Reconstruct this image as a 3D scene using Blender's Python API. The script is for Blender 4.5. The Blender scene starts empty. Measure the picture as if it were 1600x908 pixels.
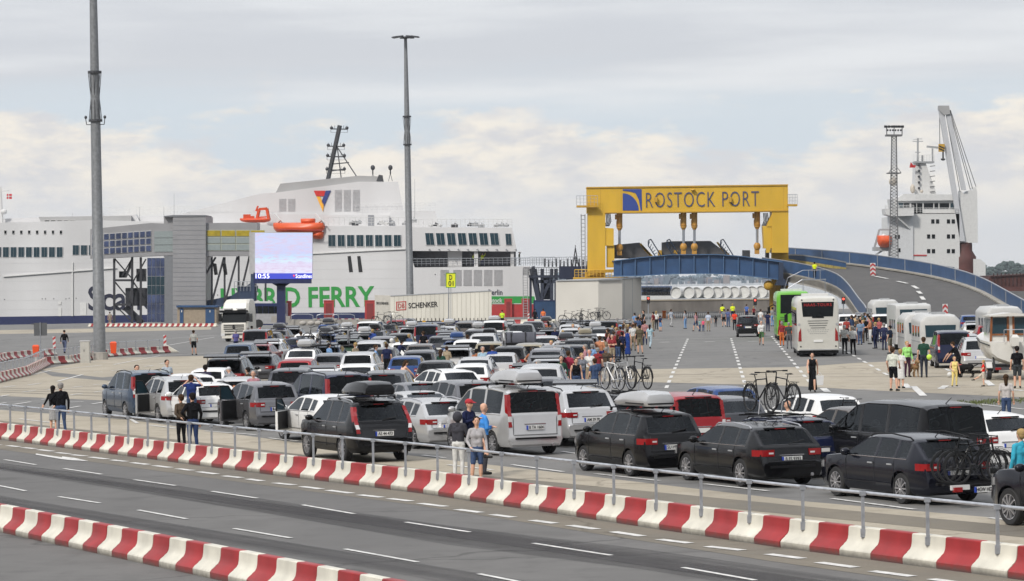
import bpy, bmesh, math, random
import numpy as np
from mathutils import Vector, Matrix
R = math.radians
rnd = random.Random(7)
SC = bpy.context.scene
COL = SC.collection
# ---------------------------------------------------------------- camera
F = 4600.0; CX, CY = 800.0, 454.0; CAMH = 5.0; ROLL = R(1.0)
pitch = -math.atan(18 / F)
fw = Vector((0, math.cos(pitch), math.sin(pitch)))
u0 = Vector((0, -math.sin(pitch), math.cos(pitch))); r0 = Vector((1, 0, 0))
UPV = u0 * math.cos(ROLL) + r0 * math.sin(ROLL)
RTV = r0 * math.cos(ROLL) - u0 * math.sin(ROLL)
CAM = Vector((0, 0, CAMH))
cd = bpy.data.cameras.new('camera'); cam = bpy.data.objects.new('camera', cd); COL.objects.link(cam)
cd.sensor_width = 36; cd.lens = F / 1600 * 36; cd.clip_start = 1; cd.clip_end = 20000
cam.matrix_world = Matrix(((RTV.x, UPV.x, -fw.x, 0), (RTV.y, UPV.y, -fw.y, 0), (RTV.z, UPV.z, -fw.z, CAMH), (0, 0, 0, 1)))
SC.camera = cam
# ---------------------------------------------------------------- world
SUN_EL, SUN_AZ = R(42), R(-146)      # azimuth from +Y, clockwise
W = bpy.data.worlds.new('World'); SC.world = W; W.use_nodes = True
nt = W.node_tree; nt.nodes.clear()
def N(t, **k):
    n = nt.nodes.new(t)
    for a, b in k.items(): setattr(n, a, b)
    return n
def L(a, b): nt.links.new(a, b)
sky = N('ShaderNodeTexSky', sky_type='NISHITA', sun_disc=False, sun_elevation=SUN_EL, sun_rotation=SUN_AZ, air_density=1.0, dust_density=2.0)
tc = N('ShaderNodeTexCoord'); sep = N('ShaderNodeSeparateXYZ'); L(tc.outputs['Generated'], sep.inputs[0])
def M(op, a, b=None, c=None):
    n = N('ShaderNodeMath', operation=op)
    for i, v in enumerate((a, b, c)):
        if v is None: continue
        if hasattr(v, 'links'): L(v, n.inputs[i])
        else: n.inputs[i].default_value = v
    return n.outputs[0]
def noise(vec, scale, detail=6, rough=.55):
    n = N('ShaderNodeTexNoise'); n.inputs['Scale'].default_value = scale; n.inputs['Detail'].default_value = detail; n.inputs['Roughness'].default_value = rough
    L(vec, n.inputs['Vector']); return n.outputs['Fac']
def mixc(f, a, b):
    n = N('ShaderNodeMix', data_type='RGBA')
    if hasattr(f, 'links'): L(f, n.inputs[0])
    else: n.inputs[0].default_value = f
    for s, v in ((6, a), (7, b)):
        if hasattr(v, 'links'): L(v, n.inputs[s])
        else: n.inputs[s].default_value = (*v, 1)
    return n.outputs[2]
def ss(x, a, b):
    n = N('ShaderNodeMapRange', interpolation_type='SMOOTHSTEP'); L(x, n.inputs[0]); n.inputs[1].default_value = a; n.inputs[2].default_value = b
    return n.outputs[0]
az = M('ARCTAN2', sep.outputs[0], sep.outputs[1]); el = M('ARCSINE', sep.outputs[2])
cmb = N('ShaderNodeCombineXYZ'); L(az, cmb.inputs[0]); L(M('MULTIPLY', el, 2.6), cmb.inputs[1])
cmb2 = N('ShaderNodeCombineXYZ'); L(az, cmb2.inputs[0]); L(M('MULTIPLY', el, 9.0), cmb2.inputs[1]); cmb2.inputs[2].default_value = 3.0
n1 = noise(cmb.outputs[0], 13, 9, .58); n2 = noise(cmb2.outputs[0], 5, 7, .5); n3 = noise(cmb.outputs[0], 34, 8, .6)
K = 1.0
def c3(r, g, b): return tuple((((v / 255) + .055) / 1.055) ** 2.4 * 10.0 for v in (r, g, b))
blue = c3(208, 217, 225); cream = c3(244, 237, 226); low = c3(224, 225, 227); gdark = c3(206, 209, 215)
# upper deck of grey stratus
up = ss(M('ADD', el, M('MULTIPLY', M('SUBTRACT', n2, .5), .045)), R(3.2), R(4.1))
strat = mixc(ss(n2, .38, .62), gdark, c3(226, 228, 231))
# cumulus bank
cum = ss(M('SUBTRACT', M('ADD', R(3.12), M('MULTIPLY', M('SUBTRACT', n1, .5), .13)), el), -R(.25), R(.5))
cumc = mixc(ss(n3, .36, .62), c3(214, 214, 217), cream)
fade = ss(el, R(.3), R(2.6))
cumc = mixc(fade, low, cumc)
cumc = mixc(M('MULTIPLY', ss(n2, .5, .75), .55), cumc, c3(212, 217, 224))
base = mixc(cum, blue, cumc)
base = mixc(up, base, strat)
hi = ss(el, R(12), R(50))      # break of real sky overhead
fin = mixc(M('MULTIPLY', hi, .35), base, mixc(.5, sky.outputs[0], base))
fin = mixc(.06, fin, sky.outputs[0])
n5 = noise(tc.outputs['Generated'], 3.2, 6, .55)
zb = N('ShaderNodeVectorMath', operation='SCALE'); L(fin, zb.inputs[0]); back = M('MULTIPLY', ss(M('MULTIPLY', sep.outputs[1], -1.0), -.35, .15), M('SUBTRACT', 1.0, ss(el, R(6), R(34))))  # back: low sky behind the camera dimmed, added to darken car paint reflections
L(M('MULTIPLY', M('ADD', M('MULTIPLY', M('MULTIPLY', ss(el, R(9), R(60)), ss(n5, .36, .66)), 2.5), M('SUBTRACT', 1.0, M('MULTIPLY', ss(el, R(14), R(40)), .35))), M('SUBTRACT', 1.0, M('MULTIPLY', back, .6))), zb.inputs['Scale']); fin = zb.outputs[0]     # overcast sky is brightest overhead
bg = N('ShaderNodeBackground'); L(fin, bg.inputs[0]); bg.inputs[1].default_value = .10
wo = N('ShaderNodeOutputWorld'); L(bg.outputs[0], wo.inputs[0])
sd = bpy.data.lights.new('sun', 'SUN'); so = bpy.data.objects.new('sun', sd); COL.objects.link(so)
sd.energy = 2.5; sd.angle = R(7); sd.color = (1, .95, .88)
sdir = Vector((math.sin(SUN_AZ) * math.cos(SUN_EL), math.cos(SUN_AZ) * math.cos(SUN_EL), math.sin(SUN_EL)))
so.rotation_euler = sdir.to_track_quat('Z', 'Y').to_euler()
vs = SC.view_settings; vs.view_transform = 'Standard'; vs.look = 'None'; vs.exposure = 0.12; vs.gamma = 1; vs.use_curve_mapping = False
SC.render.engine = 'CYCLES'; SC.cycles.max_bounces = 5; SC.cycles.use_denoising = True
# ---------------------------------------------------------------- helpers
def ray(px, py): return (fw * F + RTV * (px - CX) + UPV * (CY - py))
def G(px, py, z=0.0):
    d = ray(px, py); t = (z - CAMH) / d.z; return CAM + d * t
def Wp(px, py, dep):
    d = ray(px, py); return CAM + d * (dep / F)
def yhor(px): return 436 - math.tan(ROLL) * (px - 800)
class Plane:                      # vertical plane; n points away from camera
    def __init__(s, p, n): s.p = Vector(p); s.n = Vector((n[0], n[1], 0)).normalized()
    def __call__(s, px, py, off=0.0):
        d = ray(px, py); t = ((s.p + s.n * off) - CAM).dot(s.n) / d.dot(s.n); return CAM + d * t
def fplane(px, dep): return Plane(Wp(px, 454, dep), (0, 1))
_m = {}
def mat(name, col=None, rough=.6, metal=0., var=.12, scale=3., coat=0., emis=None, bump=0., spec=.5, streak=0., grime=0.):
    if name in _m: return _m[name]
    m = bpy.data.materials.new(name); _m[name] = m; m.use_nodes = True
    t = m.node_tree; b = t.nodes['Principled BSDF']
    b.inputs['Roughness'].default_value = rough; b.inputs['Metallic'].default_value = metal
    b.inputs['Coat Weight'].default_value = coat; b.inputs['Coat Roughness'].default_value = .06
    b.inputs['Specular IOR Level'].default_value = spec
    if emis: b.inputs['Emission Color'].default_value = (*col, 1); b.inputs['Emission Strength'].default_value = emis
    if var > 0:
        tc = t.nodes.new('ShaderNodeTexCoord'); n = t.nodes.new('ShaderNodeTexNoise'); n.inputs['Scale'].default_value = scale; n.inputs['Detail'].default_value = 7
        mp = t.nodes.new('ShaderNodeMapping')
        t.links.new(tc.outputs['Object'], mp.inputs[0]); t.links.new(mp.outputs[0], n.inputs['Vector'])
        if streak: mp.inputs['Scale'].default_value = (1, 1, streak)
        r = t.nodes.new('ShaderNodeMapRange'); r.inputs[1].default_value = .3; r.inputs[2].default_value = .7
        r.inputs[3].default_value = 1 - var; r.inputs[4].default_value = 1 + var * .5
        t.links.new(n.outputs['Fac'], r.inputs[0])
        x = t.nodes.new('ShaderNodeVectorMath'); x.operation = 'SCALE'; x.inputs[0].default_value = col; t.links.new(r.outputs[0], x.inputs['Scale'])
        t.links.new(x.outputs[0], b.inputs['Base Color'])
        if grime:      # road dirt splashed up from the base, ragged edge
            sp = t.nodes.new('ShaderNodeSeparateXYZ'); t.links.new(tc.outputs['Object'], sp.inputs[0]); ng = t.nodes.new('ShaderNodeTexNoise'); ng.inputs['Scale'].default_value = 9; ng.inputs['Detail'].default_value = 6
            ge = t.nodes.new('ShaderNodeNewGeometry'); t.links.new(ge.outputs['Position'], ng.inputs['Vector']); t.links.new(ge.outputs['Position'], n.inputs['Vector'])
            a = t.nodes.new('ShaderNodeMath'); a.operation = 'MULTIPLY_ADD'; t.links.new(ng.outputs['Fac'], a.inputs[0]); a.inputs[1].default_value = grime; t.links.new(sp.outputs[2], a.inputs[2])
            rr = t.nodes.new('ShaderNodeMapRange'); rr.inputs[1].default_value = grime * .5 + .02; rr.inputs[2].default_value = grime * .5 + .14; rr.inputs[3].default_value = .75; rr.inputs[4].default_value = 0; t.links.new(a.outputs[0], rr.inputs[0])
            mg = t.nodes.new('ShaderNodeMix'); mg.data_type = 'RGBA'; t.links.new(rr.outputs[0], mg.inputs[0]); t.links.new(x.outputs[0], mg.inputs[6]); mg.inputs[7].default_value = (.10, .09, .08, 1); t.links.new(mg.outputs[2], b.inputs['Base Color'])
        if bump:
            bp = t.nodes.new('ShaderNodeBump'); bp.inputs['Strength'].default_value = bump; bp.inputs['Distance'].default_value = .02
            n2 = t.nodes.new('ShaderNodeTexNoise'); n2.inputs['Scale'].default_value = scale * 12; t.links.new(tc.outputs['Object'], n2.inputs['Vector'])
            t.links.new(n2.outputs['Fac'], bp.inputs['Height']); t.links.new(bp.outputs[0], b.inputs['Normal'])
    else: b.inputs['Base Color'].default_value = (*col, 1)
    return m
class MB:
    def __init__(s): s.v = []; s.f = []; s.m = []; s.k = 0
    def add(s, vs, fs, k=None):
        o = len(s.v); s.v += [tuple(v) for v in vs]; s.f += [[i + o for i in f] for f in fs]; s.m += [s.k if k is None else k] * len(fs); return s
    def box(s, a, b, k=None):
        (x0, y0, z0), (x1, y1, z1) = a, b
        return s.add([(x0,y0,z0),(x1,y0,z0),(x1,y1,z0),(x0,y1,z0),(x0,y0,z1),(x1,y0,z1),(x1,y1,z1),(x0,y1,z1)],
                     [(0,3,2,1),(4,5,6,7),(0,1,5,4),(1,2,6,5),(2,3,7,6),(3,0,4,7)], k)
    def cb(s, c, z, k=None): return s.box([c[i] - z[i] / 2 for i in range(3)], [c[i] + z[i] / 2 for i in range(3)], k)
    def bar(s, p, q, w, h=None, k=None):
        p, q = Vector(p), Vector(q); h = h or w; d = (q - p)
        if d.length < 1e-6: return s
        d.normalize(); a = d.cross(Vector((0, 0, 1)));
        if a.length < 1e-3: a = Vector((1, 0, 0))
        a.normalize(); b = a.cross(d); vs = []
        for c in (p, q):
            for i, j in ((-1,-1),(1,-1),(1,1),(-1,1)): vs.append(c + a * (i * w / 2) + b * (j * h / 2))
        return s.add(vs, [(3,2,1,0),(4,5,6,7),(0,1,5,4),(1,2,6,5),(2,3,7,6),(3,0,4,7)], k)
    def tube(s, p, q, r, r2=None, n=8, k=None, cap=True):
        p, q = Vector(p), Vector(q); r2 = r if r2 is None else r2; d = (q - p).normalized()
        a = d.cross(Vector((0, 0, 1)));
        if a.length < 1e-3: a = Vector((1, 0, 0))
        a.normalize(); b = d.cross(a); vs = []
        for c, rr in ((p, r), (q, r2)):
            for i in range(n): t = 2 * math.pi * i / n; vs.append(c + a * (rr * math.cos(t)) + b * (rr * math.sin(t)))
        fs = [(i, (i + 1) % n, n + (i + 1) % n, n + i) for i in range(n)]
        if cap: fs += [tuple(range(n))[::-1], tuple(range(n, 2 * n))]
        return s.add(vs, fs, k)
    def path(s, pts, r, n=6, k=None):
        for a, b in zip(pts, pts[1:]): s.tube(a, b, r, n=n, k=k)
        return s
    def lathe(s, prof, c=(0,0,0), ax='z', n=16, k=None):      # prof: (radius, height)
        vs = []; 
        for rr, h in prof:
            for i in range(n):
                t = 2 * math.pi * i / n; x, y = rr * math.cos(t), rr * math.sin(t)
                p = {'z': (x, y, h), 'y': (x, h, y), 'x': (h, x, y)}[ax]
                vs.append((p[0] + c[0], p[1] + c[1], p[2] + c[2]))
        fs = []
        for j in range(len(prof) - 1):
            for i in range(n): fs.append((j*n+i, j*n+(i+1)%n, (j+1)*n+(i+1)%n, (j+1)*n+i))
        return s.add(vs, fs, k)
    def ell(s, c, r, n=10, k=None):
        prof = [(max(1e-4, math.sin(math.pi * i / n)), -math.cos(math.pi * i / n)) for i in range(n + 1)]
        o = len(s.v); s.lathe(prof, n=n + 2, k=k)
        for i in range(o, len(s.v)):
            x, y, z = s.v[i]; s.v[i] = (c[0] + x * r[0], c[1] + y * r[1], c[2] + z * r[2])
        return s
    def prism(s, pts, vec, k=None):                            # planar polygon extruded by vec
        n = len(pts); vec = Vector(vec); a = [Vector(p) for p in pts]; b = [p + vec for p in a]
        return s.add(a + b, [tuple(range(n))] + [tuple(range(n, 2 * n))[::-1]] + [(i, i + n, (i + 1) % n + n, (i + 1) % n) for i in range(n)], k)
    def slab(s, pl, pts, off=0., dep=.3, k=None): return s.prism([pl(x, y, off) for x, y in pts], getattr(pl, 'ext', pl.n) * dep, k)
    def rect(s, pl, x0, y0, x1, y1, off=0., dep=.3, k=None): return s.slab(pl, [(x0, y0), (x1, y0), (x1, y1), (x0, y1)], off, dep, k)
    def loft(s, secs, k=None, caps=True, closed=False):
        n = len(secs[0]); o = [v for c in secs for v in c]; fs = []
        for j in range(len(secs) - 1):
            for i in range(n if closed else n - 1): fs.append((j*n+i, j*n+(i+1)%n, (j+1)*n+(i+1)%n, (j+1)*n+i))
        if caps: fs += [tuple(range(n))[::-1], tuple(range((len(secs)-1)*n, len(secs)*n))]
        return s.add(o, fs, k)
    def mesh(s, name, mats, smooth=None, fix=True):
        me = bpy.data.meshes.new(name); me.from_pydata(s.v, [], s.f)
        for m in (mats if isinstance(mats, (list, tuple)) else [mats]): me.materials.append(m)
        me.polygons.foreach_set('material_index', s.m)
        if fix:
            b = bmesh.new(); b.from_mesh(me); bmesh.ops.recalc_face_normals(b, faces=b.faces); b.to_mesh(me); b.free()
        if smooth: sm(me, smooth)
        return me
    def obj(s, name, mats, parent=None, smooth=None, world=False, fix=True):
        if world and parent is not None:
            p = parent_world(parent); s.v = [(v[0]-p.x, v[1]-p.y, v[2]-p.z) for v in s.v]
        o = bpy.data.objects.new(name, s.mesh(name, mats, smooth, fix)); COL.objects.link(o); o.parent = parent
        return o
def sm(me, ang=35):
    me.polygons.foreach_set('use_smooth', [True] * len(me.polygons))
    b = bmesh.new(); b.from_mesh(me); th = R(ang)
    for e in b.edges: e.smooth = not (len(e.link_faces) == 2 and e.calc_face_angle(0) > th)
    b.to_mesh(me); b.free()
def parent_world(o):
    p = Vector((0, 0, 0))
    while o: p += o.location; o = o.parent
    return p
def tag(o, label=None, cat=None, group=None, kind=None):
    if label: o['label'] = label
    if cat: o['category'] = cat
    if group: o['group'] = group
    if kind: o['kind'] = kind
    return o
def thing(name, label, cat, loc=(0, 0, 0), rz=0, group=None):
    o = bpy.data.objects.new(name, None); COL.objects.link(o); o.location = loc; o.rotation_euler.z = rz
    o.empty_display_size = .2
    return tag(o, label, cat, group)
KIDS = {}
def kids(o): return KIDS.get(o.name) or []
def copytree(o, parent=None):
    c = o.copy(); COL.objects.link(c); c.parent = parent
    for ch in [x for x in o.children]: copytree(ch, c)
    return c
def textmesh(body, size, mat_, thick=.01, bold=0., align='CENTER', space=1., xs=1.):
    cu = bpy.data.curves.new('t', 'FONT'); cu.body = body; cu.size = size; cu.extrude = thick; cu.offset = bold; cu.align_x = align; cu.align_y = 'CENTER'; cu.space_character = space
    cu.resolution_u = 3
    ob = bpy.data.objects.new('t', cu); COL.objects.link(ob); dg = bpy.context.evaluated_depsgraph_get()
    me = bpy.data.meshes.new_from_object(ob.evaluated_get(dg)); bpy.data.objects.remove(ob); bpy.data.curves.remove(cu)
    me.materials.clear(); me.materials.append(mat_)
    if xs != 1: me.transform(Matrix.Diagonal((xs, 1, 1, 1)))
    return me
def text_on(name, body, p0, p1, h, mat_, n, parent, thick=.02, bold=0., space=1.):
    """text fitted between world points p0 (bottom-left) and p1 (bottom-right), height h, facing -n"""
    p0, p1 = Vector(p0), Vector(p1); me = textmesh(body, 1, mat_, thick, bold, 'LEFT', space)
    xs = [v.co.x for v in me.vertices]; ys = [v.co.y for v in me.vertices]
    sx = (p1 - p0).length / (max(xs) - min(xs)); sy = h / (max(ys) - min(ys))
    me.transform(Matrix.Translation((-min(xs), -min(ys), 0))); me.transform(Matrix.Diagonal((sx, sy, 1, 1)))
    X = (p1 - p0).normalized(); Z = -Vector(n).normalized(); Y = Z.cross(X)
    me.transform(Matrix(((X.x, Y.x, Z.x, 0), (X.y, Y.y, Z.y, 0), (X.z, Y.z, Z.z, 0), (0, 0, 0, 1))))
    o = bpy.data.objects.new(name, me); COL.objects.link(o); o.parent = parent
    o.location = p0 - (parent_world(parent) if parent else Vector()); return o
def hx(r, g, b): return tuple((((v / 255) + .055) / 1.055) ** 2.4 for v in (r, g, b))
def carglass():
    m = bpy.data.materials.new('tinted_car_glass'); m.use_nodes = True; t = m.node_tree; t.nodes.remove(t.nodes['Principled BSDF']); o = t.nodes['Material Output']
    tr = t.nodes.new('ShaderNodeBsdfTransparent'); tr.inputs[0].default_value = (.42, .46, .46, 1); gl = t.nodes.new('ShaderNodeBsdfGlossy'); gl.inputs['Roughness'].default_value = .02; gl.inputs[0].default_value = (.8, .85, .9, 1)
    fr = t.nodes.new('ShaderNodeFresnel'); fr.inputs[0].default_value = 1.45; mx = t.nodes.new('ShaderNodeMixShader'); t.links.new(fr.outputs[0], mx.inputs[0]); t.links.new(tr.outputs[0], mx.inputs[1]); t.links.new(gl.outputs[0], mx.inputs[2]); t.links.new(mx.outputs[0], o.inputs[0]); return m
CARGLASS = carglass()
# common materials
WHITE = mat('white_paint', (.60, .60, .59), .45, var=.08); GREY = mat('grey_paint', (.33, .34, .35), .5)
BLACK = mat('black_plastic', (.010, .010, .011), .5, spec=.2); DARK = mat('dark_steel', (.05, .052, .058), .5)
GALV = mat('galvanised_steel', (.36, .38, .41), .42, .55, var=.2, scale=9)
RED = mat('red_paint', (.42, .045, .045), .45); YEL = mat('yellow_paint', (.62, .38, .03), .5, var=.12, scale=.6, streak=.3)
BLUE = mat('blue_paint', (.032, .08, .18), .45, var=.2, scale=.8); NAVY = mat('navy_paint', (.018, .025, .085), .45)
ORANGE = mat('orange_paint', (.72, .13, .025), .5); LINE = mat('road_line_paint', (.62, .61, .58), .7, var=.35, scale=5)
GLASS = mat('dark_glass', (.006, .008, .009), .03, var=0, spec=.3)
GLASSB = mat('bluish_glass', (.02, .045, .06), .08, var=0, spec=.5)
CONC = mat('concrete', (.36, .34, .31), .85, var=.25, scale=.7, bump=.2)
RUBBER = mat('tyre_rubber', (.02, .02, .021), .8); RIMM = mat('alloy', (.5, .5, .52), .3, .8, var=0)
REDL = mat('red_lens', (.26, .008, .01), .12, var=0, coat=.6); CLEARL = mat('clear_lens', (.6, .6, .6), .1, var=0, coat=.6)
PLATE = mat('plate_white', (.7, .7, .68), .4, var=0); PBLUE = mat('plate_blue', (.02, .06, .4), .4, var=0); INK = mat('ink_black', (.012, .012, .014), .6, var=0)
GREEN = mat('green_paint', hx(40, 140, 62), .5, var=.08)
# ---------------------------------------------------------------- ground, water
def ground_mat(name, c1, c2, c3_, sc=.25, cracks=True, fine=18):
    m = bpy.data.materials.new(name); m.use_nodes = True; t = m.node_tree; b = t.nodes['Principled BSDF']; b.inputs['Roughness'].default_value = .86
    b.inputs['Specular IOR Level'].default_value = .3
    g = t.nodes.new('ShaderNodeNewGeometry')
    def nz(s, d=6, r=.6, stretch=None):
        n = t.nodes.new('ShaderNodeTexNoise'); n.inputs['Scale'].default_value = s; n.inputs['Detail'].default_value = d; n.inputs['Roughness'].default_value = r
        if stretch:
            mp = t.nodes.new('ShaderNodeMapping'); mp.inputs['Scale'].default_value = stretch; mp.inputs['Rotation'].default_value = (0, 0, R(28))
            t.links.new(g.outputs['Position'], mp.inputs[0]); t.links.new(mp.outputs[0], n.inputs['Vector'])
        else: t.links.new(g.outputs['Position'], n.inputs['Vector'])
        return n.outputs['Fac']
    def mx(f, a, b_, lo=None, hi=None):
        if lo is not None:
            r = t.nodes.new('ShaderNodeMapRange'); r.inputs[1].default_value = lo; r.inputs[2].default_value = hi; t.links.new(f, r.inputs[0]); f = r.outputs[0]
        n = t.nodes.new('ShaderNodeMix'); n.data_type = 'RGBA'; t.links.new(f, n.inputs[0])
        for s, v in ((6, a), (7, b_)):
            if hasattr(v, 'links'): t.links.new(v, n.inputs[s])
            else: n.inputs[s].default_value = (*v, 1)
        return n.outputs[2]
    c = mx(nz(sc), c1, c2, .35, .65)
    c = mx(nz(sc * .6, 4, .5, (1, .12, 1)), c, c3_, .5, .78)
    dk = tuple(v * .6 for v in c1)
    c = mx(nz(1.3, 5, .65), c, dk, .52, .95)
    c = mx(nz(.8, 4, .6), c, tuple(v * .86 for v in c1), .5, .75)
    c = mx(nz(fine, 3, .7), c, dk, .56, .85)
    lt = tuple(min(1, v * 1.45) for v in c1)
    c = mx(nz(fine * 1.7, 2, .6), c, lt, .62, .9)
    if cracks:
        v = t.nodes.new('ShaderNodeTexVoronoi'); v.feature = 'DISTANCE_TO_EDGE'; v.inputs['Scale'].default_value = .09
        n = t.nodes.new('ShaderNodeTexNoise'); n.inputs['Scale'].default_value = .5; n.inputs['Detail'].default_value = 5; t.links.new(g.outputs['Position'], n.inputs['Vector'])
        a = t.nodes.new('ShaderNodeVectorMath'); a.operation = 'MULTIPLY_ADD'; t.links.new(n.outputs['Color'], a.inputs[0]); a.inputs[1].default_value = (3, 3, 0); t.links.new(g.outputs['Position'], a.inputs[2])
        t.links.new(a.outputs[0], v.inputs['Vector'])
        c = mx(v.outputs['Distance'], dk, c, .0, .010)
        v2 = t.nodes.new('ShaderNodeTexVoronoi'); v2.inputs['Scale'].default_value = .16; t.links.new(a.outputs[0], v2.inputs['Vector']); c = mx(v2.outputs['Distance'], tuple(q * .72 for q in c1), c, .04, .16)
    t.links.new(c, b.inputs['Base Color'])
    bp = t.nodes.new('ShaderNodeBump'); bp.inputs['Strength'].default_value = .25; bp.inputs['Distance'].default_value = .01; t.links.new(nz(fine * 3, 2), bp.inputs['Height']); t.links.new(bp.outputs[0], b.inputs['Normal'])
    return m
ASPH = ground_mat('asphalt_apron', (.155, .152, .146), (.185, .18, .17), (.125, .123, .12))
ROADM = ground_mat('asphalt_road', (.128, .124, .118), (.152, .147, .14), (.108, .105, .102), fine=26)
TRACK = ground_mat('tyre_worn_asphalt', (.062, .058, .06), (.075, .071, .073), (.052, .05, .052), cracks=False)
def streaky(m):      # rubber laid down in long uneven streaks along the road
    t = m.node_tree; b = t.nodes['Principled BSDF']; o = t.nodes['Material Output']; g = t.nodes.new('ShaderNodeNewGeometry'); mp = t.nodes.new('ShaderNodeMapping'); mp.vector_type = 'TEXTURE'; mp.inputs['Rotation'].default_value = (0, 0, R(119.8)); mp.inputs['Scale'].default_value = (45, .45, 1)
    n = t.nodes.new('ShaderNodeTexNoise'); n.inputs['Scale'].default_value = 1; n.inputs['Detail'].default_value = 5; t.links.new(g.outputs['Position'], mp.inputs[0]); t.links.new(mp.outputs[0], n.inputs['Vector'])
    r = t.nodes.new('ShaderNodeMapRange'); r.inputs[1].default_value = .30; r.inputs[2].default_value = .70; r.inputs[3].default_value = .12; r.inputs[4].default_value = .55; t.links.new(n.outputs['Fac'], r.inputs[0])
    tr = t.nodes.new('ShaderNodeBsdfTransparent'); mx = t.nodes.new('ShaderNodeMixShader'); t.links.new(r.outputs[0], mx.inputs[0]); t.links.new(tr.outputs[0], mx.inputs[1]); t.links.new(b.outputs[0], mx.inputs[2]); t.links.new(mx.outputs[0], o.inputs[0]); return m
streaky(TRACK)
BEIGE = ground_mat('beige_concrete', (.34, .30, .23), (.39, .345, .275), (.25, .22, .175), fine=10)
SHOULD = ground_mat('dusty_verge', (.20, .175, .135), (.155, .14, .115), (.11, .105, .095), fine=22)
def sheet(name, pts, m, z=0., px=True):
    P = [G(*p) if px else Vector(p) for p in pts]
    mb = MB(); mb.add([(p.x, p.y, z) for p in P], [tuple(range(len(P)))])
    o = mb.obj(name, m); 
    if o.data.polygons[0].normal.z < 0: o.data.flip_normals()
    return tag(o, kind='structure')
sheet('ground', [(-900, -200, 0), (900, -200, 0), (900, 424, 0), (60, 424, 0), (30, 399, 0), (-900, 399, 0)], ASPH, px=False)
mb = MB(); mb.box((-900, 398.4, -9), (30, 399, -.01)); mb.box((30, 398.4, -9), (60, 424, -.01)); mb.box((60, 423.4, -9), (900, 424, -.01)); tag(mb.obj('quay_edge', CONC), kind='structure')
WAT = mat('harbour_water', (.05, .07, .075), .12, var=.3, scale=.05, bump=.6)
sheet('water', [(-9000, 399.2, 0), (9000, 399.2, 0), (9000, 15000, 0), (-9000, 15000, 0)], WAT, -2.0, px=False)
BAR = [(-60, 679.3), (0, 687), (400, 739), (650, 770), (1200, 853), (1600, 907), (1700, 921)]       # base of the middle barrier row
BAR2 = [(-60, 819), (0, 832), (347, 908), (560, 955), (700, 986)]                                   # bottom-left row
sheet('road', [(-300, 660)] + [(x, y + 3) for x, y in BAR] + [(2400, 1010), (2400, 3000), (-1500, 3000)], ROADM, .004)
sheet('road_verge', [(x, y + 1) for x, y in BAR] + [(x, y + 3 + 20 * (y - 436) / 400) for x, y in BAR[::-1]], SHOULD, .008)
sheet('tyre_track', [(-200, 693), (0, 724), (230, 752), (430, 783), (700, 822), (1000, 858), (1400, 915), (1400, 955), (1000, 890), (700, 852), (430, 805), (230, 772), (0, 735), (-200, 712)], TRACK, .012)
sheet('tyre_streaks', [(-200, 698), (0, 727), (430, 788), (1000, 866), (1400, 925), (1400, 948), (1000, 884), (430, 800), (0, 733), (-200, 705)], TRACK, .016)
sheet('tyre_streaks', [(-200, 740), (0, 775), (430, 845), (800, 905), (1000, 940), (1000, 975), (600, 893), (0, 795), (-200, 757)], TRACK, .016)
# beige concrete strips
sheet('concrete_strip', [(640, 583), (1000, 577), (1240, 574), (1340, 567), (1640, 556), (1640, 623), (1340, 609), (1240, 603), (1000, 597), (640, 592)], BEIGE, .004)
sheet('concrete_field', [(-60, 612), (60, 578), (170, 559), (330, 556), (420, 560), (500, 585), (420, 625), (210, 628), (-60, 616)], BEIGE, .004)
sheet('concrete_lane', [(-60, 636), (200, 656), (450, 690), (900, 742), (1250, 783), (1700, 822)] + [(x, y - 1) for x, y in BAR[::-1]], BEIGE, .004)
sheet('asphalt_patch', [(60, 578), (82, 588), (205, 598), (205, 586), (160, 590), (95, 583)], ASPH, .008)
sheet('asphalt_strip', [(-60, 655), (300, 697), (700, 752), (1250, 806), (1700, 850), (1700, 833), (1250, 791), (700, 738), (300, 690), (-60, 651)], SHOULD, .008)
sheet('quay_concrete', [(-60, 517), (170, 513), (330, 511), (330, 515), (170, 519), (-60, 523)], BEIGE, .004)
# painted markings
def dash(mb, a, b, w):
    p, q = G(*a), G(*b); d = (q - p); d.z = 0; n = Vector((-d.y, d.x, 0)).normalized() * w / 2
    mb.add([(p.x-n.x, p.y-n.y, .018), (q.x-n.x, q.y-n.y, .018), (q.x+n.x, q.y+n.y, .018), (p.x+n.x, p.y+n.y, .018)], [(0, 1, 2, 3)])
mb = MB()
def sc4(l, oy, ox=0): return [((a / 4 + ox, b / 4 + oy), (c / 4 + ox, d / 4 + oy)) for a, b, c, d in l]
E1 = sc4([(-60,540,0,545),(50,548,120,556),(140,560,220,568),(240,573,330,584),(355,592,435,600),(445,605,535,614),(565,620,668,633),(697,638,790,648),(825,655,925,667),(963,673,1065,686),(1110,693,1203,704),(1240,712,1355,727),(1400,738,1508,750),(1545,757,1640,770)], 560)
E1 += sc4([(115,782,238,795),(285,805,408,820),(450,828,597,847),(645,857,790,873),(832,880,968,896)], 560, 400)
E1 += [((656,787.5),(696,792.5)),((714,797),(752,802)),((769,805),(802,809.5)),((831,814),(868,819)),((890,822),(932,828)),((958,832),(1004,839)),((1030,844),(1078,850)),((1105,855),(1160,861)),((1200,867),(1254,874)),((1279,880),(1337,888)),((1362,893.6),(1426,902)),((1455,906),(1520,915))]
for a, b in E1: dash(mb, a, b, .22)
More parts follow.
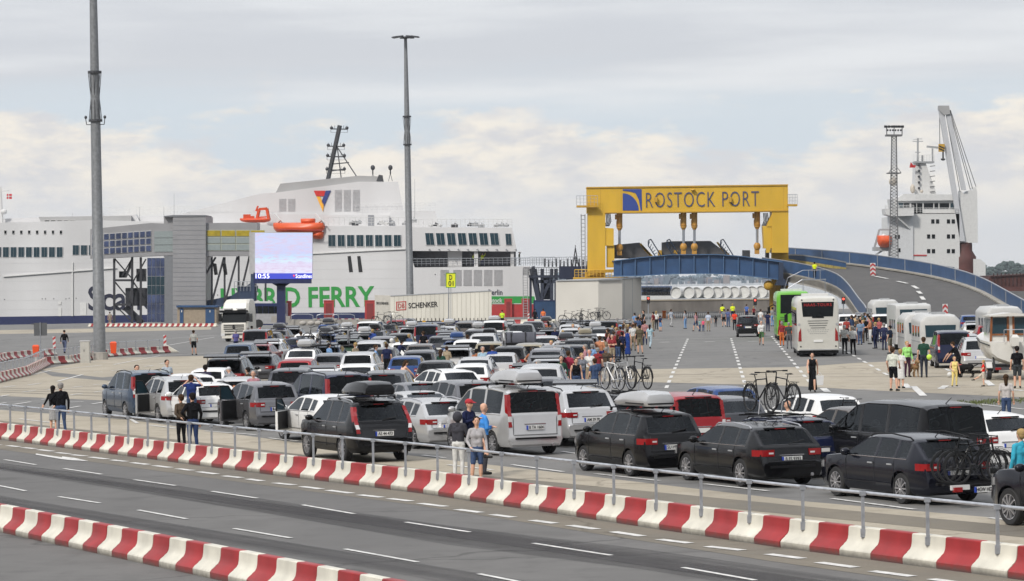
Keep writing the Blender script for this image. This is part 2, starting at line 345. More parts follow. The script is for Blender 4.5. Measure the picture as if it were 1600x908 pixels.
L1 = [((7,719),(56,727)),((100,733),(159,742)),((210,750.5),(274,759.7)),((331,768.7),(402,779.5)),((473,790),(554,804)),((634,817),(734,832.5)),((833,850),(955,869)),((1067,888),(1180,908)),((-80,704),(-40,711)),
      ((-10,758),(40,768)),((92,777),(156,787)),((216,798),(292,812)),((366,827),(455,842)),((539,859),(652,879.4)),((748,898),(840,916))]
for a, b in L1: dash(mb, a, b, .11)
# queue area dashes, left
def z8(l): return [((a / 5.675, b / 5.675 + 480), (c / 5.675, d / 5.675 + 480)) for a, b, c, d in l]
for a, b in z8([(30,712,135,700),(250,692,360,678),(200,755,310,742),(415,735,500,726),(640,714,730,704),(370,822,480,808),(620,782,730,768),(835,756,940,742),(1030,735,1130,722),(815,862,940,842),(1040,818,1150,800),(1120,838,1195,824),
               (120,866,270,842),(0,795,80,780),(0,858,50,850),(610,845,740,840),(620,896,710,880),(510,660,730,600),(965,672,1110,622),(830,577,910,573),(985,566,1100,555),(1285,528,1360,518),(1420,503,1495,490),(1145,545,1210,540),(830,690,950,682),(1345,578,1420,570)]): dash(mb, a, b, .16)
for a, b in [((28,591),(80,579)),((80,579),(160,571)),((178,570),(250,556)),((250,556),(345,551)),((345,551),(440,545)),((262,540),(335,527)),((250,530),(340,524)),((395,549),(440,543)),
             ((30,655),(98,663)),((195,650),(215,662)),((235,665),(275,670)),((320,674),(400,680)),((420,685),(465,690)),((660,712),(695,716)),((878,706),(905,710)),((700,727),(770,735)),((800,727),(880,738)),((930,741),(1030,752)),((1100,757),(1200,768)),((1300,780),(1430,797)),((1545,810),(1620,819)),((1530,632),(1600,640))]: dash(mb, a, b, .14)
# arrow
def poly(mb, pts, z=.018):
    P = [G(*p) for p in pts]; mb.add([(p.x, p.y, z) for p in P], [tuple(range(len(P)))])
poly(mb, [(56, 709.5), (97, 715.5), (97, 714), (117, 716.5), (139, 721.5), (112, 720), (97, 718.5), (56, 711.5)])
# right lanes: dotted separators
def dotted(a, b, step=6.6, ln=3.4, w=.17):
    p, q = G(*a), G(*b); D = (q - p).length; d = (q - p).normalized(); n = Vector((-d.y, d.x, 0)) * w / 2; t = 0
    while t < D:
        s0 = p + d * t; s1 = p + d * (t + ln)
        mb.add([(s0.x-n.x, s0.y-n.y, .018), (s1.x-n.x, s1.y-n.y, .018), (s1.x+n.x, s1.y+n.y, .018), (s0.x+n.x, s0.y+n.y, .018)], [(0, 1, 2, 3)]); t += step
dotted((1041, 607), (1075, 529)); dotted((1166, 607), (1142, 528)); dotted((1272, 606), (1206, 526)); dotted((1400, 594), (1285, 528)); dotted((1484, 580), (1330, 510))
dash(mb, (1005, 531), (1215, 527), .25)
for x in (1039, 1109, 1177): dash(mb, (x - 9, 535.3 - (x - 1039) * .01), (x + 8, 534.8 - (x - 1039) * .01), .5)
for a, b in [((1340,609),(1368,609)),((1465,606),(1500,605)),((1575,609),(1600,611)),((1427,604),(1443,619)),((1540,595),(1550,603)),((1286,607),(1293,613)),((1413,600),(1420,607)),((1470,608),(1478,603))]: dash(mb, a, b, .3)
tag(mb.obj('road_markings', LINE), kind='structure')
# rails set flush in the concrete
mb = MB()
for a, b in [((700, 590), (1640, 588)), ((700, 587), (1640, 583)), ((0, 607), (240, 612)), ((0, 613), (230, 622)), ((0, 610), (235, 617))]:
    dash(mb, a, b, .12)
for i in range(len(mb.v)): x, y, z = mb.v[i]; mb.v[i] = (x, y, .012)
tag(mb.obj('sunken_rails', mat('dull_rail', (.07, .065, .06), .6)), kind='structure')
# grass along edge at right
mb = MB(); r_ = random.Random(3)
for i in range(900):
    x = r_.uniform(1490, 1640); p = G(x, 632 - (x - 1490) * .055 + r_.gauss(0, 2.2)); h = r_.uniform(.03, .11); a = r_.uniform(0, 6.3)
    mb.add([(p.x, p.y, 0), (p.x + .05 * math.cos(a), p.y + .05 * math.sin(a), 0), (p.x + .03 * math.cos(a + 1), p.y + .03 * math.sin(a + 1), h)], [(0, 1, 2)])
tag(mb.obj('grass', mat('weed_green', (.10, .12, .035), .8)), 'thin weeds along the apron edge', 'grass', kind='stuff')
# ---------------------------------------------------------------- plastic barriers
REDP = mat('barrier_red', hx(150, 36, 38), .5, var=.22, scale=2.2, grime=.12); WHTP = mat('barrier_white', hx(208, 204, 190), .5, var=.18, scale=2.2, grime=.12)
def barrier_proto(name, m, Lu=.79, H=.52, bw=.30):
    prof = [(-.29,0),(-.30,.03),(-.30,.11),(-.27,.15),(-.20,.20),(-.19,.215),(-.14,.25),(-.11,.30),(-.095,.37),(-.085,H-.015),(-.07,H)]
    prof = prof + [(-y, z) for y, z in prof[::-1]]
    mb = MB(); secs = []
    for x, s in ((-Lu/2, .965), (-Lu/2+.02, 1), (Lu/2-.02, 1), (Lu/2, .965)):
        secs.append([(x, y * s, z * (1 if s == 1 else .985)) for y, z in prof])
    mb.loft(secs, closed=True)
    me = mb.mesh(name, m, 28); return me
MR, MW = barrier_proto('barrier', REDP), barrier_proto('barrier', WHTP)
def along(pts, step, start=0., grow=0.):
    """ground positions every step metres along a pixel polyline"""
    P = [G(*p) for p in pts]; out = []; t = start
    for a, b in zip(P, P[1:]):
        l = (b - a).length
        while t < l:
            q = a.lerp(b, t / l); out.append((q, math.atan2((b - a).y, (b - a).x))); t += step + grow * max(0, min(1, (q.x + 14) / 22))
        t -= l
    return out
def barrier_row(pts, step, where, group, scale=(1, 1, 1), shift=.29, ph=0, grow=0.):
    res = []
    AL = along(pts, step, grow=grow)
    for i, (p, a) in enumerate(AL):
        if grow: scale = (((AL[i+1][0] - p).length if i + 1 < len(AL) else step + grow) / .80, 1, 1)
        red = (i + ph) % 2
        o = bpy.data.objects.new('plastic_barrier', MR if red else MW); COL.objects.link(o)
        n = Vector((-math.sin(a), math.cos(a), 0))
        if n.y < 0: n = -n
        o.location = p + n * shift * scale[1]; o.rotation_euler.z = a + rnd.uniform(-.012, .012); o.scale = scale
        tag(o, ('red' if red else 'white') + ' plastic barrier block ' + where, 'barrier', group); res.append((o.location.copy(), a, red))
    return res
def handrail(pts, label, h=1.12, every=2, ph=0, r=.03):
    t = thing('handrail', label, 'railing', pts[0][0])
    mb = MB(); top = []
    for i, (p, a, red) in enumerate(pts):
        top.append((p.x, p.y, h))
        if i % every == ph:
            n = Vector((math.sin(a), -math.cos(a), 0)); n = -n if n.y > 0 else n
            m = MB(); q = p + n * .1; m.box((q.x-.028, q.y-.028, .34), (q.x+.028, q.y+.028, h - .02)); m.cb((q.x, q.y, .42), (.09, .09, .14))
            m.cb((q.x, q.y, h), (.1, .1, .08)); m.obj('post', GALV, t, world=True)
    mb.path(top, r, 8); top2 = [(x, y, h) for x, y, h in top]
    mb.obj('rail', mat('bright_galvanised', (.5, .52, .55), .35, .5, var=.2, scale=6), t, 40, world=True); return t
rowA = barrier_row(BAR, .79, 'below the long handrail across the photo', 'barriers along the handrail', grow=.2)
handrail(rowA, 'long galvanised handrail on posts above the middle red and white barrier row', ph=0)
barrier_row(BAR2, .8, 'in the nearest row, bottom left corner', 'nearest barriers bottom left', ph=1, grow=.02)
LB = [(-30, 602), (0, 594.5), (33.5, 586.6), (53, 577), (65, 571), (90, 569.5), (114.5, 568), (141, 563), (167, 558.5), (211, 555), (264, 552)]
rowB = barrier_row(LB, .8, 'in the curved row round the tall left mast', 'barriers curving round the left mast')
handrail(rowB, 'thin galvanised handrail following the curved barrier row beside the tall left mast', h=1.0, every=2, r=.02)
barrier_row([(-30, 570), (0, 564), (45, 559.5), (88, 555.5)], .8, 'in the short straight row behind the curved one', 'short straight barrier row at left')
barrier_row([(139, 511), (335, 511)], .55, 'in the far row before the terminal', 'far barriers before the terminal', scale=(.68, .8, .8))
barrier_row([(395, 529), (462, 528)], .6, 'in the far row beside the screen pole', 'far barriers by the screen pole', scale=(.75, .8, .9))
barrier_row([(490, 505.5), (565, 505.5)], .7, 'in the far row left of the long trailer', 'far barriers left of the trailer', scale=(.85, .8, 1.1))
barrier_row([(775, 509), (868, 508)], .8, 'in the far row below the red fender posts', 'far barriers by the blue container', scale=(1, 1, 1.2))
# ---------------------------------------------------------------- vehicles
def interp(pts, x):
    for (a, b), (c, d) in zip(pts, pts[1:]):
        if x <= c: return b + (d - b) * ((x - a) / (c - a) if c > a else 0)
    return pts[-1][1]
PAINT = {}
def paint(name, c, metal=.0, rough=.2):
    if name in PAINT: return PAINT[name]
    m = mat('paint_' + name, c, rough, metal, var=.07, scale=2.0, coat=.3, spec=.22); PAINT[name] = m; return m
for nm, c, me_ in [('black', (.006,.006,.007), .1), ('white', (.74,.74,.73), 0), ('silver', (.50,.50,.50), .45), ('dark grey', (.07,.072,.08), .5), ('grey', (.17,.17,.18), .6), ('navy', (.008,.012,.04), .2), ('blue', (.03,.07,.2), .4),
                   ('red', (.28,.014,.02), .2), ('beige', (.32,.28,.2), .6), ('steel blue', (.06,.085,.13), .4), ('midnight', (.009,.010,.017), .2), ('brown grey', (.12,.105,.095), .6), ('bright green', (.2,.5,.03), 0), ('dark green', (.02,.05,.03), .4), ('cream', (.60,.58,.50), 0)]: paint(nm, c, me_)
TY = {   # side outline: (x from rear, z of the top line); windows; etc.
 'suv': dict(L=4.80, W=1.90, H=1.74, belt=1.10, zb=.28, wr=.37, wb=(.98, 3.84), cowl=3.50, prof=[(0,.66),(.05,.72),(.09,.98),(.17,1.13),(.50,1.60),(.62,1.68),(1.6,1.75),(2.5,1.74),(2.75,1.70),(3.50,1.16),(4.2,1.09),(4.58,.98),(4.74,.80),(4.80,.62)],
   win=[(.66,1.25),(1.33,2.10),(2.20,3.30)], rw=(.19,.50), ws=(2.77,3.48), skirt=.30),
 'wagon': dict(L=4.75, W=1.83, H=1.47, belt=.97, zb=.22, wr=.335, wb=(.98, 3.75), cowl=3.42, prof=[(0,.60),(.05,.66),(.09,.88),(.16,.99),(.62,1.36),(.74,1.40),(1.6,1.46),(2.3,1.46),(2.6,1.42),(3.42,1.0),(4.15,.93),(4.55,.82),(4.70,.66),(4.75,.5)],
   win=[(.72,1.20),(1.27,2.00),(2.08,3.15)], rw=(.18,.62), ws=(2.63,3.40), skirt=.24),
 'hatch': dict(L=4.10, W=1.74, H=1.48, belt=.98, zb=.22, wr=.315, wb=(.72, 3.25), cowl=2.98, prof=[(0,.60),(.05,.66),(.08,.90),(.14,1.00),(.40,1.36),(.52,1.42),(1.2,1.48),(1.8,1.48),(2.15,1.43),(2.98,1.02),(3.6,.95),(3.92,.82),(4.06,.66),(4.10,.5)],
   win=[(.50,.84),(.92,1.60),(1.68,2.72)], rw=(.16,.40), ws=(2.18,2.96), skirt=.24),
 'mpv': dict(L=4.45, W=1.82, H=1.63, belt=1.04, zb=.22, wr=.33, wb=(.85, 3.52), cowl=3.35, prof=[(0,.60),(.05,.68),(.08,.96),(.13,1.06),(.40,1.50),(.50,1.56),(1.3,1.63),(2.0,1.63),(2.35,1.58),(3.35,1.08),(3.95,.98),(4.27,.84),(4.40,.68),(4.45,.5)],
   win=[(.48,.98),(1.06,1.80),(1.88,3.05)], rw=(.15,.40), ws=(2.38,3.33), skirt=.24),
 'sedan': dict(L=4.65, W=1.80, H=1.43, belt=.95, zb=.20, wr=.325, wb=(1.0, 3.75), cowl=3.45, prof=[(0,.58),(.05,.64),(.08,.86),(.12,.99),(.80,1.04),(1.45,1.37),(1.60,1.40),(2.1,1.43),(2.5,1.41),(2.65,1.38),(3.45,.98),(4.1,.91),(4.45,.80),(4.60,.64),(4.65,.5)],
   win=[(1.15,1.35),(1.40,2.05),(2.13,3.15)], rw=(.82,1.44), ws=(2.68,3.43), skirt=.22),
 'van': dict(L=4.80, W=1.92, H=1.94, belt=1.16, zb=.26, wr=.34, wb=(.95, 3.95), cowl=3.95, prof=[(0,.56),(.04,.62),(.06,1.14),(.09,1.20),(.20,1.82),(.32,1.88),(1.3,1.94),(2.5,1.93),(2.95,1.86),(3.95,1.22),(4.45,1.05),(4.68,.88),(4.76,.70),(4.80,.5)],
   win=[(.40,1.55),(1.65,2.65),(2.75,3.65)], rw=(.10,.20), ws=(2.98,3.93), skirt=.22),
 'kombi': dict(L=4.35, W=1.78, H=1.80, belt=1.10, zb=.24, wr=.32, wb=(.80, 3.50), cowl=3.40, prof=[(0,.56),(.04,.62),(.06,1.08),(.09,1.14),(.17,1.68),(.28,1.74),(1.2,1.80),(2.0,1.79),(2.4,1.72),(3.40,1.14),(3.95,1.02),(4.22,.86),(4.31,.70),(4.35,.5)],
   win=[(.34,1.10),(1.20,2.05),(2.15,3.10)], rw=(.10,.18), ws=(2.43,3.38), skirt=.22)}
HUB = {}
def wheel_meshes(r, spokes=10):
    k = (r, spokes)
    if k in HUB: return HUB[k]
    mb = MB(); w = .105; mb.lathe([(r*.66,-w),(r*.93,-w),(r,-w*.72),(r,w*.72),(r*.93,w),(r*.66,w*.9),(r*.62,w*.3)], ax='y', n=26)
    ty = mb.mesh('tyre', RUBBER, 30)
    mb = MB(); mb.k = 0; mb.lathe([(.001,.055),(r*.30,.04),(r*.60,.01)], ax='y', n=20, k=1); mb.lathe([(r*.60,.0),(r*.64,.095),(r*.68,.098),(r*.68,.09)], ax='y', n=26, k=0)
    for i in range(spokes):
        a = 2 * math.pi * i / spokes; d = Vector((math.cos(a), 0, math.sin(a))); p = d * r * .10; q = d * r * .65; p.y = .085; q.y = .09
        mb.bar(p, q, .045, .03, 0)
    mb.lathe([(.001,.10),(r*.14,.10),(r*.16,.07)], ax='y', n=12, k=0)
    rm = mb.mesh('rim', [RIMM, mat('rim_dark', (.03,.03,.03), .6, var=0)], 30); HUB[k] = (ty, rm); return HUB[k]
def car_proto(ty, lite=False, lamp='std', rails=False, plate=True):
    """returns a root whose local +x is forward and whose origin is the middle of the rear end on the ground"""
    T = TY[ty]; L_, Wd, belt, zb = T['L'], T['W'], T['belt'], T['zb']; prof = T['prof']; hw = Wd / 2
    xs = set(round(p[0], 3) for p in prof) | {0.0, L_}
    for a, b in T['win']: xs |= {a, b}
    for w in T['wb']: xs |= {w - T['wr'] - .05, w + T['wr'] + .05, w}
    xs |= {T['ws'][0], T['ws'][1], T['rw'][0], T['rw'][1]}; xs = sorted(x for x in xs if 0 <= x <= L_)
    xs = [x for i, x in enumerate(xs) if i == 0 or x - xs[i-1] > .012]
    def width(x):
        r = min(1, .86 + .14 * math.sin(min(1, x / .55) * math.pi / 2)); f = min(1, .74 + .26 * math.sin(min(1, (L_ - x) / .75) * math.pi / 2)); return hw * min(r, f)
    box = ty in ('van', 'kombi')
    def sec(x):
        zt = interp(prof, x); w = width(x); zb_ = zb + (.06 if x < .06 or x > L_ - .1 else 0); b = min(belt + .02 * (x < 1), zt - .025)
        up = zt - b; k = max(0, min(1, up / (T['H'] - belt)))
        wr = w * ((.93 if box else .96) - (.10 if box else .21) * k); z5 = max(b + .008, zt - .035 - .03 * k); low = .55 * b + .45 * zb_
        h = [(w*.90, zb_), (w*.975, zb_ + .12), (w, low), (w*.995, b - .10 if b - .10 > low else (low + b) / 2), (w*.965, b), (wr, z5), (wr*.86, z5 + (zt - z5) * .72), (wr*.45, zt)]
        if k <= .02: h[6] = (w*.74, zt - .006); h[5] = (w*.90, zt - .02)
        return [(x, y, z) for y, z in h] + [(x, -y, z) for y, z in h[::-1]]
    mb = MB(); S = [sec(x) for x in xs]; n = len(S[0]); mb.loft(S, closed=True)
    # material slots: 0 paint 1 plastic 2 side glass 3 rear glass 4 windscreen
    mats_ = [PAINT['silver'], BLACK, GLASS]
    vans_glass = T['win']
    fi = 0; lab = []
    for j in range(len(xs) - 1):
        xm = (xs[j] + xs[j+1]) / 2
        for i in range(n):
            k = 0
            ii = i if i < 8 else 14 - i      # strip index mirrored (strip i joins pts i,i+1)
            if i == 15: k = 1
            elif ii == 0: k = 1
            if ii == 1 and T['skirt'] > .28: k = 1
            if ii == 4 and any(a - .001 <= xm <= b + .001 for a, b in T['win']) : k = 2
            if ii in (5, 6, 7) or i == 7:
                if T['rw'][0] <= xm <= T['rw'][1] and (ii >= 6 or i == 7 or box): k = 3
                if T['ws'][0] <= xm <= T['ws'][1] and (ii >= 5 or i == 7): k = 4
            lab.append(k)
    lab += [0, 0]
    mb.m = lab
    me = bpy.data.meshes.new('tmp'); me.from_pydata(mb.v, [], mb.f)
    for m in mats_ + [GLASS, GLASS]: me.materials.append(m)
    me.polygons.foreach_set('material_index', mb.m)
    b = bmesh.new(); b.from_mesh(me); bmesh.ops.recalc_face_normals(b, faces=b.faces)
    b.to_mesh(me)
    b.free()
    # wheel arches
    ob = bpy.data.objects.new('tmp', me); COL.objects.link(ob)
    cb = MB()
    for wx in T['wb']:
        for s in (-1, 1): cb.lathe([(1e-3, s*(hw-.30)), (T['wr']+.045, s*(hw-.30)), (T['wr']+.055, s*(hw+.2)), (1e-3, s*(hw+.2))], (wx, 0, T['wr']), 'y', 28)
    cm = cb.mesh('cut', BLACK); co = bpy.data.objects.new('cut', cm); COL.objects.link(co)
    md = ob.modifiers.new('b', 'BOOLEAN'); md.operation = 'DIFFERENCE'; md.object = co; md.solver = 'EXACT'
    dg = bpy.context.evaluated_depsgraph_get(); me2 = bpy.data.meshes.new_from_object(ob.evaluated_get(dg))
    bpy.data.objects.remove(ob); bpy.data.objects.remove(co)
    b = bmesh.new(); b.from_mesh(me2)
    for f in b.faces:
        c = f.calc_center_median()
        for wx in T['wb']:
            d = math.hypot(c.x - wx, c.z - T['wr'])
            if d < T['wr'] + .07 and abs(c.y) > hw - .31 and f.material_index == 0 and (d < T['wr'] + .043 or abs(f.normal.y) < .35): f.material_index = 1
    # joins in the glass: inset frames
    for gi in (2, 3, 4):
        fs = [f for f in b.faces if f.material_index == gi]
        if fs and gi == 2:
            r = bmesh.ops.inset_region(b, faces=fs, thickness=.022, depth=-.008, use_even_offset=True)
            for f in r['faces']: f.material_index = 1
        elif fs:
            r = bmesh.ops.inset_region(b, faces=fs, thickness=.02, depth=-.006, use_even_offset=True)
            for f in r['faces']: f.material_index = 1
    b.to_mesh(me2); b.free()
    root = bpy.data.objects.new('parked_car', None); COL.objects.link(root)
    def sub(name, keep, mats):
        m = me2.copy(); b = bmesh.new(); b.from_mesh(m); bmesh.ops.delete(b, geom=[f for f in b.faces if not keep(f)], context='FACES')
        for f in b.faces: f.material_index = 0 if len(mats) == 1 else min(f.material_index, len(mats) - 1)
        b.to_mesh(m); b.free(); m.materials.clear()
        for q in mats: m.materials.append(q)
        if name != 'body': m.name = name
        sm(m, 34); o = bpy.data.objects.new(name, m); COL.objects.link(o); o.parent = root; return o
    body = sub('body', lambda f: f.material_index < 2, [PAINT['silver'], BLACK]); body.material_slots[0].link = 'OBJECT'; body.material_slots[0].material = PAINT['silver']
    sub('rear_window', lambda f: f.material_index == 3, [CARGLASS]); sub('windscreen', lambda f: f.material_index == 4, [CARGLASS])
    if lite:
        for s in (-1, 1): sub('side_window', lambda f, s=s: f.material_index == 2 and f.calc_center_median().y * s > 0, [CARGLASS])
    else:
        for a, c in T['win']:
            for s in (-1, 1): sub('side_window', lambda f, s=s, a=a, c=c: f.material_index == 2 and f.calc_center_median().y * s > 0 and a - .05 < f.calc_center_median().x < c + .05, [CARGLASS])
    mb = MB(); mb.box((T['rw'][0] + .15, -hw * .86, belt - .30), (T['cowl'] + .1, hw * .86, belt - .26)); mb.obj('cabin_floor', BLACK, root)
    for xs_, ys_ in (((T['win'][2][0] + .15), (-.38, .38)), ((T['win'][1][0] + .05), (-.45, 0, .45))) if not lite else (((T['win'][2][0] + .15), (-.38, .38)),):
        for y in ys_: mb = MB(); mb.loft([[(xs_, y - .22, belt - .28), (xs_, y + .22, belt - .28), (xs_ + .16, y + .22, belt - .28), (xs_ + .16, y - .22, belt - .28)], [(xs_ - .10, y - .19, belt + .10), (xs_ - .10, y + .19, belt + .10), (xs_ + .0, y + .19, belt + .10), (xs_ + .0, y - .19, belt + .10)]], closed=True); mb.ell((xs_ - .09, y, belt + .19), (.05, .12, .09), 6); mb.obj('seat', DARK, root, 50)
    # wheels
    tm, rm = wheel_meshes(T['wr'], 7 if lite else 10)
    for wx in T['wb']:
        for s in (-1, 1):
            w = bpy.data.objects.new('wheel', tm); COL.objects.link(w); w.parent = root; w.location = (wx, s * (hw - .125), T['wr']); w.rotation_euler.z = 0 if s > 0 else math.pi
            r = bpy.data.objects.new('rim', rm); COL.objects.link(r); r.parent = w
    # rear lamps
    wy = width(.05)
    for s in (-1, 1):
        mb = MB()
        if lamp == 'tall':
            z0, z1 = .82, T['H'] - .20
            for q in range(6):
                za, zc = z0 + (z1 - z0) * q / 6, z0 + (z1 - z0) * (q + 1) / 6
                def yx(z):
                    # follow the body: rear outline at this height
                    x = 0
                    for i in range(60):
                        x = i * .01
                        if interp(prof, x) > z: break
                    zt = max(z + .05, interp(prof, x + .1)); w = width(x + .04); k = max(0, min(1, (z - belt) / (T['H'] - belt))); return x, w * (.97 - (.10 if box else .21) * k * .95)
                (xa, ya), (xc, yc) = yx(za), yx(zc)
                a = [(xa - .015, s * (ya - .13), za), (xa - .015, s * (ya - .02), za), (xa + .10, s * (ya + .015), za), (xa + .12, s * (ya - .1), za)]
                c = [(xc - .015, s * (yc - .11), zc), (xc - .015, s * (yc - .02), zc), (xc + .10, s * (yc + .015), zc), (xc + .12, s * (yc - .1), zc)]
                mb.loft([a, c], closed=True, k=1 if q == 1 else 0)
        else:
            z0, z1 = belt - .22, belt - .07; x0 = -.004 if z0 < prof[1][1] else .045
            pl = [(.36, width(.36) + .006), (.14, width(.14) + .012), (.065, wy * .965 + .006), (.05, wy * .80), (.05, wy * .58), (.16, wy * .58)]
            mb.prism([(x, s * y, z0) for x, y in pl], (0, 0, z1 - z0), 0)
            mb.prism([(x, s * y, z0 + .05) for x, y in [(.044, wy * .76), (.044, wy * .61), (.06, wy * .61), (.06, wy * .76)]], (0, 0, .04), 1)
        o = mb.obj('tail_light', [REDL, CLEARL], root, 40)
        mb = MB(); fxx = L_ - .30; mb.prism([(L_ - .42, s * (width(L_-.42) + .004), belt - .33), (L_ - .17, s * (width(L_-.17) + .01), belt - .35), (L_ - .045, s * width(L_ - .05) * .92, belt - .36), (L_-.03, s*width(L_-.05)*.62, belt-.37), (L_ - .3, s * .5 * hw, belt - .36)], (0, 0, .15)); mb.obj('headlight', CLEARL, root, 40)
    # bumper/plate/trim
    if plate:
        zp = .60 if ty in ('wagon', 'suv') else .66
        zp = belt - .30 if ty in ('suv', 'wagon', 'hatch', 'mpv', 'sedan') else .80
        xr = 0
        for i in range(30):
            xr = i * .01
            if interp(prof, xr) > zp + .08: break
        mb = MB(); mb.cb((xr - .025, 0, zp), (.03, .53, .125), 0); mb.cb((xr - .026, .245, zp), (.032, .042, .122), 1); mb.obj('number_plate', [PLATE, PBLUE], root)
        T['zp'], T['xp'] = zp, xr - .042
    mb = MB(); mb.cb((-.012, 0, .50), (.03, Wd * .66, .05), 0); mb.cb((L_ + .0, 0, .50), (.03, Wd * .6, .16), 0); mb.obj('bumper_trim', BLACK, root)
    if not lite:
        for s in (-1, 1):
            mb = MB(); mx_ = T['win'][2][1] - .06; mb.ell((mx_, s * (hw + .10), belt + .07), (.07, .12, .085), 8); mb.bar((mx_, s * (hw - .1), belt), (mx_, s * (hw + .06), belt + .03), .04)
            o = mb.obj('wing_mirror', [PAINT['silver']], root, 60); o.material_slots[0].link = 'OBJECT'
            for xh in (T['win'][1][0] + .12, T['win'][2][0] + .12):
                mb = MB(); mb.cb((xh, s * (hw + .004), belt - .13), (.19, .03, .03)); mb.obj('door_handle', BLACK if ty == 'x' else GREY, root, 60)
            mb = MB()      # door gaps
            for xh in (T['win'][1][0] - .04, T['win'][2][0] - .04, T['win'][2][1] + .1):
                pts = []
                for q in range(6):
                    z = zb + .14 + (belt - zb - .14) * q / 5; low = .55 * belt + .45 * zb
                    w = hw * (.975 + .025 * min(1, (z - zb - .12) / (low - zb - .12))) if z < low else hw * (1 - .035 * max(0, (z - belt + .1) / .1))
                    pts.append((xh, s * (w + .002), z))
                for a, c in zip(pts, pts[1:]): mb.bar(a, c, .010, .006)
            mb.bar((T['wb'][0] + T['wr'] + .1, s * (hw + .001), zb + .2), (T['wb'][1] - T['wr'] - .1, s * (hw + .001), zb + .2), .012, .012)
            mb.obj('door_gap', INK, root)
            mb = MB(); za = belt - .02; mb.bar((T['win'][0][0], s * hw * .972, belt + .004), (T['win'][2][1], s * hw * .972, belt + .0), .014, .014); mb.obj('window_trim', mat('chrome', (.6, .6, .62), .2, .9, var=0), root)
        mb = MB(); zc = (belt + T['H']) / 2 - .10; x0 = T['rw'][0]; z0 = interp(prof, x0) + .02; mb.bar((x0 - .01, 0, z0), (x0 + .02, -.42, z0 + .07), .025); mb.obj('wiper', INK, root)
        mb = MB(); mb.tube((T['rw'][1] + .35, 0, T['H'] - .05), (T['rw'][1] + .12, 0, T['H'] + .10), .012, .006); mb.obj('antenna', INK, root)
        mb = MB(); zt = interp(prof, T['rw'][1]); mb.cb((T['rw'][1] + .02, 0, zt + .012), (.10, Wd * .44, .03)); mb.cb((T['rw'][1] - .02, 0, zt + .0), (.03, .3, .02), 1); mb.obj('rear_spoiler', [BLACK, REDL], root)
        mb = MB(); zs_ = [prof[1][1] - .02] + [prof[1][1] + (belt - prof[1][1]) * q / 4 for q in range(1, 5)]
        def xr_(z):
            for i in range(80):
                if interp(prof, i * .01) > z: return i * .01
            return .2
        for s in (-1, 1):
            pts = [(xr_(z + .02) - .012, s * hw * .70, z) for z in zs_]
            for a, c in zip(pts, pts[1:]): mb.bar(a, c, .012, .012)
        mb.bar((-.006, -hw * .70, zs_[0]), (-.006, hw * .70, zs_[0]), .012, .014); mb.obj('tailgate_gap', INK, root)
        mb = MB(); zq = T.get('zp', .75) + .10; mb.cb((xr_(zq + .02) - .015, 0, zq), (.02, .66, .022)); mb.obj('chrome_strip', mat('chrome', None), root)
        mb = MB(); mb.tube((-.02, -hw * .55, .30), (.2, -hw * .55, .30), .04, n=10); mb.obj('exhaust', RIMM, root, 40)
    if rails:
        for s in (-1, 1):
            x0, x1 = T['rw'][1] + .15, T['ws'][0] - .1; y = s * hw * (.80 if box else .73); mb = MB()
            zz = lambda x: interp(prof, x) - .03
            mb.path([(x0, y, zz(x0)), (x0 + .12, y, zz(x0) + .055), ((x0 + x1) / 2, y, zz((x0 + x1) / 2) + .06), (x1 - .12, y, zz(x1) + .055), (x1, y, zz(x1))], .018, 6)
            mb.obj('roof_rail', RIMM if rails == 'chrome' else BLACK, root, 40)
    # interior hint: seats seen as dark shapes are left to the tinted glass
    return root
PROTO = {}
def proto(ty, lite, lamp, rails):
    k = (ty, lite, lamp, rails)
    if k not in PROTO:
        o = car_proto(ty, lite, lamp, rails); PROTO[k] = [o, False]
    return PROTO[k]
HEADA = math.atan2(4600, -2040)      # queue near the railing
HEADB = math.atan2(4600, 317)        # far queue and lanes (vanishing point x=1117)
CARS = []
NAME = {'suv': 'suv', 'wagon': 'estate_car', 'hatch': 'hatchback', 'mpv': 'people_carrier', 'sedan': 'saloon_car', 'van': 'passenger_van', 'kombi': 'small_van'}
WORD = {'suv': 'SUV', 'wagon': 'estate car', 'hatch': 'hatchback', 'mpv': 'people carrier', 'sedan': 'saloon car', 'van': 'passenger van', 'kombi': 'boxy small van'}
def car(ty, col, x, y, mode='roof', head='A', label=None, lite=True, lamp=None, rails=False, group=None, pos=None, jig=0.):
    T = TY[ty]; lamp = lamp or ('tall' if ty in ('van', 'kombi') else 'std')
    pr = proto(ty, lite, lamp, rails)
    root = pr[0] if not pr[1] else copytree(pr[0]); pr[1] = True
    rz = (HEADA if head == 'A' else HEADB if head == 'B' else head) + jig
    if pos is None:
        if mode == 'roof':
            zr = interp(T['prof'], T['rw'][1] + .3); p = G(x, y, zr); d = Vector((math.cos(rz), math.sin(rz), 0)); pos = p - d * (T['rw'][1] + .3)
        else: pos = G(x, y)
    root.location = (pos[0], pos[1], 0); root.rotation_euler = (0, 0, rz); root.name = NAME[ty]
    for ch in root.children:
        if ch.name.split('.')[0] in ('body', 'wing_mirror'): ch.material_slots[0].link = 'OBJECT'; ch.material_slots[0].material = PAINT[col]
    tag(root, label, WORD[ty] if ty != 'suv' else 'suv', group)
    d = Vector((math.cos(rz), math.sin(rz), 0)); c = Vector((pos[0], pos[1], 0)) + d * T['L'] / 2
    CARS.append(dict(o=root, c=c, rz=rz, L=T['L'], W=T['W'], ty=ty, col=col, lab=label)); return root
def on_car(root, x, y, z):
    rz = root.rotation_euler.z; return root.location + Vector((math.cos(rz) * x - math.sin(rz) * y, math.sin(rz) * x + math.cos(rz) * y, z))
_rb = {}
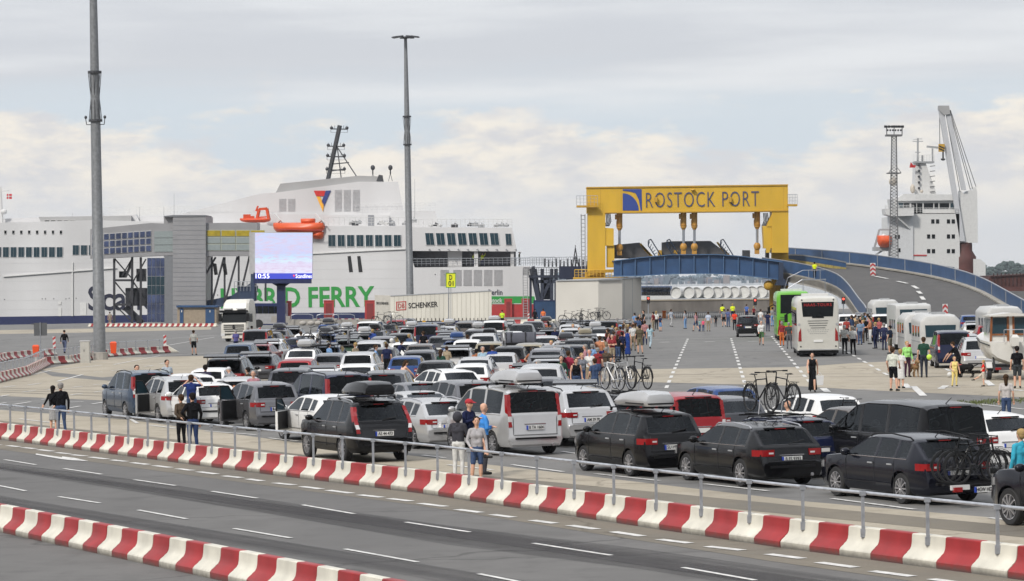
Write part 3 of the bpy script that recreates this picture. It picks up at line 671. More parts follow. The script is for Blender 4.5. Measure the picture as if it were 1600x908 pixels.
def roof_box(root, ty, col, label, x0=None, Lb=1.9, Wb=.85, y=0.):
    k = (Lb, Wb)
    T = TY[ty]
    if k not in _rb:
        r = bpy.data.objects.new('roof_box', None); COL.objects.link(r)
        mb = MB(); S = []
        for t, h, w in ((0,.16,.80),(.02,.30,.92),(.10,.37,.98),(.45,.38,1),(.75,.30,.96),(.92,.17,.80),(1,.08,.6)):
            x = t * Lb; yw = Wb / 2 * w; S.append([(x,-yw*.9,.0),(x,-yw,.06),(x,-yw*.97,h*.6),(x,-yw*.78,h*.95),(x,0,h),(x,yw*.78,h*.95),(x,yw*.97,h*.6),(x,yw,.06),(x,yw*.9,0)])
        mb.loft(S, closed=True); o = mb.obj('lid', [BLACK], r, 40); o.material_slots[0].link = 'OBJECT'
        mb = MB(); S = [[(x, -Wb/2*w-.01, .05), (x, -Wb/2*w-.01, .085), (x, Wb/2*w+.01, .085), (x, Wb/2*w+.01, .05)] for x, w in ((-.01,.8),(.1*Lb,.98),(.45*Lb,1),(.92*Lb,.8),(Lb+.01,.6))]
        mb.loft(S, closed=True); mb.obj('seam', BLACK, r)
        for xx in (.45, Lb - .55):
            mb = MB(); mb.bar((xx, -.62, -.05), (xx, .62, -.05), .05, .03)
            for s in (-1, 1): mb.bar((xx, s * .58, -.06), (xx, s * .60, -.13), .05, .05)
            mb.obj('crossbar', BLACK, r)
        _rb[k] = [r, False]
    pr = _rb[k]; r = pr[0] if not pr[1] else copytree(pr[0]); pr[1] = True
    r.location = on_car(root, T['rw'][1] + .25 if x0 is None else x0, y, T['H'] + .11); r.rotation_euler.z = root.rotation_euler.z
    for ch in r.children:
        if ch.name.startswith('lid'): ch.material_slots[0].link = 'OBJECT'; ch.material_slots[0].material = PAINT[col] if col != 'plastic' else BLACK
    return tag(r, label, 'roof box', 'roof boxes')
# ---- bicycles
def bike_proto(col, light=False):
    r = bpy.data.objects.new('bicycle', None); COL.objects.link(r)
    wr_ = .345; seg = 20
    ty = MB(); ty.lathe([(wr_-.022,-.016),(wr_,-.014),(wr_,.014),(wr_-.022,.016),(wr_-.022,-.016)], ax='y', n=28, k=0)
    rimm = mat('dark_rim', (.05,.05,.052), .4, .5) if col == 'black' else RIMM
    ty.lathe([(wr_-.045,-.009),(wr_-.022,-.010),(wr_-.022,.010),(wr_-.045,.009),(wr_-.045,-.009)], ax='y', n=28, k=1)
    for i in range(14):
        a = 2 * math.pi * i / 14; ty.bar((math.cos(a)*.02, .02 * (-1)**i, math.sin(a)*.02), (math.cos(a)*(wr_-.03), 0, math.sin(a)*(wr_-.03)), .004, k=1)
    ty.tube((0,-.045,0),(0,.045,0),.022,k=1)
    wm = ty.mesh('wheel', [RUBBER, rimm])
    for x in (0, 1.06):
        w = bpy.data.objects.new('wheel', wm); COL.objects.link(w); w.parent = r; w.location = (x, 0, wr_)
    mb = MB(); bb = (.44,0,.30); st = (.30,0,.80); ht = (.86,0,.86); hb = (.89,0,.70); rh = (0,0,wr_); fh = (1.06,0,wr_)
    for a, b, q in ((bb,st,.017),(st,(.865,0,.84),.016),(bb,hb,.02),(ht,hb,.021)): mb.tube(a, b, q)
    for s in (-1, 1):
        mb.tube((.0,s*.055,wr_),(.30,s*.03,.78),.009); mb.tube((0,s*.055,wr_),(.44,s*.03,.30),.010); mb.tube((1.06,s*.05,wr_),(.885,s*.045,.69),.012)
    fr = mb.obj('frame', PAINT[col], r, 50)
    mb = MB(); mb.tube(st,(.25,0,.93),.013); mb.loft([[(.10,-.08,.93),(.10,0,.96),(.10,.08,.93),(.10,0,.92)],[(.20,-.06,.935),(.2,0,.955),(.2,.06,.935),(.2,0,.92)],[(.38,-.015,.93),(.38,0,.945),(.38,.015,.93),(.38,0,.92)]], closed=True); mb.obj('saddle', BLACK, r, 50)
    mb = MB(); mb.tube(ht,(.84,0,.98),.014); mb.path([(.80,-.29,1.0),(.86,-.12,1.0),(.85,.12,1.0),(.80,.29,1.0)], .013); mb.tube((.80,-.30,1.),(.87,-.19,1.0),.02); mb.tube((.80,.30,1.),(.87,.19,1.0),.02); mb.obj('handlebar', BLACK, r, 50)
    mb = MB(); mb.lathe([(.09,-.006),(.09,.006),(.07,.006)], bb, 'y', 16); mb.bar((.44,.05,.30),(.56,.06,.18),.02); mb.cb((.56,.10,.18),(.09,.08,.02)); mb.bar((.44,-.05,.30),(.32,-.06,.42),.02); mb.cb((.32,-.1,.42),(.09,.08,.02)); mb.obj('crank', DARK, r)
    mb = MB()
    for rr in (0, 1.06):
        pts = [(rr + (wr_+.025) * math.cos(a), 0, wr_ + (wr_+.025) * math.sin(a)) for a in [R(t) for t in (range(20, 190, 20) if rr == 0 else range(40, 160, 20))]]
        for a, b in zip(pts, pts[1:]): mb.bar(a, b, .045, .006)
    mb.obj('mudguard', BLACK, r)
    mb = MB()
    for y in (-.05, .05): mb.tube((-.22, y, .74), (.22, y, .74), .006)
    mb.tube((-.22,-.05,.74),(-.22,.05,.74),.006); mb.bar((-.1,.05,.74),(0,.06,.36),.01); mb.bar((-.1,-.05,.74),(0,-.06,.36),.01); mb.obj('luggage_rack', BLACK, r)
    return r
_bk = {}
def bike(col, loc, rz, label, group='bicycles', flip=False, tilt=0., cat='bicycle'):
    if col not in _bk: _bk[col] = [bike_proto(col), False]
    pr = _bk[col]; r = pr[0] if not pr[1] else copytree(pr[0]); pr[1] = True
    r.location = loc; r.rotation_euler = (tilt, 0, rz + (math.pi if flip else 0)); return tag(r, label, cat, group)
def bikes_on(root, ty, specs, H=None):
    T = TY[ty]; H = H or T['H']
    for (col, x, y, flip, lab) in specs:
        bike(col, on_car(root, x + (1.06 if flip else 0), y, H + .10), root.rotation_euler.z, lab, 'bicycles carried on car roofs', flip)
        c = thing('bicycle_carrier', 'roof carrier under the ' + lab.split(' above')[0], 'bike carrier', on_car(root, x - .2, y, H + .02), root.rotation_euler.z, 'roof bicycle carriers')
        mb = MB(); mb.bar((0,0,.03),(1.5,0,.03),.07,.03); mb.bar((.2,-.3,0),(.2,.3,0),.04); mb.bar((1.3,-.3,0),(1.3,.3,0),.04); mb.obj('wheel_tray', BLACK, c)
        mb = MB(); mb.tube((.65,.1,.03),(.68,.03,.42),.014); mb.obj('frame_clamp', RIMM, c)
def plate_text(root, ty, s):
    T = TY[ty]; me = textmesh(s, .125, INK, .003, .0015); me.transform(Matrix.Diagonal((.82, 1, 1, 1)))
    me.transform(Matrix(((0,0,-1,0),(-1,0,0,0),(0,1,0,0),(0,0,0,1))))
    for ch in root.children:
        if ch.name.startswith('number_plate'):
            o = bpy.data.objects.new('plate_text', me); COL.objects.link(o); o.parent = ch; o.location = (T['xp'] - .002, -.02, T['zp'])
def open_door(root, ty, col, side, ang=62, wi=2):
    T = TY[ty]; x = T['win'][wi][1] - .02; hw = T['W'] / 2; a = thing('d', None, None); a.name = 'open_door'; a.parent = root; del_props(a)
    a.location = (x, side * (hw - .02), 0); a.rotation_euler.z = -side * R(ang) ; z0, zb, zt = T['zb'] + .1, T['belt'], T['H'] - .12; Ld = min(1.0, x - T['win'][wi][0])
    me = MB(); me.prism([(0, 0, z0), (-Ld, 0, z0), (-Ld, 0, zb), (0, 0, zb)], (0, .07, 0), 0); me.prism([(-.06, .0 if side > 0 else .07, z0 + .06), (-Ld + .06, .0 if side > 0 else .07, z0 + .06), (-Ld + .06, .0 if side > 0 else .07, zb - .03), (-.06, .0 if side > 0 else .07, zb - .03)], (0, -.03 * side, 0), 1)
    me.path([(0, .03, zb), (-Ld * .5, .03 - side * .0, zt), (-Ld, .03, zt), (-Ld, .03, zb)], .025, 6, 1)
    o = me.obj('door_panel', [PAINT[col], BLACK], a); g = MB(); g.prism([(-.05, .03, zb), (-Ld * .5, .03, zt - .02), (-Ld + .02, .03, zt - .02), (-Ld + .02, .03, zb)], (0, .01, 0)); g.obj('door_glass', GLASSB, o)
def del_props(a):
    for k in list(a.keys()): del a[k]
def open_hatch(root, ty, col):
    T = TY[ty]; x = T['rw'][1]; z = T['H'] - .02; hw = T['W'] / 2 * .8
    mb = MB(); mb.loft([[(x, -hw, z), (x, hw, z), (x, hw, z + .05), (x, -hw, z + .05)], [(x - .55, -hw * .98, z + .14), (x - .55, hw * .98, z + .14), (x - .55, hw * .98, z + .19), (x - .55, -hw * .98, z + .19)], [(x - 1.0, -hw * 1.0, z + .03), (x - 1.0, hw, z + .03), (x - 1.02, hw, z + .09), (x - 1.02, -hw, z + .09)]], closed=True)
    o = mb.obj('open_tailgate', [PAINT[col]], root, 30)
    for s in (-1, 1):
        g = MB(); g.tube((x + .05, s * hw * .95, T['belt'] + .1), (x - .5, s * hw * .9, z + .12), .015); g.obj('gas_strut', BLACK, o)
    mb = MB(); mb.cb((.30, 0, T['belt'] - .12), (.4, T['W'] * .78, T['H'] - T['belt'] - .0)); 
    return o
# ---------------------------------------------------------------- people (each body one continuous remeshed surface)
POSES = {
 'stand': dict(),
 'stand2': dict(eL=(-.26,-.03,1.14), wL=(-.27,.10,.90), eR=(.27,.0,1.13), wR=(.20,.18,.98), kR=(.12,.03,.49), aR=(.16,.0,.08)),
 'cross': dict(eL=(-.25,.02,1.15), wL=(.03,.20,1.17), eR=(.25,.02,1.15), wR=(-.04,.18,1.13)),
 'hips': dict(eL=(-.36,-.10,1.18), wL=(-.17,.02,1.0), eR=(.26,-.02,1.13), wR=(.25,.06,.88), aR=(.14,.02,.08)),
 'walk': dict(kL=(-.09,.22,.52), aL=(-.09,.26,.10), kR=(.09,-.05,.48), aR=(.09,-.34,.16), tR=-.6, eL=(-.24,-.14,1.15), wL=(-.24,-.12,.90), eR=(.24,.10,1.15), wR=(.22,.26,.97)),
 'photo': dict(eL=(-.33,.16,1.38), wL=(-.12,.20,1.60), eR=(.33,.16,1.38), wR=(.12,.20,1.60)),
 'hold': dict(eL=(-.24,.04,1.15), wL=(-.12,.27,1.12), eR=(.24,.04,1.15), wR=(.12,.27,1.14)),
 'embrace': dict(eL=(-.30,.10,1.22), wL=(-.42,.12,1.05), eR=(.25,-.06,1.14), wR=(.13,-.14,1.02)),
 'rail_sit': dict(kL=(-.12,.40,.80), aL=(-.03,.52,.38), kR=(.13,.42,.78), aR=(.16,.34,.34), eL=(-.24,.06,1.17), wL=(-.10,.26,1.26), eR=(.24,.06,1.17), wR=(.10,.24,1.26), lean=.08),
 'lean': dict(lean=.42, eL=(-.2,.52,1.05), wL=(-.16,.66,.86), eR=(.2,.52,1.05), wR=(.16,.64,.88)),
 'kick': dict(kR=(.09,.33,.62), aR=(.10,.62,.48), kL=(-.08,0,.49), eL=(-.34,.0,1.22), wL=(-.52,.10,1.12), eR=(.34,-.1,1.22), wR=(.48,-.2,1.1)),
 'wave': dict(eL=(-.34,.05,1.45), wL=(-.36,.15,1.70), eR=(.25,0,1.13), wR=(.24,.05,.9)),
}
_body = {}
BM = [mat('skin', hx(196, 150, 124), .6, var=.05), mat('cloth_a', (.1,.1,.1), .85), mat('cloth_b', (.1,.1,.1), .85), mat('shoe', (.03,.03,.03), .6), mat('eye', (.02,.02,.02), .5, var=0)]
def prims(pose, outfit):
    P = POSES[pose]; g = lambda k, d: Vector(P.get(k, d)); lean = P.get('lean', 0); A = []
    legs, sleeve = outfit
    def t(p):      # lean the upper body forward about the hips
        p = Vector(p); 
        if lean and p.z > .95 - 0 : z = p.z - .95; return Vector((p.x, p.y + z * math.sin(lean), .95 + z * math.cos(lean)))
        return p
    def c(a, b, ra, rb, tg, tr=True): A.append(((t(a) if tr else Vector(a)), (t(b) if tr else Vector(b)), ra, rb, tg))
    c((-.055,0,.93),(.055,0,.93),.115,.115,2,False); c((-.045,.01,1.08),(.045,.01,1.08),.106,.106,1); c((-.07,.005,1.27),(.07,.005,1.27),.118,.118,1)
    for s in (-1, 1): c((s*.055,.0,.99),(s*.075,.0,1.33),.104,.10,1)
    c((-.135,-.005,1.405),(.135,-.005,1.405),.062,.062,1); c((0,-.01,1.40),(0,-.005,1.47),.07,.05,1); c((0,-.0,1.45),(0,.015,1.54),.05,.052,0)
    c((0,.012,1.61),(0,.008,1.665),.083,.09,0); c((0,.045,1.585),(0,.03,1.56),.052,.05,0); c((0,.095,1.625),(0,.112,1.608),.012,.016,0)
    for s in (-1, 1): c((s*.088,.0,1.635),(s*.09,-.005,1.605),.017,.013,0); c((s*.034,.091,1.645),(s*.036,.092,1.645),.010,.010,4)
    for s, q in ((-1, 'L'), (1, 'R')):
        sh = Vector((s*.178,-.005,1.395)); el = g('e'+q, (s*.245,-.03,1.13)); wr = g('w'+q, (s*.26,.05,.89))
        ft = 1 if sleeve == 'long' else 0
        raised = pose in ('photo',)
        sh_, el_, wr_ = t(sh), (t(el) if pose != 'lean' else el), (t(wr) if pose != 'lean' else wr)
        c(sh_, sh_.lerp(el_, .62), .058, .054, 1 if sleeve != 'none' else 0, False); c(sh_.lerp(el_, .55), el_, .046 if ft == 0 else .052, .041 if ft == 0 else .047, ft, False)
        c(el_, wr_, .041 + .006 * ft, .027 + .008 * ft, ft, False)
        d = (wr_ - el_).normalized(); side = d.cross(Vector((0, 0, 1)) if abs(d.z) < .8 else Vector((0, 1, 0))).normalized(); nrm = d.cross(side)
        c(wr_ + d*.015, wr_ + d * .075, .024, .026, 0, False); c(wr_ + d*.03 + side*.014, wr_ + d*.075 + side*.018, .022, .02, 0, False); c(wr_ + d*.03 - side*.014, wr_ + d*.075 - side*.018, .022, .02, 0, False)
        for i, (o, l) in enumerate(((-.030,.066),(-.010,.078),(.011,.074),(.031,.058))):
            b0 = wr_ + d * .085 + side * o; b1 = b0 + d * l * .55 + nrm * .006; b2 = b1 + d * l * .38 + nrm * .018
            c(b0, b1, .0098, .0095, 0, False); c(b1, b2, .0095, .009, 0, False)
        th = wr_ + d * .03 - side * .028; c(th, th - side*.026 + d*.032, .012, .0105, 0, False); c(th - side*.026 + d*.032, th - side*.03 + d*.058 + nrm*.008, .0105, .0095, 0, False)
        hp = Vector((s*.085,0,.90)); kn = g('k'+q, (s*.10,.02,.49)); an = g('a'+q, (s*.105,-.02,.09)); ad = P.get('t'+q, 0)
        lt = 2 if legs == 'trousers' else 0
        c(hp, hp.lerp(kn, .8 if legs != 'trousers' else 1), .098, .076 if legs != 'trousers' else .062, 2, False)
        if legs != 'trousers': c(hp.lerp(kn, .6), kn, .062, .054, 0, False)
        sd_ = (an - kn).normalized(); c(kn, kn.lerp(an, .45), .056, .055, lt, False); c(kn.lerp(an, .35), an, .055 if lt else .05, .044 if lt else .036, lt, False)
        toe = an + Vector((s*.02, .15, -.045 + (ad * .1))); heel = an + Vector((0, -.035, -.04))
        c(heel, toe, .040, .034, 3, False); c(an, heel, .04, .042, 3, False)
    if legs in ('skirt', 'dress', 'gown'):
        hem = {'skirt': .50, 'dress': .46, 'gown': .14}[legs]; tg = 2 if legs == 'skirt' else 1
        for i in range(12):
            a = 2 * math.pi * i / 12; r2 = .15 if legs != 'gown' else .17
            c((.07*math.cos(a), .05*math.sin(a), .98), (r2*math.cos(a), r2*.8*math.sin(a), hem), .07, .045, tg, False)
    return A
def body_mesh(pose, outfit):
    k = (pose, outfit)
    if k in _body: return _body[k]
    A = prims(pose, outfit); bm = bmesh.new()
    for a, b, ra, rb, tg in A:
        sub = 2 if ra > .02 else 1
        for p, r in ((a, ra), (b, rb)): bmesh.ops.create_icosphere(bm, subdivisions=sub, radius=r * 1.02, matrix=Matrix.Translation(p))
        d = b - a
        if d.length > .004:
            m = Matrix.Translation((a + b) / 2) @ d.to_track_quat('Z', 'Y').to_matrix().to_4x4()
            bmesh.ops.create_cone(bm, cap_ends=True, segments=12, radius1=ra, radius2=rb, depth=d.length, matrix=m)
    me = bpy.data.meshes.new('t'); bm.to_mesh(me); bm.free(); ob = bpy.data.objects.new('t', me); COL.objects.link(ob)
    r = ob.modifiers.new('r', 'REMESH'); r.mode = 'VOXEL'; r.voxel_size = .0125; s = ob.modifiers.new('s', 'SMOOTH'); s.iterations = 2; s.factor = .4
    dg = bpy.context.evaluated_depsgraph_get(); m2 = bpy.data.meshes.new_from_object(ob.evaluated_get(dg)); bpy.data.objects.remove(ob)
    n = len(m2.polygons); C_ = np.zeros(n * 3); m2.polygons.foreach_get('center', C_); C_ = C_.reshape(-1, 3)
    best = np.full(n, 9.); tg_ = np.zeros(n, int)
    for a, b, ra, rb, tg in A:
        a_, d_ = np.array(a), np.array(b - a); tt = np.clip(((C_ - a_) @ d_) / max(1e-9, d_ @ d_), 0, 1)
        ds = np.linalg.norm(C_ - (a_ + tt[:, None] * d_), axis=1) - (ra + (rb - ra) * tt)
        w = ds < best; best[w] = ds[w]; tg_[w] = tg
    m2.materials.clear()
    for q in BM: m2.materials.append(q)
    m2.polygons.foreach_set('material_index', tg_.astype(int)); m2.polygons.foreach_set('use_smooth', [True] * n); m2.name = 'body'
    _body[k] = m2; return m2
HAIR = {'brown': (.05,.028,.015), 'dark': (.014,.011,.01), 'grey': (.25,.24,.23), 'white': (.55,.54,.52), 'blond': (.36,.25,.11), 'ginger': (.28,.09,.03)}
_hm = {}
def hair_mesh(kind):
    if kind in _hm: return _hm[kind]
    mb = MB()
    if kind == 'cap': mb.ell((0,-.002,1.68), (.102,.108,.085), 10); mb.loft([[(-.07,.08,1.69),(.07,.08,1.69),(.07,.08,1.70),(-.07,.08,1.70)],[(-.05,.19,1.672),(.05,.19,1.672),(.05,.19,1.68),(-.05,.19,1.68)]], closed=True)
    else:
        mb.ell((0,-.018,1.672), (.103,.108,.096), 12); mb.ell((0,-.05,1.62), (.09,.065,.08), 8)
        if kind == 'long': mb.tube((0,-.06,1.64),(0,-.085,1.42),.085,.055,10); mb.ell((0,-.085,1.42),(.055,.035,.05),8)
        if kind == 'tail': mb.ell((0,-.125,1.68),(.045,.045,.045),8)
        if kind == 'hood': mb.ell((0,-.03,1.62),(.13,.12,.14),10)
    _hm[kind] = mb.mesh('hair', GREY, 60); return _hm[kind]
CL = {}
def cloth(c):
    c = tuple(c)
    if c not in CL: CL[c] = mat('cloth_%d' % len(CL), c, .9, var=.18, scale=14, spec=.12)
    return CL[c]
SK = {'light': hx(205,160,135), 'tan': hx(170,120,90), 'red': hx(215,150,130)}
PEOPLE = []
def person(label, x, y, top, bot, pose='stand', hair='brown', style='short', face=0., legs='trousers', sleeve='short', h=1.75, shoes=(.03,.03,.03), z=0., group=None, pos=None, shoec=None, mir=False, skin='light'):
    """x, y: pixel of the feet; face: degrees, 0 looks away from the camera"""
    p = Vector(pos) if pos is not None else G(x, y, z); p.z = z
    s = h / 1.757; o = bpy.data.objects.new('person', None); COL.objects.link(o); o.location = p
    o.rotation_euler.z = -R(face) ; o.scale = ((-s if mir else s) * (.93 if legs in ('skirt', 'dress', 'gown') or style == 'long' else 1), s, s)
    b = bpy.data.objects.new('body', body_mesh(pose, (legs, sleeve))); COL.objects.link(b); b.parent = o
    for i, m in enumerate([mat('skin_' + skin, SK[skin], .6, var=.05), cloth(top), cloth(bot), cloth(shoes), BM[4]]):
        b.material_slots[i].link = 'OBJECT'; b.material_slots[i].material = m
    if style != 'bald':
        hr = bpy.data.objects.new('cap' if style == 'cap' else 'hair', hair_mesh(style)); COL.objects.link(hr); hr.parent = o
        hr.material_slots[0].link = 'OBJECT'; hr.material_slots[0].material = cloth(HAIR[hair] if isinstance(hair, str) else hair)
        ln = POSES[pose].get('lean', 0)
        if ln:
            hr.rotation_euler.x = -ln; c_ = Vector((0, 0, .95)); m_ = Matrix.Rotation(-ln, 3, 'X'); hr.location = c_ - m_ @ c_
    tag(o, label, 'person', group); PEOPLE.append(o); return o
# ---------------------------------------------------------------- ferry
def base_thing(name, label, cat, pl, px, py, group=None):
    p = pl(px, py); return thing(name, label, cat, p, 0, group)
def mbo(name, fn, m, parent, smooth=None):
    mb = MB(); fn(mb); return mb.obj(name, m, parent, smooth, world=True)
def glazing(pl, x0, y0, x1, y1, n, parent, gm, fm, gap=.14, off=0., slant=0., name='window', split=2):
    """n separate windows between x0 and x1, each a frame with a pane child"""
    w = (x1 - x0) / n
    for i in range(n):
        a, b = x0 + i * w + w * gap / 2, x0 + (i + 1) * w - w * gap / 2; s = slant
        f = mbo(name, lambda m: m.slab(pl, [(a, y0), (b, y0), (b + s, y1), (a + s, y1)], off - .03, .06), fm, parent)
        m = MB(); e = (b - a) * .07; ww = (b - a - 2 * e) / split
        for k in range(split):
            p, q = a + e + k * ww + (e * .4 if k else 0), a + e + (k + 1) * ww
            m.slab(pl, [(p, y0 + .8), (q, y0 + .8), (q + s, y1 - .8), (p + s, y1 - .8)], off - .06, .03)
        m.obj('pane', gm, f, world=True)
def rail(pl, pts, h, parent, off=0., n=12, r=.035, m=None, name='deck_rail', rows=3):
    """ship railing along pixel points, h metres high"""
    mb = MB(); P = [pl(x, y, off) for x, y in pts]; tot = sum((b - a).length for a, b in zip(P, P[1:])); up = Vector((0, 0, 1))
    for a, b in zip(P, P[1:]):
        for k in range(rows): mb.tube(a + up * h * (k + 1) / rows, b + up * h * (k + 1) / rows, r * (1 if k == rows - 1 else .6), n=5)
        c = max(1, round(n * (b - a).length / tot))
        for i in range(c + 1): q = a.lerp(b, i / c); mb.tube(q, q + up * h, r * .8, n=5)
    return mb.obj(name, m or WHITE, parent, world=True)
SH = Plane(Wp(500, 440, 414), (0, 1)); a_, b_ = Wp(500, 440, 414), Wp(0, 440, 434); d_ = (a_ - b_); SH = Plane(a_, (-d_.y, d_.x)); SH.ext = Vector((-.06, 1, 0)).normalized()
HULLW = mat('hull_white', (.57, .57, .575), .4, var=.14, scale=.09, streak=.25); HULLG = mat('hull_grey', (.34, .34, .34), .5, var=.12, scale=.2)
ferry = base_thing('ferry', 'large white ferry moored behind the terminal with HYBRID FERRY painted in green on its hull', 'ferry', SH, 420, 500)
mbo('hull', lambda m: m.slab(SH, [(-90, 400), (640, 393), (648, 418), (828, 416), (836, 466), (839, 520), (-90, 528)], 0, 24), HULLW, ferry)
mbo('waterline_band', lambda m: m.slab(SH, [(-90, 496), (0, 495), (455, 489), (765, 487), (765, 520), (-90, 524)], -.03, .2), NAVY, ferry)
mbo('green_band', lambda m: m.slab(SH, [(766, 463), (835, 463), (837, 477), (766, 477)], -.04, .2), GREEN, ferry)
mbo('red_bottom', lambda m: m.slab(SH, [(766, 478), (837, 478), (839, 515), (766, 515)], -.04, .2), RED, ferry)
mbo('superstructure', lambda m: (m.slab(SH, [(-90, 352), (0, 348), (145, 344), (400, 350), (505, 362), (505, 353), (642, 353), (640, 398), (-90, 403)], .05, 22)), HULLW, ferry)
mbo('stern_block', lambda m: m.slab(SH, [(634, 355), (800, 356), (808, 393), (634, 392)], -.3, 22), HULLW, ferry)
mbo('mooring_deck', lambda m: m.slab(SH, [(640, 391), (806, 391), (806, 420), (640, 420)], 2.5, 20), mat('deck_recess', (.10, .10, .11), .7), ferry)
for x0, x1, o_ in ((700, 722, 1.2), (798, 803, .1), (741, 747, .1)): mbo('bulkhead', lambda m: m.slab(SH, [(x0, 393), (x1, 393), (x1, 417), (x0, 417)], o_, .5 + o_), HULLW, ferry)
fun = mbo('funnel_casing', lambda m: m.slab(SH, [(285, 334), (405, 303), (431, 301), (560, 284), (600, 284), (622, 284), (632, 340), (505, 354), (300, 354)], 5, 9), HULLW, ferry)
mbo('funnel_top', lambda m: m.slab(SH, [(431, 301), (438, 287), (562, 274.5), (598, 276), (600, 285), (560, 285.5)], 5.5, 8), HULLG, fun)
mbo('exhaust_outlet', lambda m: m.slab(SH, [(592, 273), (598, 274), (599, 283), (588, 283)], 5.2, 2), DARK, fun)
mbo('upper_deck', lambda m: (m.slab(SH, [(505, 336), (608, 336), (608, 355), (505, 355)], 2.5, 14), m.slab(SH, [(608, 330), (680, 330), (686, 357), (608, 357)], 4, 14), m.slab(SH, [(-60, 350), (-60, 344), (150, 337), (260, 339), (320, 335), (505, 335), (505, 364), (150, 364)], 4, 14), m.slab(SH, [(180, 338), (212, 335), (218, 346), (178, 348)], 3, 4)), HULLW, ferry)
mbo('wheelhouse', lambda m: (m.slab(SH, [(60, 339), (205, 337), (205, 351), (66, 351)], 2, 12)), HULLG, ferry)
glazing(SH, 68, 343.5, 118, 348.5, 5, ferry, GLASS, WHITE, off=1.9, split=1)
# windows
glazing(SH, -9, 385.5, 99, 402.5, 9, ferry, GLASSB, HULLW, off=-.03)
glazing(SH, 112, 382.5, 150, 399, 3, ferry, GLASSB, HULLW, off=-.03)
glazing(SH, 511, 366.5, 628, 385.5, 8, ferry, GLASSB, HULLW, off=-.03, slant=.3)
glazing(SH, 662, 363.5, 780, 383.5, 7, ferry, GLASSB, HULLW, off=-.36, slant=2.2); glazing(SH, 788, 364.5, 799.5, 383.5, 1, ferry, GLASSB, HULLW, off=-.36, slant=1.5)
for i in range(9): glazing(SH, -6 + i * 12.4, 359.5, -2.5 + i * 12.4, 366, 1, ferry, GLASS, WHITE, off=0, split=1, gap=0)
for x in (436, 450, 523, 537, 551):
    mbo('louvre', lambda m: [m.slab(SH, [(x, y), (x + 11, y - .6), (x + 11, y + .7), (x, y + 1.3)], 4.93, .05) for y in np.arange(311 if x < 500 else 297, 331, 2.0)], mat('louvre_grey', (.44, .44, .45), .5), fun)
for i in range(6):
    x = 692 + i * 16 - (4 if i == 0 else 0)
    mbo('louvre', lambda m: [m.slab(SH, [(x, y), (x + 13, y), (x + 13, y + .8), (x, y + .8)], -.08, .08) for y in np.arange(421.5, 447, 1.7)], mat('louvre_grey', (.40, .40, .41), .5), ferry)
for x in (542, 557): mbo('hull_slot', lambda m: m.slab(SH, [(x + 1, 400.5), (x + 6, 400), (x + 9.5, 425), (x + 3.5, 425.5)], -.04, .1), INK, ferry)
mbo('rubbing_strake', lambda m: (m.slab(SH, [(5, 431.5), (182, 418), (182, 419.3), (5, 432.8)], -.25, .3), m.slab(SH, [(455, 397.5), (640, 388), (640, 389.3), (455, 398.8)], -.2, .3)), WHITE, ferry)
mbo('hull_seams', lambda m: [m.slab(SH, [(-60, y), (640, y - 5), (640, y - 4.6), (-60, y + .4)], -.012, .02) for y in (412, 425, 440, 455, 470, 484)], mat('seam_grey', (.50, .50, .51), .5), ferry)
mbo('hull_fitting', lambda m: (m.rect(SH, 91, 471, 96, 476, -.1, .1), m.rect(SH, 91, 481, 96, 494, -.1, .1), m.rect(SH, 125, 473, 135, 493, -.1, .1), m.rect(SH, 112, 410, 114, 494, -.2, .2)), WHITE, ferry)
for x, y in ((7, 468), (66, 467), (71, 467), (84, 467), (103, 467), (108, 466), (119, 466), (680, 429), (694, 429), (330, 462), (340, 461)): mbo('porthole', lambda m: m.tube(SH(x, y, -.06), SH(x, y, .1), .07, n=8), INK, ferry)
for i in range(10):
    x = 672 + i * 15; p = SH(x, 390, -.35); mbo('deck_lamp', lambda m: (m.ell(p - SH.n * .25, (.16, .16, .12), 6), m.tube(p, p - SH.n * .25, .04)), GREY, ferry)
rail(SH, [(505, 352), (640, 352)], 1.1, ferry, .3, 16); rail(SH, [(640, 355), (800, 355)], 1.1, ferry, .1, 22); rail(SH, [(645, 416), (828, 414)], 1.0, ferry, .05, 26, m=GALV); rail(SH, [(150, 336), (430, 333)], 1.1, ferry, 4, 26, r=.02); rail(SH, [(555, 331), (680, 329)], 1.1, ferry, 4.5, 16, r=.025)
rail(SH, [(828, 414), (868, 414)], 1.1, ferry, 4, 8, m=GALV)
# logo
lg = base_thing('tmp', None, None, SH, 504, 315); lg.name = 'company_emblem'; del_props(lg); lg.parent = fun; lg.location = SH(504, 315, 4.9) - parent_world(fun)
mbo('emblem_red', lambda m: m.slab(SH, [(490, 298), (508.5, 298), (506.5, 306.5), (494, 306.5)], 4.88, .08), mat('emblem_red_paint', hx(190,45,40), .5), lg)
mbo('emblem_blue', lambda m: m.slab(SH, [(509, 298), (517, 297.6), (506, 323), (502.5, 315)], 4.88, .08), mat('emblem_blue_paint', hx(45,60,120), .5), lg)
mbo('emblem_yellow', lambda m: m.slab(SH, [(494.3, 307.2), (500, 307.2), (506, 320), (504.6, 331)], 4.88, .08), mat('emblem_yellow_paint', hx(225,165,50), .5), lg)
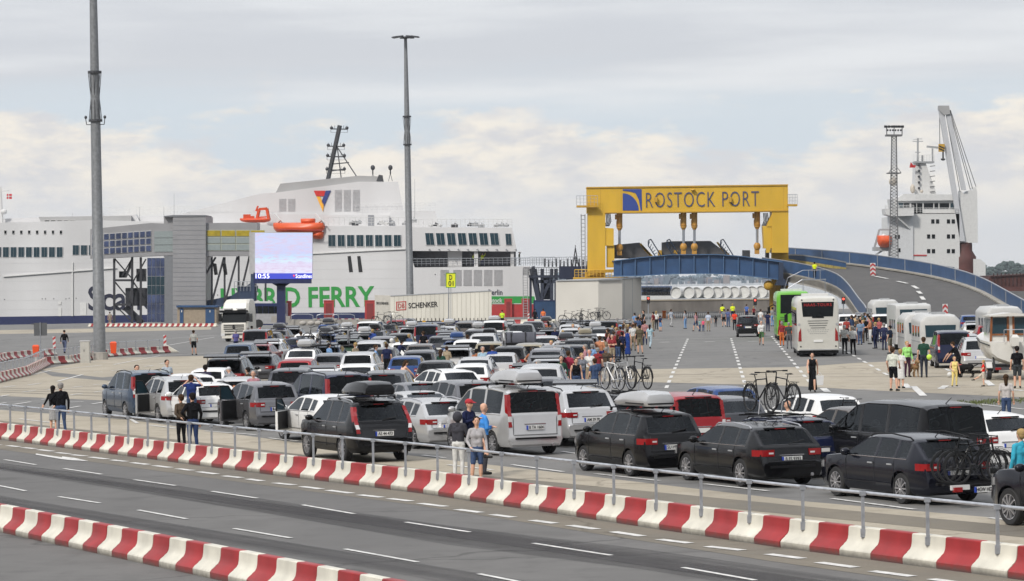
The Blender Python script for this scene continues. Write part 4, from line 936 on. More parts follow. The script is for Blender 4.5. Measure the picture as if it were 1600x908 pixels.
# lettering
SCN = mat('letter_navy', (.012, .014, .035), .5, var=0)
text_on('name_lettering', 'Scandlines', SH(138, 485.5, -.05), SH(331, 484, -.05), (485.5 - 446) / 11.0, SCN, SH.n, ferry, .01, .012)
text_on('slogan_lettering', 'HYBRID FERRY', SH(345, 482, -.05), SH(585, 479, -.05), 32 / 11.2, mat('letter_green', hx(44, 140, 62), .5, var=0), SH.n, ferry, .01, .022, 1.0)
text_on('ship_name_lettering', 'Berlin', SH(763, 461, -.05), SH(785, 461, -.05), .75, SCN, SH.n, ferry, .01, .01)
text_on('home_port_lettering', 'Rostock', SH(757, 473, -.1), SH(785, 473, -.1), .62, WHITE, SH.n, ferry, .01, .015)
# mast and radomes
mst = mbo('signal_mast', lambda m: (m.bar(SH(512, 283, 8), SH(531, 196, 8), .55, .45), m.bar(SH(527, 230, 8), SH(558, 277, 8), .12), m.bar(SH(527, 230, 8), SH(534, 285, 8), .12), m.bar(SH(518, 245, 8), SH(540, 245, 8), .15), m.bar(SH(514, 257, 8), SH(545, 254, 8), .15), m.bar(SH(512, 268, 8), SH(540, 264, 8), .15)), DARK, ferry)
for y, x0, x1 in ((202, 517, 543), (229, 512, 538), (245, 511, 539), (266, 510, 539)):
    mbo('mast_yard', lambda m: (m.bar(SH(x0, y - .5, 8), SH(x1, y, 8), .16), [m.tube(SH(x, y, 8), SH(x, y - 6, 8), .03) for x in (x0 + 1, x0 + 6, x1 - 6, x1 - 1)], m.ell(SH(x0 + 1, y - 2, 8), (.25,.25,.25), 6), m.ell(SH(x1 - 1, y - 2, 8), (.25,.25,.25), 6), [m.tube(SH(x, y, 8), SH(x, y + 5, 8), .03) for x in (x0, x1)], m.tube(SH(x0, y + 5, 8), SH(x1, y + 5, 8), .02)), DARK, mst)
mbo('mast_ladder', lambda m: [m.tube(SH(508.5 + k * 1.05, 283 - k * 4.8, 7.8), SH(512 + k * 1.05, 283 - k * 4.8, 7.8), .025) for k in range(18)], GREY, mst)
for x in (582.5, 610): mbo('radome', lambda m: (m.ell(SH(x, 262, 6), (.32,.32,.38), 8), m.tube(SH(x, 264, 6), SH(x, 272, 6), .1), m.tube(SH(x, 271, 6), SH(x - 3, 283, 6), .04), m.tube(SH(x, 271, 6), SH(x + 3, 283, 6), .04)), DARK, ferry)
r2_ = random.Random(5)
for x, y in [(550, 349), (555, 350), (560, 348), (592, 350), (598, 348), (604, 350), (612, 349), (632, 350), (646, 345), (672, 353), (680, 352), (686, 353), (710, 353), (733, 352), (742, 351), (752, 353), (775, 353), (783, 352), (790, 353)]:
    k = r2_.choice([DARK, GREY, HULLG, WHITE]); w = r2_.uniform(.2, .5); mbo('deck_machinery', lambda m: (m.cb(SH(x, y, 1), (w * 2, .6, w)), m.tube(SH(x, y, 1), SH(x + 1, y - 5, 1), .06), m.ell(SH(x + 2, y - 1, 1), (.3,.3,.25), 6)), k, ferry, 40)
mbo('deck_door', lambda m: m.rect(SH, 575, 336, 584, 353, 2.4, .1), mat('door_grey', (.25, .26, .28), .5), ferry)
mbo('antenna', lambda m: [m.tube(SH(x, y0, 4), SH(x, y1, 4), .04, .02) for x, y0, y1 in ((218, 350, 323), (256, 340, 324), (272, 340, 302), (113, 345, 332), (648, 343, 280), (162, 345, 333))], GREY, ferry)
# deck crew as their own things come below; front mast far left
mbo('foremast', lambda m: (m.tube(SH(3, 350, 3), SH(1, 292, 3), .25, .1), m.bar(SH(-8, 300, 3), SH(14, 298, 3), .12), m.bar(SH(-8, 330, 3), SH(10, 329, 3), .2), m.ell(SH(6, 331, 3), (.5,.5,.4), 8)), WHITE, ferry)
fl = base_thing('flag', 'small red and white flag flying from the mast at the far left edge', 'flag', SH, 14, 306)
mbo('cloth', lambda m: (m.rect(SH, 10.5, 303, 18.5, 311, 3, .03)), mat('flag_red', hx(190, 30, 45), .7), fl); mbo('cross', lambda m: (m.rect(SH, 13, 302.9, 14.3, 311.1, 2.96, .03), m.rect(SH, 10.4, 306.3, 18.6, 307.6, 2.95, .03)), WHITE, fl)
# lifeboat and rescue boat
def boat_hull(m, pl, x0, x1, yt, yb, off, w, k=None, nose=.5):
    a, b = pl(x0, yb, off), pl(x1, yb, off); top = pl(x0, yt, off).z; X = (b - a); Ln = X.length; X.normalize(); n = pl.n; z0 = a.z; H_ = top - z0; S = []
    for t, ww, lift in ((0, .25, .45), (.07, .6, .2), (.2, .92, .04), (.5, 1, 0), (.8, .92, .04), (.93, .6, .2), (1, .25, .45)):
        c = a + X * Ln * t; S.append([c + n * (y * w / 2 * ww) + Vector((0, 0, lift * H_ + z * (H_ - lift * H_))) for y, z in ((0, 0), (-.6, .12), (-.95, .45), (-1, .62), (-.8, .9), (-.3, 1), (.3, 1), (.8, .9), (1, .62), (.95, .45), (.6, .12))])
    m.loft(S, closed=True, k=k)
lb = base_thing('lifeboat', 'orange enclosed lifeboat hanging in davits on the ferry side', 'lifeboat', SH, 468, 360)
mbo('hull', lambda m: boat_hull(m, SH, 429, 506, 348, 368, -.4, 3), mat('lifeboat_orange', hx(215, 88, 40), .4, var=.1), lb, 40)
mbo('canopy', lambda m: boat_hull(m, SH, 471, 492, 341.5, 352, -.4, 1.8), mat('lifeboat_orange', None), lb, 40)
mbo('stern_gear', lambda m: boat_hull(m, SH, 489, 505, 362, 374, -.2, 1.6), mat('lifeboat_orange', None), lb, 40)
mbo('belt', lambda m: m.slab(SH, [(431, 357.6), (505, 359), (505, 360.2), (431, 358.8)], -1.95, .1), RED, lb)
for x in (431, 495):
    dv = base_thing('davit', 'white davit arm holding the %s end of the orange lifeboat' % ('front' if x < 450 else 'rear'), 'davit', SH, x, 352)
    mbo('arm', lambda m: (m.bar(SH(x - 2, 352, .4), SH(x + 8, 343, -1), .25), m.bar(SH(x + 8, 343, -1), SH(x + 12, 348, -1.2), .1), m.bar(SH(x - 2, 334, .4), SH(x + 12, 350, -.5), .15)), WHITE, dv)
rb = base_thing('rescue_boat', 'small open orange rescue boat with its crane frame above the walkway', 'rescue boat', SH, 398, 345)
RO = mat('rescue_orange', hx(205, 75, 35), .5)
mbo('hull', lambda m: boat_hull(m, SH, 376, 422, 341, 348, 1.5, 2), RO, rb, 40)
mbo('crane_frame', lambda m: (m.bar(SH(402, 341, 1.5), SH(405, 327, 1.5), .35), m.bar(SH(405, 327, 1.5), SH(417, 326, 1.5), .35), m.bar(SH(417, 326, 1.5), SH(420, 342, 1.5), .35), m.bar(SH(401, 340, 1.5), SH(416, 339, 1.5), .2), m.bar(SH(400, 330, 1.5), SH(403, 322, 1.5), .2)), RO, rb)
mbo('engine', lambda m: (m.cb(SH(386, 340, 1.5), (1, .8, .9)), m.cb(SH(393, 341, 1.5), (.8, .8, .6))), RO, rb)
# ---------------------------------------------------------------- passenger terminal
TP = fplane(290, 374); CLAD = mat('grey_cladding', (.30, .30, .31), .5, .2, var=.1, scale=.4); CLAD2 = mat('grey_cladding_dark', (.20, .21, .225), .5, .2, var=.08)
BGL = mat('blue_reflecting_glass', (.05, .07, .15), .08, var=.5, scale=.9, spec=.9); OPAL = mat('opal_glass', (.27, .31, .31), .2, var=.08)
term = base_thing('terminal_building', 'grey clad passenger terminal tower with glazed walkways before the ferry', 'building', TP, 290, 503)
mbo('lift_tower', lambda m: (m.rect(TP, 270, 337.5, 321.5, 506, 0, 9), m.rect(TP, 256, 338, 271, 402, .6, 6)), CLAD, term)
mbo('cladding_joints', lambda m: [m.rect(TP, 270.3, y, 321.2, y + .5, -.02, .03) for y in np.arange(345, 500, 7.3)], CLAD2, term)
mbo('roof_edge', lambda m: m.slab(TP, [(256, 337.5), (270, 336), (322, 336), (322, 338.2), (256, 339)], -.1, 7), CLAD2, term)
mbo('stair_core', lambda m: m.rect(TP, 257, 400, 270.5, 506, .3, 6), CLAD2, term)
wl = mbo('west_walkway', lambda m: m.slab(TP, [(141, 358), (235, 348.5), (270, 350), (270, 399), (240, 400), (141, 404.5)], .5, 4), CLAD, term)
wr_ = mbo('east_walkway', lambda m: m.slab(TP, [(322, 348.5), (402, 348), (402, 400), (322, 400)], .5, 4), CLAD, term)
for i in range(10):
    x = 143 + i * 9.4
    for j in range(3):
        ya = 366.5 - i * .62 + j * 11.2
        f = mbo('window', lambda m: m.slab(TP, [(x, ya), (x + 8.6, ya - .6), (x + 8.6, ya + 9.4), (x, ya + 10)], .43, .1), WHITE, wl)
        mbo('pane', lambda m: m.slab(TP, [(x + .6, ya + .6), (x + 8.0, ya + .1), (x + 8.0, ya + 8.9), (x + .6, ya + 9.3)], .38, .06), BGL, f)
for j in range(3): mbo('opal_panel', lambda m: m.slab(TP, [(241, 361.5 + j * 11), (270, 361 + j * 11), (270, 371.3 + j * 11), (241, 371.5 + j * 11)], .42, .1), OPAL, wl)
YG = mat('yellow_reflecting_glass', (.42, .32, .03), .15, var=.35, scale=1.2)
for i in range(4):
    x = 322.5 + i * 23
    for j in range(3): 
        f = mbo('window', lambda m: m.rect(TP, x, 359.5 + j * 11, x + 22.3, 369.8 + j * 11, .42, .1), mat('pale_frame', (.45, .48, .40), .5), wr_)
        mbo('pane', lambda m: m.rect(TP, x + .7, 360.2 + j * 11, x + 21.6, 369 + j * 11, .38, .06), YG if j == 0 else OPAL, f)
for i in range(4):
    for j in range(7):
        x, y = 230 + i * 6.8, 403 + j * 14.4
        f = mbo('stair_window', lambda m: m.rect(TP, x, y, x + 6.6, y + 14.2, .6, 2), GALV, term); mbo('pane', lambda m: m.rect(TP, x + .35, y + .35, x + 6.25, y + 13.9, .54, .06), BGL if j not in (2, 3) else GLASSB, f)
def truss(pl, segs, off, w, parent, name='steel_leg'):
    for a, b in segs: mbo(name, lambda m: m.bar(pl(*a, off), pl(*b, off), w), mat('truss_steel', (.035, .036, .042), .5), parent)
truss(TP, [((178.5, 404), (178.5, 505)), ((206.5, 402), (206.5, 505)), ((220, 402), (220, 505)), ((179, 438), (207, 438)), ((179, 476), (207, 476))], 1.2, .28, term)
truss(TP, [((179, 404), (206, 435)), ((180, 441), (206, 473)), ((181, 478), (206, 503)), ((206, 405), (190, 432)), ((228, 405), (208, 440)), ((208, 440), (228, 470))], 1.6, .16, term, 'steel_brace')
truss(TP, [((322, 428), (337, 402)), ((331, 480), (331, 402)), ((329, 480), (350, 402)), ((351, 480), (351, 402)), ((350, 478), (371, 401)), ((373, 480), (373, 400)), ((371, 480), (390, 400)), ((394, 505), (394, 400)), ((415, 505), (415, 440)), ((398, 505), (398, 440))], 1.2, .24, term)
for a in ((196, 433, 206, 410), (208, 440, 203, 470)): mbo('stair_flight', lambda m: (m.bar(TP(a[0], a[1], 2), TP(a[2], a[3], 2), .5, .3), m.rect(TP, 186, 424, 198, 434, 2, .05)), DARK, term)
mbo('escape_stair', lambda m: (m.rect(TP, 196, 450, 230, 478, 2.2, 2), m.rect(TP, 213, 420, 226, 440, 2.2, 2), m.bar(TP(196, 480, 2), TP(222, 505, 2), .8)), mat('stair_dark', (.03, .032, .04), .6), term)
for x in (332, 347): mbo('folded_gangway', lambda m: m.slab(TP, [(x, 411), (x + 5, 412), (x + 7.5, 429), (x + 3, 430)], .8, 1), BLACK, term)
gw = base_thing('loading_gear', 'dark blue hydraulic loading gear between the terminal and the screen', 'machinery', TP, 385, 480)
mbo('machine_frame', lambda m: (m.slab(TP, [(322, 470), (362, 462), (395, 440), (402, 448), (398, 468), (362, 478), (322, 482)], 1.5, 1.6), m.rect(TP, 372, 448, 400, 470, 1, 1.5), m.bar(TP(395, 410, 1), TP(395, 505, 1), .5)), mat('gear_blue', (.03, .05, .10), .5), gw)
mbo('platform_rail', lambda m: [m.tube(TP(x, 440, .8), TP(x, 455, .8), .04) for x in range(366, 402, 5)] + [m.tube(TP(366, y, .8), TP(401, y, .8), .04) for y in (440, 447)], GALV, gw)
ks = base_thing('kiosk', 'low beige hut with blue doors and blue roof edge beside the terminal tower', 'building', TP, 305, 503)
KP = fplane(305, 366)
mbo('wall', lambda m: m.rect(KP, 277, 480, 338, 506, 0, 4), mat('hut_beige', (.33, .27, .20), .8, var=.15), ks); mbo('roof', lambda m: m.rect(KP, 275.5, 477.5, 340, 480.3, -.3, 4.6), BLUE, ks)
for x0, x1 in ((281, 286.5), (321, 335)):
    d = mbo('door', lambda m: m.rect(KP, x0, 482, x1, 505, -.06, .1), BLUE, ks); mbo('door_sign', lambda m: m.rect(KP, (x0+x1)/2 - .8, 485, (x0+x1)/2 + .8, 488, -.1, .03), WHITE, d)
# ---------------------------------------------------------------- led screen
LP = fplane(438, 291)
scr = base_thing('led_screen', 'large lit information screen on a navy post showing 10:55', 'screen', LP, 439, 521)
mbo('post', lambda m: (m.rect(LP, 432.5, 436, 445.5, 524, 1.2, .8), m.slab(LP, [(425, 443), (452, 443), (446, 447), (432, 447)], 1.2, .8)), NAVY, scr)
mbo('housing', lambda m: (m.rect(LP, 389.5, 363, 488, 428, .6, .8), ), mat('housing_grey', (.42, .42, .42), .5), scr)
mbo('beam', lambda m: (m.rect(LP, 396, 426, 486, 443, .5, 1)), NAVY, scr)
def screen_mat():
    m = bpy.data.materials.new('led_picture'); m.use_nodes = True; t = m.node_tree; b = t.nodes['Principled BSDF']; tcn = t.nodes.new('ShaderNodeTexCoord'); sp = t.nodes.new('ShaderNodeSeparateXYZ'); t.links.new(tcn.outputs['Generated'], sp.inputs[0])
    n = t.nodes.new('ShaderNodeTexNoise'); n.inputs['Scale'].default_value = 7; mp = t.nodes.new('ShaderNodeMapping'); mp.inputs['Scale'].default_value = (1, 1, 3); t.links.new(tcn.outputs['Generated'], mp.inputs[0]); t.links.new(mp.outputs[0], n.inputs[0]); n.inputs['Detail'].default_value = 4
    cr = t.nodes.new('ShaderNodeValToRGB'); e = cr.color_ramp.elements; e[0].position = 0; e[0].color = (*hx(228, 228, 246), 1); e[1].position = 1; e[1].color = (*hx(196, 210, 244), 1)
    for p, c in ((.22, hx(222, 214, 240)), (.30, hx(214, 232, 252)), (.42, hx(196, 222, 250)), (.5, hx(202, 206, 242)), (.75, hx(206, 210, 242))): q = e.new(p); q.color = (*c, 1)
    t.links.new(sp.outputs[2], cr.inputs[0]); mx = t.nodes.new('ShaderNodeMix'); mx.data_type = 'RGBA'; rr = t.nodes.new('ShaderNodeMapRange'); rr.inputs[1].default_value = .46; rr.inputs[2].default_value = .62; rr.inputs[4].default_value = .8; t.links.new(n.outputs['Fac'], rr.inputs[0])
    t.links.new(rr.outputs[0], mx.inputs[0]); t.links.new(cr.outputs[0], mx.inputs[6]); mx.inputs[7].default_value = (*hx(216, 200, 228), 1)
    b.inputs['Base Color'].default_value = (.02, .02, .02, 1); t.links.new(mx.outputs[2], b.inputs['Emission Color']); b.inputs['Emission Strength'].default_value = .98; b.inputs['Roughness'].default_value = .5
    return m
mbo('display', lambda m: m.rect(LP, 398.5, 364, 488, 427, .45, .1), screen_mat(), scr)
bar_ = mbo('info_bar', lambda m: m.rect(LP, 398.5, 427, 488, 436, .44, .1), mat('led_blue', hx(52, 62, 165), .5, var=0, emis=.8), scr)
LW = mat('led_white', (.9, .9, .9), .5, var=0, emis=1)
text_on('clock_digits', '10:55', LP(399.5, 435, .42), LP(421, 435, .42), .46, LW, LP.n, bar_, .005, 0); text_on('operator_lettering', 'Scandlines', LP(462, 434.4, .42), LP(487, 434.4, .42), .38, LW, LP.n, bar_, .005, .002)
mbo('operator_mark', lambda m: m.slab(LP, [(457.5, 429.5), (461, 429.5), (459.3, 433.5)], .42, .02), mat('led_red', hx(220, 70, 60), .5, var=0, emis=.8), bar_)
# ---------------------------------------------------------------- tall light masts
def mast(label, px, py, ztop, r0_, r1_, pxw, collar):
    b = G(px, py); t = thing('light_mast', label, 'light mast', b); m = mat('mast_galvanised', (.22, .23, .24), .5, .3, var=.22, scale=5)
    mb = MB(); mb.lathe([(r0_, 0), (r0_ * .93, collar[0] * .35), (r0_ * .93 * .98, collar[0] * .35 + .02), (r0_ * .8, collar[0]), (r1_, ztop)], n=16); mb.obj('pole', m, t, 40)
    mb = MB(); mb.lathe([(r0_ * 1.35, 0), (r0_ * 1.35, .5), (r0_ * 1.05, .52)], n=12); mb.obj('foot', CONC, t)
    mb = MB(); rr = r0_ * .83
    for z in (collar[0], collar[1]): mb.lathe([(rr * .6, z), (rr * 1.35, z), (rr * 1.35, z + .15), (rr * .6, z + .15)], n=16)
    for i in range(8):
        a = math.pi * 2 * i / 8; p = [(rr * q * math.cos(a), rr * q * math.sin(a), z) for q, z in ((1.25, collar[0]), (.82, (collar[0] + collar[1]) / 2), (1.25, collar[1]))]; mb.path(p, .025, 5)
    mb.obj('collar', DARK, t); return t, b
t, b = mast('nearest tall grey light mast rising out of the top of the photo at left', 156, 562, 34, .42, .17, 20, (16.2, 19.5))
mb = MB()
for s in (-1, 1): mb.path([(0, 0, 16.0), (s * .6, -.1, 16.0), (s * .65, -.1, 16.4)], .03); mb.ell((s * .65, -.1, 16.5), (.1, .1, .12), 6)
mb.obj('bracket_lamps', DARK, t)
mb = MB(); mb.lathe([(.3, 33.8), (.9, 34.0), (.9, 34.2), (.3, 34.3)], n=14); mb.obj('head_frame', DARK, t)
t, b = mast('farther tall light mast topped by a ring of floodlights in front of the ferry', 641.5, 507.5, 32.6, .43, .175, 12, (20.4, 23.6))
MZ = 3.0
mb = MB(); mb.lathe([(.1, 32.50), (.5, 32.55), (.5, 32.70), (.1, 32.80)], n=12); mb.obj('head_frame', DARK, t)
for i in range(8):
    a = math.pi * 2 * i / 8 + .3; c, s = math.cos(a), math.sin(a); mb = MB(); mb.bar((.3 * c, .3 * s, 32.65), (1.0 * c, 1.0 * s, 32.75), .08); mb.loft([[(c*.8 - s*.2, s*.8 + c*.2, 32.70), (c*.8 + s*.2, s*.8 - c*.2, 32.70), (c*.8 + s*.2, s*.8 - c*.2, 32.85), (c*.8 - s*.2, s*.8 + c*.2, 32.85)], [(c*1.6 - s*.25, s*1.6 + c*.25, 32.62), (c*1.6 + s*.25, s*1.6 - c*.25, 32.62), (c*1.6 + s*.25, s*1.6 - c*.25, 32.72), (c*1.6 - s*.25, s*1.6 + c*.25, 32.72)]], closed=True); mb.obj('floodlight', DARK, t)
# ---------------------------------------------------------------- trailer, truck, quay things
def plabox(m, pl, x0, x1, yt0, yt1, yb0, yb1, off, dep): m.slab(pl, [(x0, yt0), (x1, yt1), (x1, yb1), (x0, yb0)], off, dep)
TARP = mat('tarpaulin', (.62, .60, .53), .6, var=.18, scale=.35, streak=.3)
a_, b_ = Wp(612, 460, 314), Wp(768, 460, 304); d_ = b_ - a_; TR = Plane(a_, (-d_.y, d_.x)); TR.n = -TR.n if TR.n.y < 0 else TR.n; TR.ext = Vector((0, 1, 0))
tl = base_thing('semi_trailer', 'long cream curtain sided trailer lettered DB SCHENKER parked behind the cars', 'trailer', TR, 690, 515)
mbo('curtain', lambda m: m.slab(TR, [(610, 463), (768, 455), (768, 500), (610, 502)], 0, 2.5), TARP, tl)
mbo('roof_edge', lambda m: m.slab(TR, [(610, 461.7), (768, 453.7), (768, 455.2), (610, 463.2)], -.05, 2.6), GREY, tl)
mbo('front_wall', lambda m: m.slab(TR, [(585.5, 461), (610, 462), (610, 502), (585.5, 503)], .2, 2.2), mat('cream_wall', (.50, .48, .43), .5, var=.1), tl)
mbo('chassis', lambda m: (m.slab(TR, [(612, 503), (768, 501), (768, 508), (612, 510)], .3, 1.8), m.slab(TR, [(705, 501), (745, 501), (745, 512), (705, 512)], -.02, .3)), NAVY, tl)
mbo('curtain_fold', lambda m: [m.slab(TR, [(x, 463 - (x - 610) * .05), (x + .35, 463 - (x - 610) * .05), (x + .35, 500), (x, 500)], -.02, .03) for x in range(616, 766, 7)], mat('tarp_fold', (.36, .34, .29), .7), tl)
mbo('tension_strap', lambda m: [m.slab(TR, [(x, 497), (x + .9, 497), (x + .9, 505), (x, 505)], -.05, .05) for x in range(614, 768, 6)], BLACK, tl)
mbo('side_marker', lambda m: [m.slab(TR, [(x, 501), (x + 5, 501), (x + 5, 504), (x, 504)], -.06, .05) for x in (630, 660, 690, 720)], mat('amber', hx(200,150,40), .5), tl)
DBR = mat('letter_red', hx(175, 35, 35), .5, var=0)
q = mbo('logo_frame', lambda m: (m.slab(TR, [(619, 471.5), (634.5, 470.7), (634.5, 472), (619, 472.8)], -.03, .03), m.slab(TR, [(619, 484), (634.5, 483.2), (634.5, 484.5), (619, 485.3)], -.03, .03), m.slab(TR, [(619, 471.5), (620.3, 471.4), (620.3, 485.3), (619, 485.4)], -.03, .03), m.slab(TR, [(633.3, 470.8), (634.6, 470.7), (634.6, 484.4), (633.3, 484.5)], -.03, .03)), DBR, tl)
text_on('logo_lettering', 'DB', TR(621.8, 481.8, -.04), TR(632, 481.2, -.04), .50, DBR, TR.n, tl, .01, -.005); text_on('company_lettering', 'SCHENKER', TR(638.5, 482, -.04), TR(684, 479.6, -.04), .58, INK, TR.n, tl, .01, .012)
text_on('small_lettering', 'DB SCHENKER', TR(588, 475.5, .15), TR(607, 476, .15), .26, INK, TR.n, tl, .01, 0)
for x in (735, 745, 755): mbo('wheel', lambda m: m.tube(TR(x, 511, .2), TR(x, 511, .55), .48, n=16), RUBBER, tl)
# truck (tractor) facing the camera
def truck():
    p = G(366, 534); t = thing('truck', 'white heavy truck facing the camera beside the terminal, seen from its front', 'truck', p, R(0)); rz = R(-14); t.rotation_euler.z = rz
    Wt = mat('truck_cream', (.62, .60, .54), .35, var=.06); w = 1.25
    mb = MB(); S = []
    for z, y, ww in ((.45, .03, .98), (.7, -.05, 1), (1.45, -.05, 1), (1.6, .0, 1), (2.55, .22, .97), (2.62, .20, .97), (3.3, .55, .92), (3.62, 1.0, .84), (3.66, 1.8, .8)):
        S.append([(-w*ww, 2.25, z), (-w*ww, y + .22, z), (-w*ww + .18, y, z), (w*ww - .18, y, z), (w*ww, y + .22, z), (w*ww, 2.25, z)])
    mb.loft(S, closed=True); mb.obj('cab', Wt, t, 25)
    mb = MB(); mb.loft([[(-1.12, -.02, 1.66), (1.12, -.02, 1.66), (1.12, .02, 1.66), (-1.12, .02, 1.66)], [(-1.06, .19, 2.52), (1.06, .19, 2.52), (1.06, .24, 2.52), (-1.06, .24, 2.52)]], closed=True); mb.obj('windscreen', GLASS, t)
    mb = MB(); mb.box((-1.22, -.22, 2.52), (1.22, .25, 2.72)); mb.obj('sun_visor', BLACK, t)
    mb = MB(); 
    for z in (.62, .88, 1.06, 1.24, 1.40): mb.box((-.82 - .1 * (z > 1), -.085, z), (.82 + .1 * (z > 1), -.04, z + .08))
    mb.obj('grille', BLACK, t); mb = MB(); mb.lathe([(.001, -.11), (.13, -.11), (.14, -.08)], (0, 0, 1.27), 'y', 16); mb.obj('emblem', INK, t)
    for s in (-1, 1):
        mb = MB(); mb.cb((s * 1.0, -.06, .62), (.36, .06, .22)); mb.obj('headlight', CLEARL, t); mb = MB(); mb.box((s * 1.26 - .1, -.15, 1.75), (s * 1.26 + .16, .05, 2.45)); mb.obj('wing_mirror', BLACK, t)
        mb = MB(); mb.box((s * 1.255 - .01, .5, 1.7), (s * 1.255 + .01, 1.3, 2.4)); mb.obj('side_window', GLASS, t)
        for y in (1.35, 5.0):
            mb = MB(); mb.lathe([(.001, -.14), (.5, -.14), (.5, .14), (.001, .14)], (s * 1.02, y, .5), 'x', 20); o = mb.obj('wheel', RUBBER, t, 30)
            for i in range(len(o.data.vertices)): pass
    mb = MB(); mb.box((-1.1, -.08, .3), (1.1, .1, .5)); mb.box((-.26, -.1, .52), (.26, -.06, .63)); mb.obj('bumper', Wt, t)
    mb = MB(); mb.box((-.5, 2.2, .7), (.5, 6.2, .95)); mb.obj('chassis', DARK, t)
    mb = MB(); mb.box((-1.0, -.02, 2.8), (-.2, .3, 2.9)); mb.box((.2, -.02, 2.8), (1.0, .3, 2.9)); mb.obj('roof_lamps', CLEARL, t)
truck()
BP = fplane(415, 318)
bs = base_thing('city_bus', 'dark blue city bus half hidden behind the truck cab and the screen post', 'bus', BP, 412, 509)
mbo('body', lambda m: m.rect(BP, 391, 474, 447, 508, 0, 2.5), mat('bus_navy', (.02, .03, .10), .3, var=.05), bs, 40)
mbo('lower_panel', lambda m: m.rect(BP, 400, 490, 447, 506, -.03, .1), mat('bus_silver', (.35,.35,.36), .4), bs)
for x in range(393, 445, 9): mbo('window', lambda m: m.rect(BP, x, 478.5, x + 8, 490, -.05, .1), GLASS, bs)
for x in (404, 438): mbo('wheel', lambda m: m.tube(BP(x, 506, -.1), BP(x, 506, .3), .48, n=16), RUBBER, bs)
mbo('roof_unit', lambda m: m.rect(BP, 395, 471, 425, 474, .5, 1.5), WHITE, bs)
for i in range(2):
    bl = base_thing('billboard_block', ('left' if i == 0 else 'right') + ' white concrete block at the foot of the screen post', 'block', fplane(430, 300), 428 + i * 19, 503)
    mbo('block', lambda m: m.rect(fplane(430, 300), 424 + i * 19, 494, 434 + i * 19, 504, 0, .6), CONC, bl)
# red fender posts and quay wall pieces
FP = fplane(600, 385)
for i, (x0, x1, y0) in enumerate(((447.5, 455, 471), (506, 521.5, 470), (570, 586, 470), (788, 800, 467.5), (815, 828, 467.5))):
    f = base_thing('fender_post', '%s red steel fender post on the quay before the ferry' % ('first', 'second', 'third', 'fourth', 'fifth')[i] + ', counted from the left', 'fender', FP, (x0 + x1) / 2, 503, 'red fender posts on the quay')
    mbo('column', lambda m: (m.rect(FP, x0, y0, x1, 508, 0, .9), m.rect(FP, x0 - .5, y0 - .7, x1 + .5, y0 + .7, -.05, 1)), RED, f); mbo('rubbing_pad', lambda m: m.rect(FP, x0 + 3, y0 + 4, x1 - 3, 507, -.06, .1), mat('fender_dark_red', (.22, .03, .03), .6), f)
rw = base_thing('red_bulwark', 'low red steel wall between the fender posts at the ferry stern', 'wall', FP, 800, 505)
mbo('wall', lambda m: m.rect(FP, 769, 475, 834, 508, .4, .4), RED, rw); mbo('white_edge', lambda m: m.rect(FP, 769, 474.2, 834, 475.3, .35, .5), WHITE, rw)
pb = base_thing('pipe_barrier', 'row of bent steel pipe guards and low sacks left of the trailer', 'barrier', fplane(525, 340), 525, 503)
PP = fplane(525, 340)
mbo('pipe_guard', lambda m: ([m.path([PP(x, 501, 0), PP(x, 493, 0), PP(x + 6, 491, 0), PP(x + 28, 491, 0), PP(x + 34, 493, 0), PP(x + 34, 501, 0)], .05) for x in (455, 495, 520)]), GALV, pb)
mbo('low_wall', lambda m: m.rect(PP, 448, 499, 590, 508, .5, .6), CONC, pb)
mbo('red_beam', lambda m: m.rect(PP, 446, 511, 560, 515, -6, .5), mat('dull_red', (.2, .035, .03), .7), pb)
for i, x in enumerate((473, 486, 497, 508, 513, 517)):
    s = base_thing('sand_bag', 'dusty sack lying on the low wall left of the trailer, number %s from the left' % ('one','two','three','four','five','six')[i], 'sack', PP, x, 505, 'sacks on the low wall'); mbo('sack', lambda m: m.ell(PP(x, 505, -.1), (.45, .3, .28), 7), CONC, s, 60)
sg = base_thing('lane_sign', 'yellow lane sign reading D 01 above the trailer', 'sign', fplane(704, 296), 704, 514)
DP = fplane(704, 296)
mbo('panel', lambda m: m.rect(DP, 697, 427, 711.5, 449, 0, .12), mat('sign_yellow', hx(225, 228, 40), .5, var=.05, emis=None), sg); mbo('posts', lambda m: (m.rect(DP, 700.5, 449, 702, 516, .02, .1), m.rect(DP, 704, 449, 705, 516, .02, .1)), GALV, sg)
mbo('panel_frame', lambda m: (m.rect(DP, 696.6, 426.5, 712, 427.3, -.03, .1), m.rect(DP, 696.6, 448.7, 712, 449.6, -.03, .1), m.rect(DP, 696.6, 427, 697.3, 449, -.03, .1), m.rect(DP, 711.3, 427, 712, 449, -.03, .1)), GREEN, sg)
text_on('lane_letter', 'D', DP(702, 437.3, -.02), DP(706.5, 437.3, -.02), .50, INK, DP.n, sg, .01, .015); text_on('lane_number', '01', DP(700.5, 446.7, -.02), DP(708.5, 446.7, -.02), .50, INK, DP.n, sg, .01, .015)
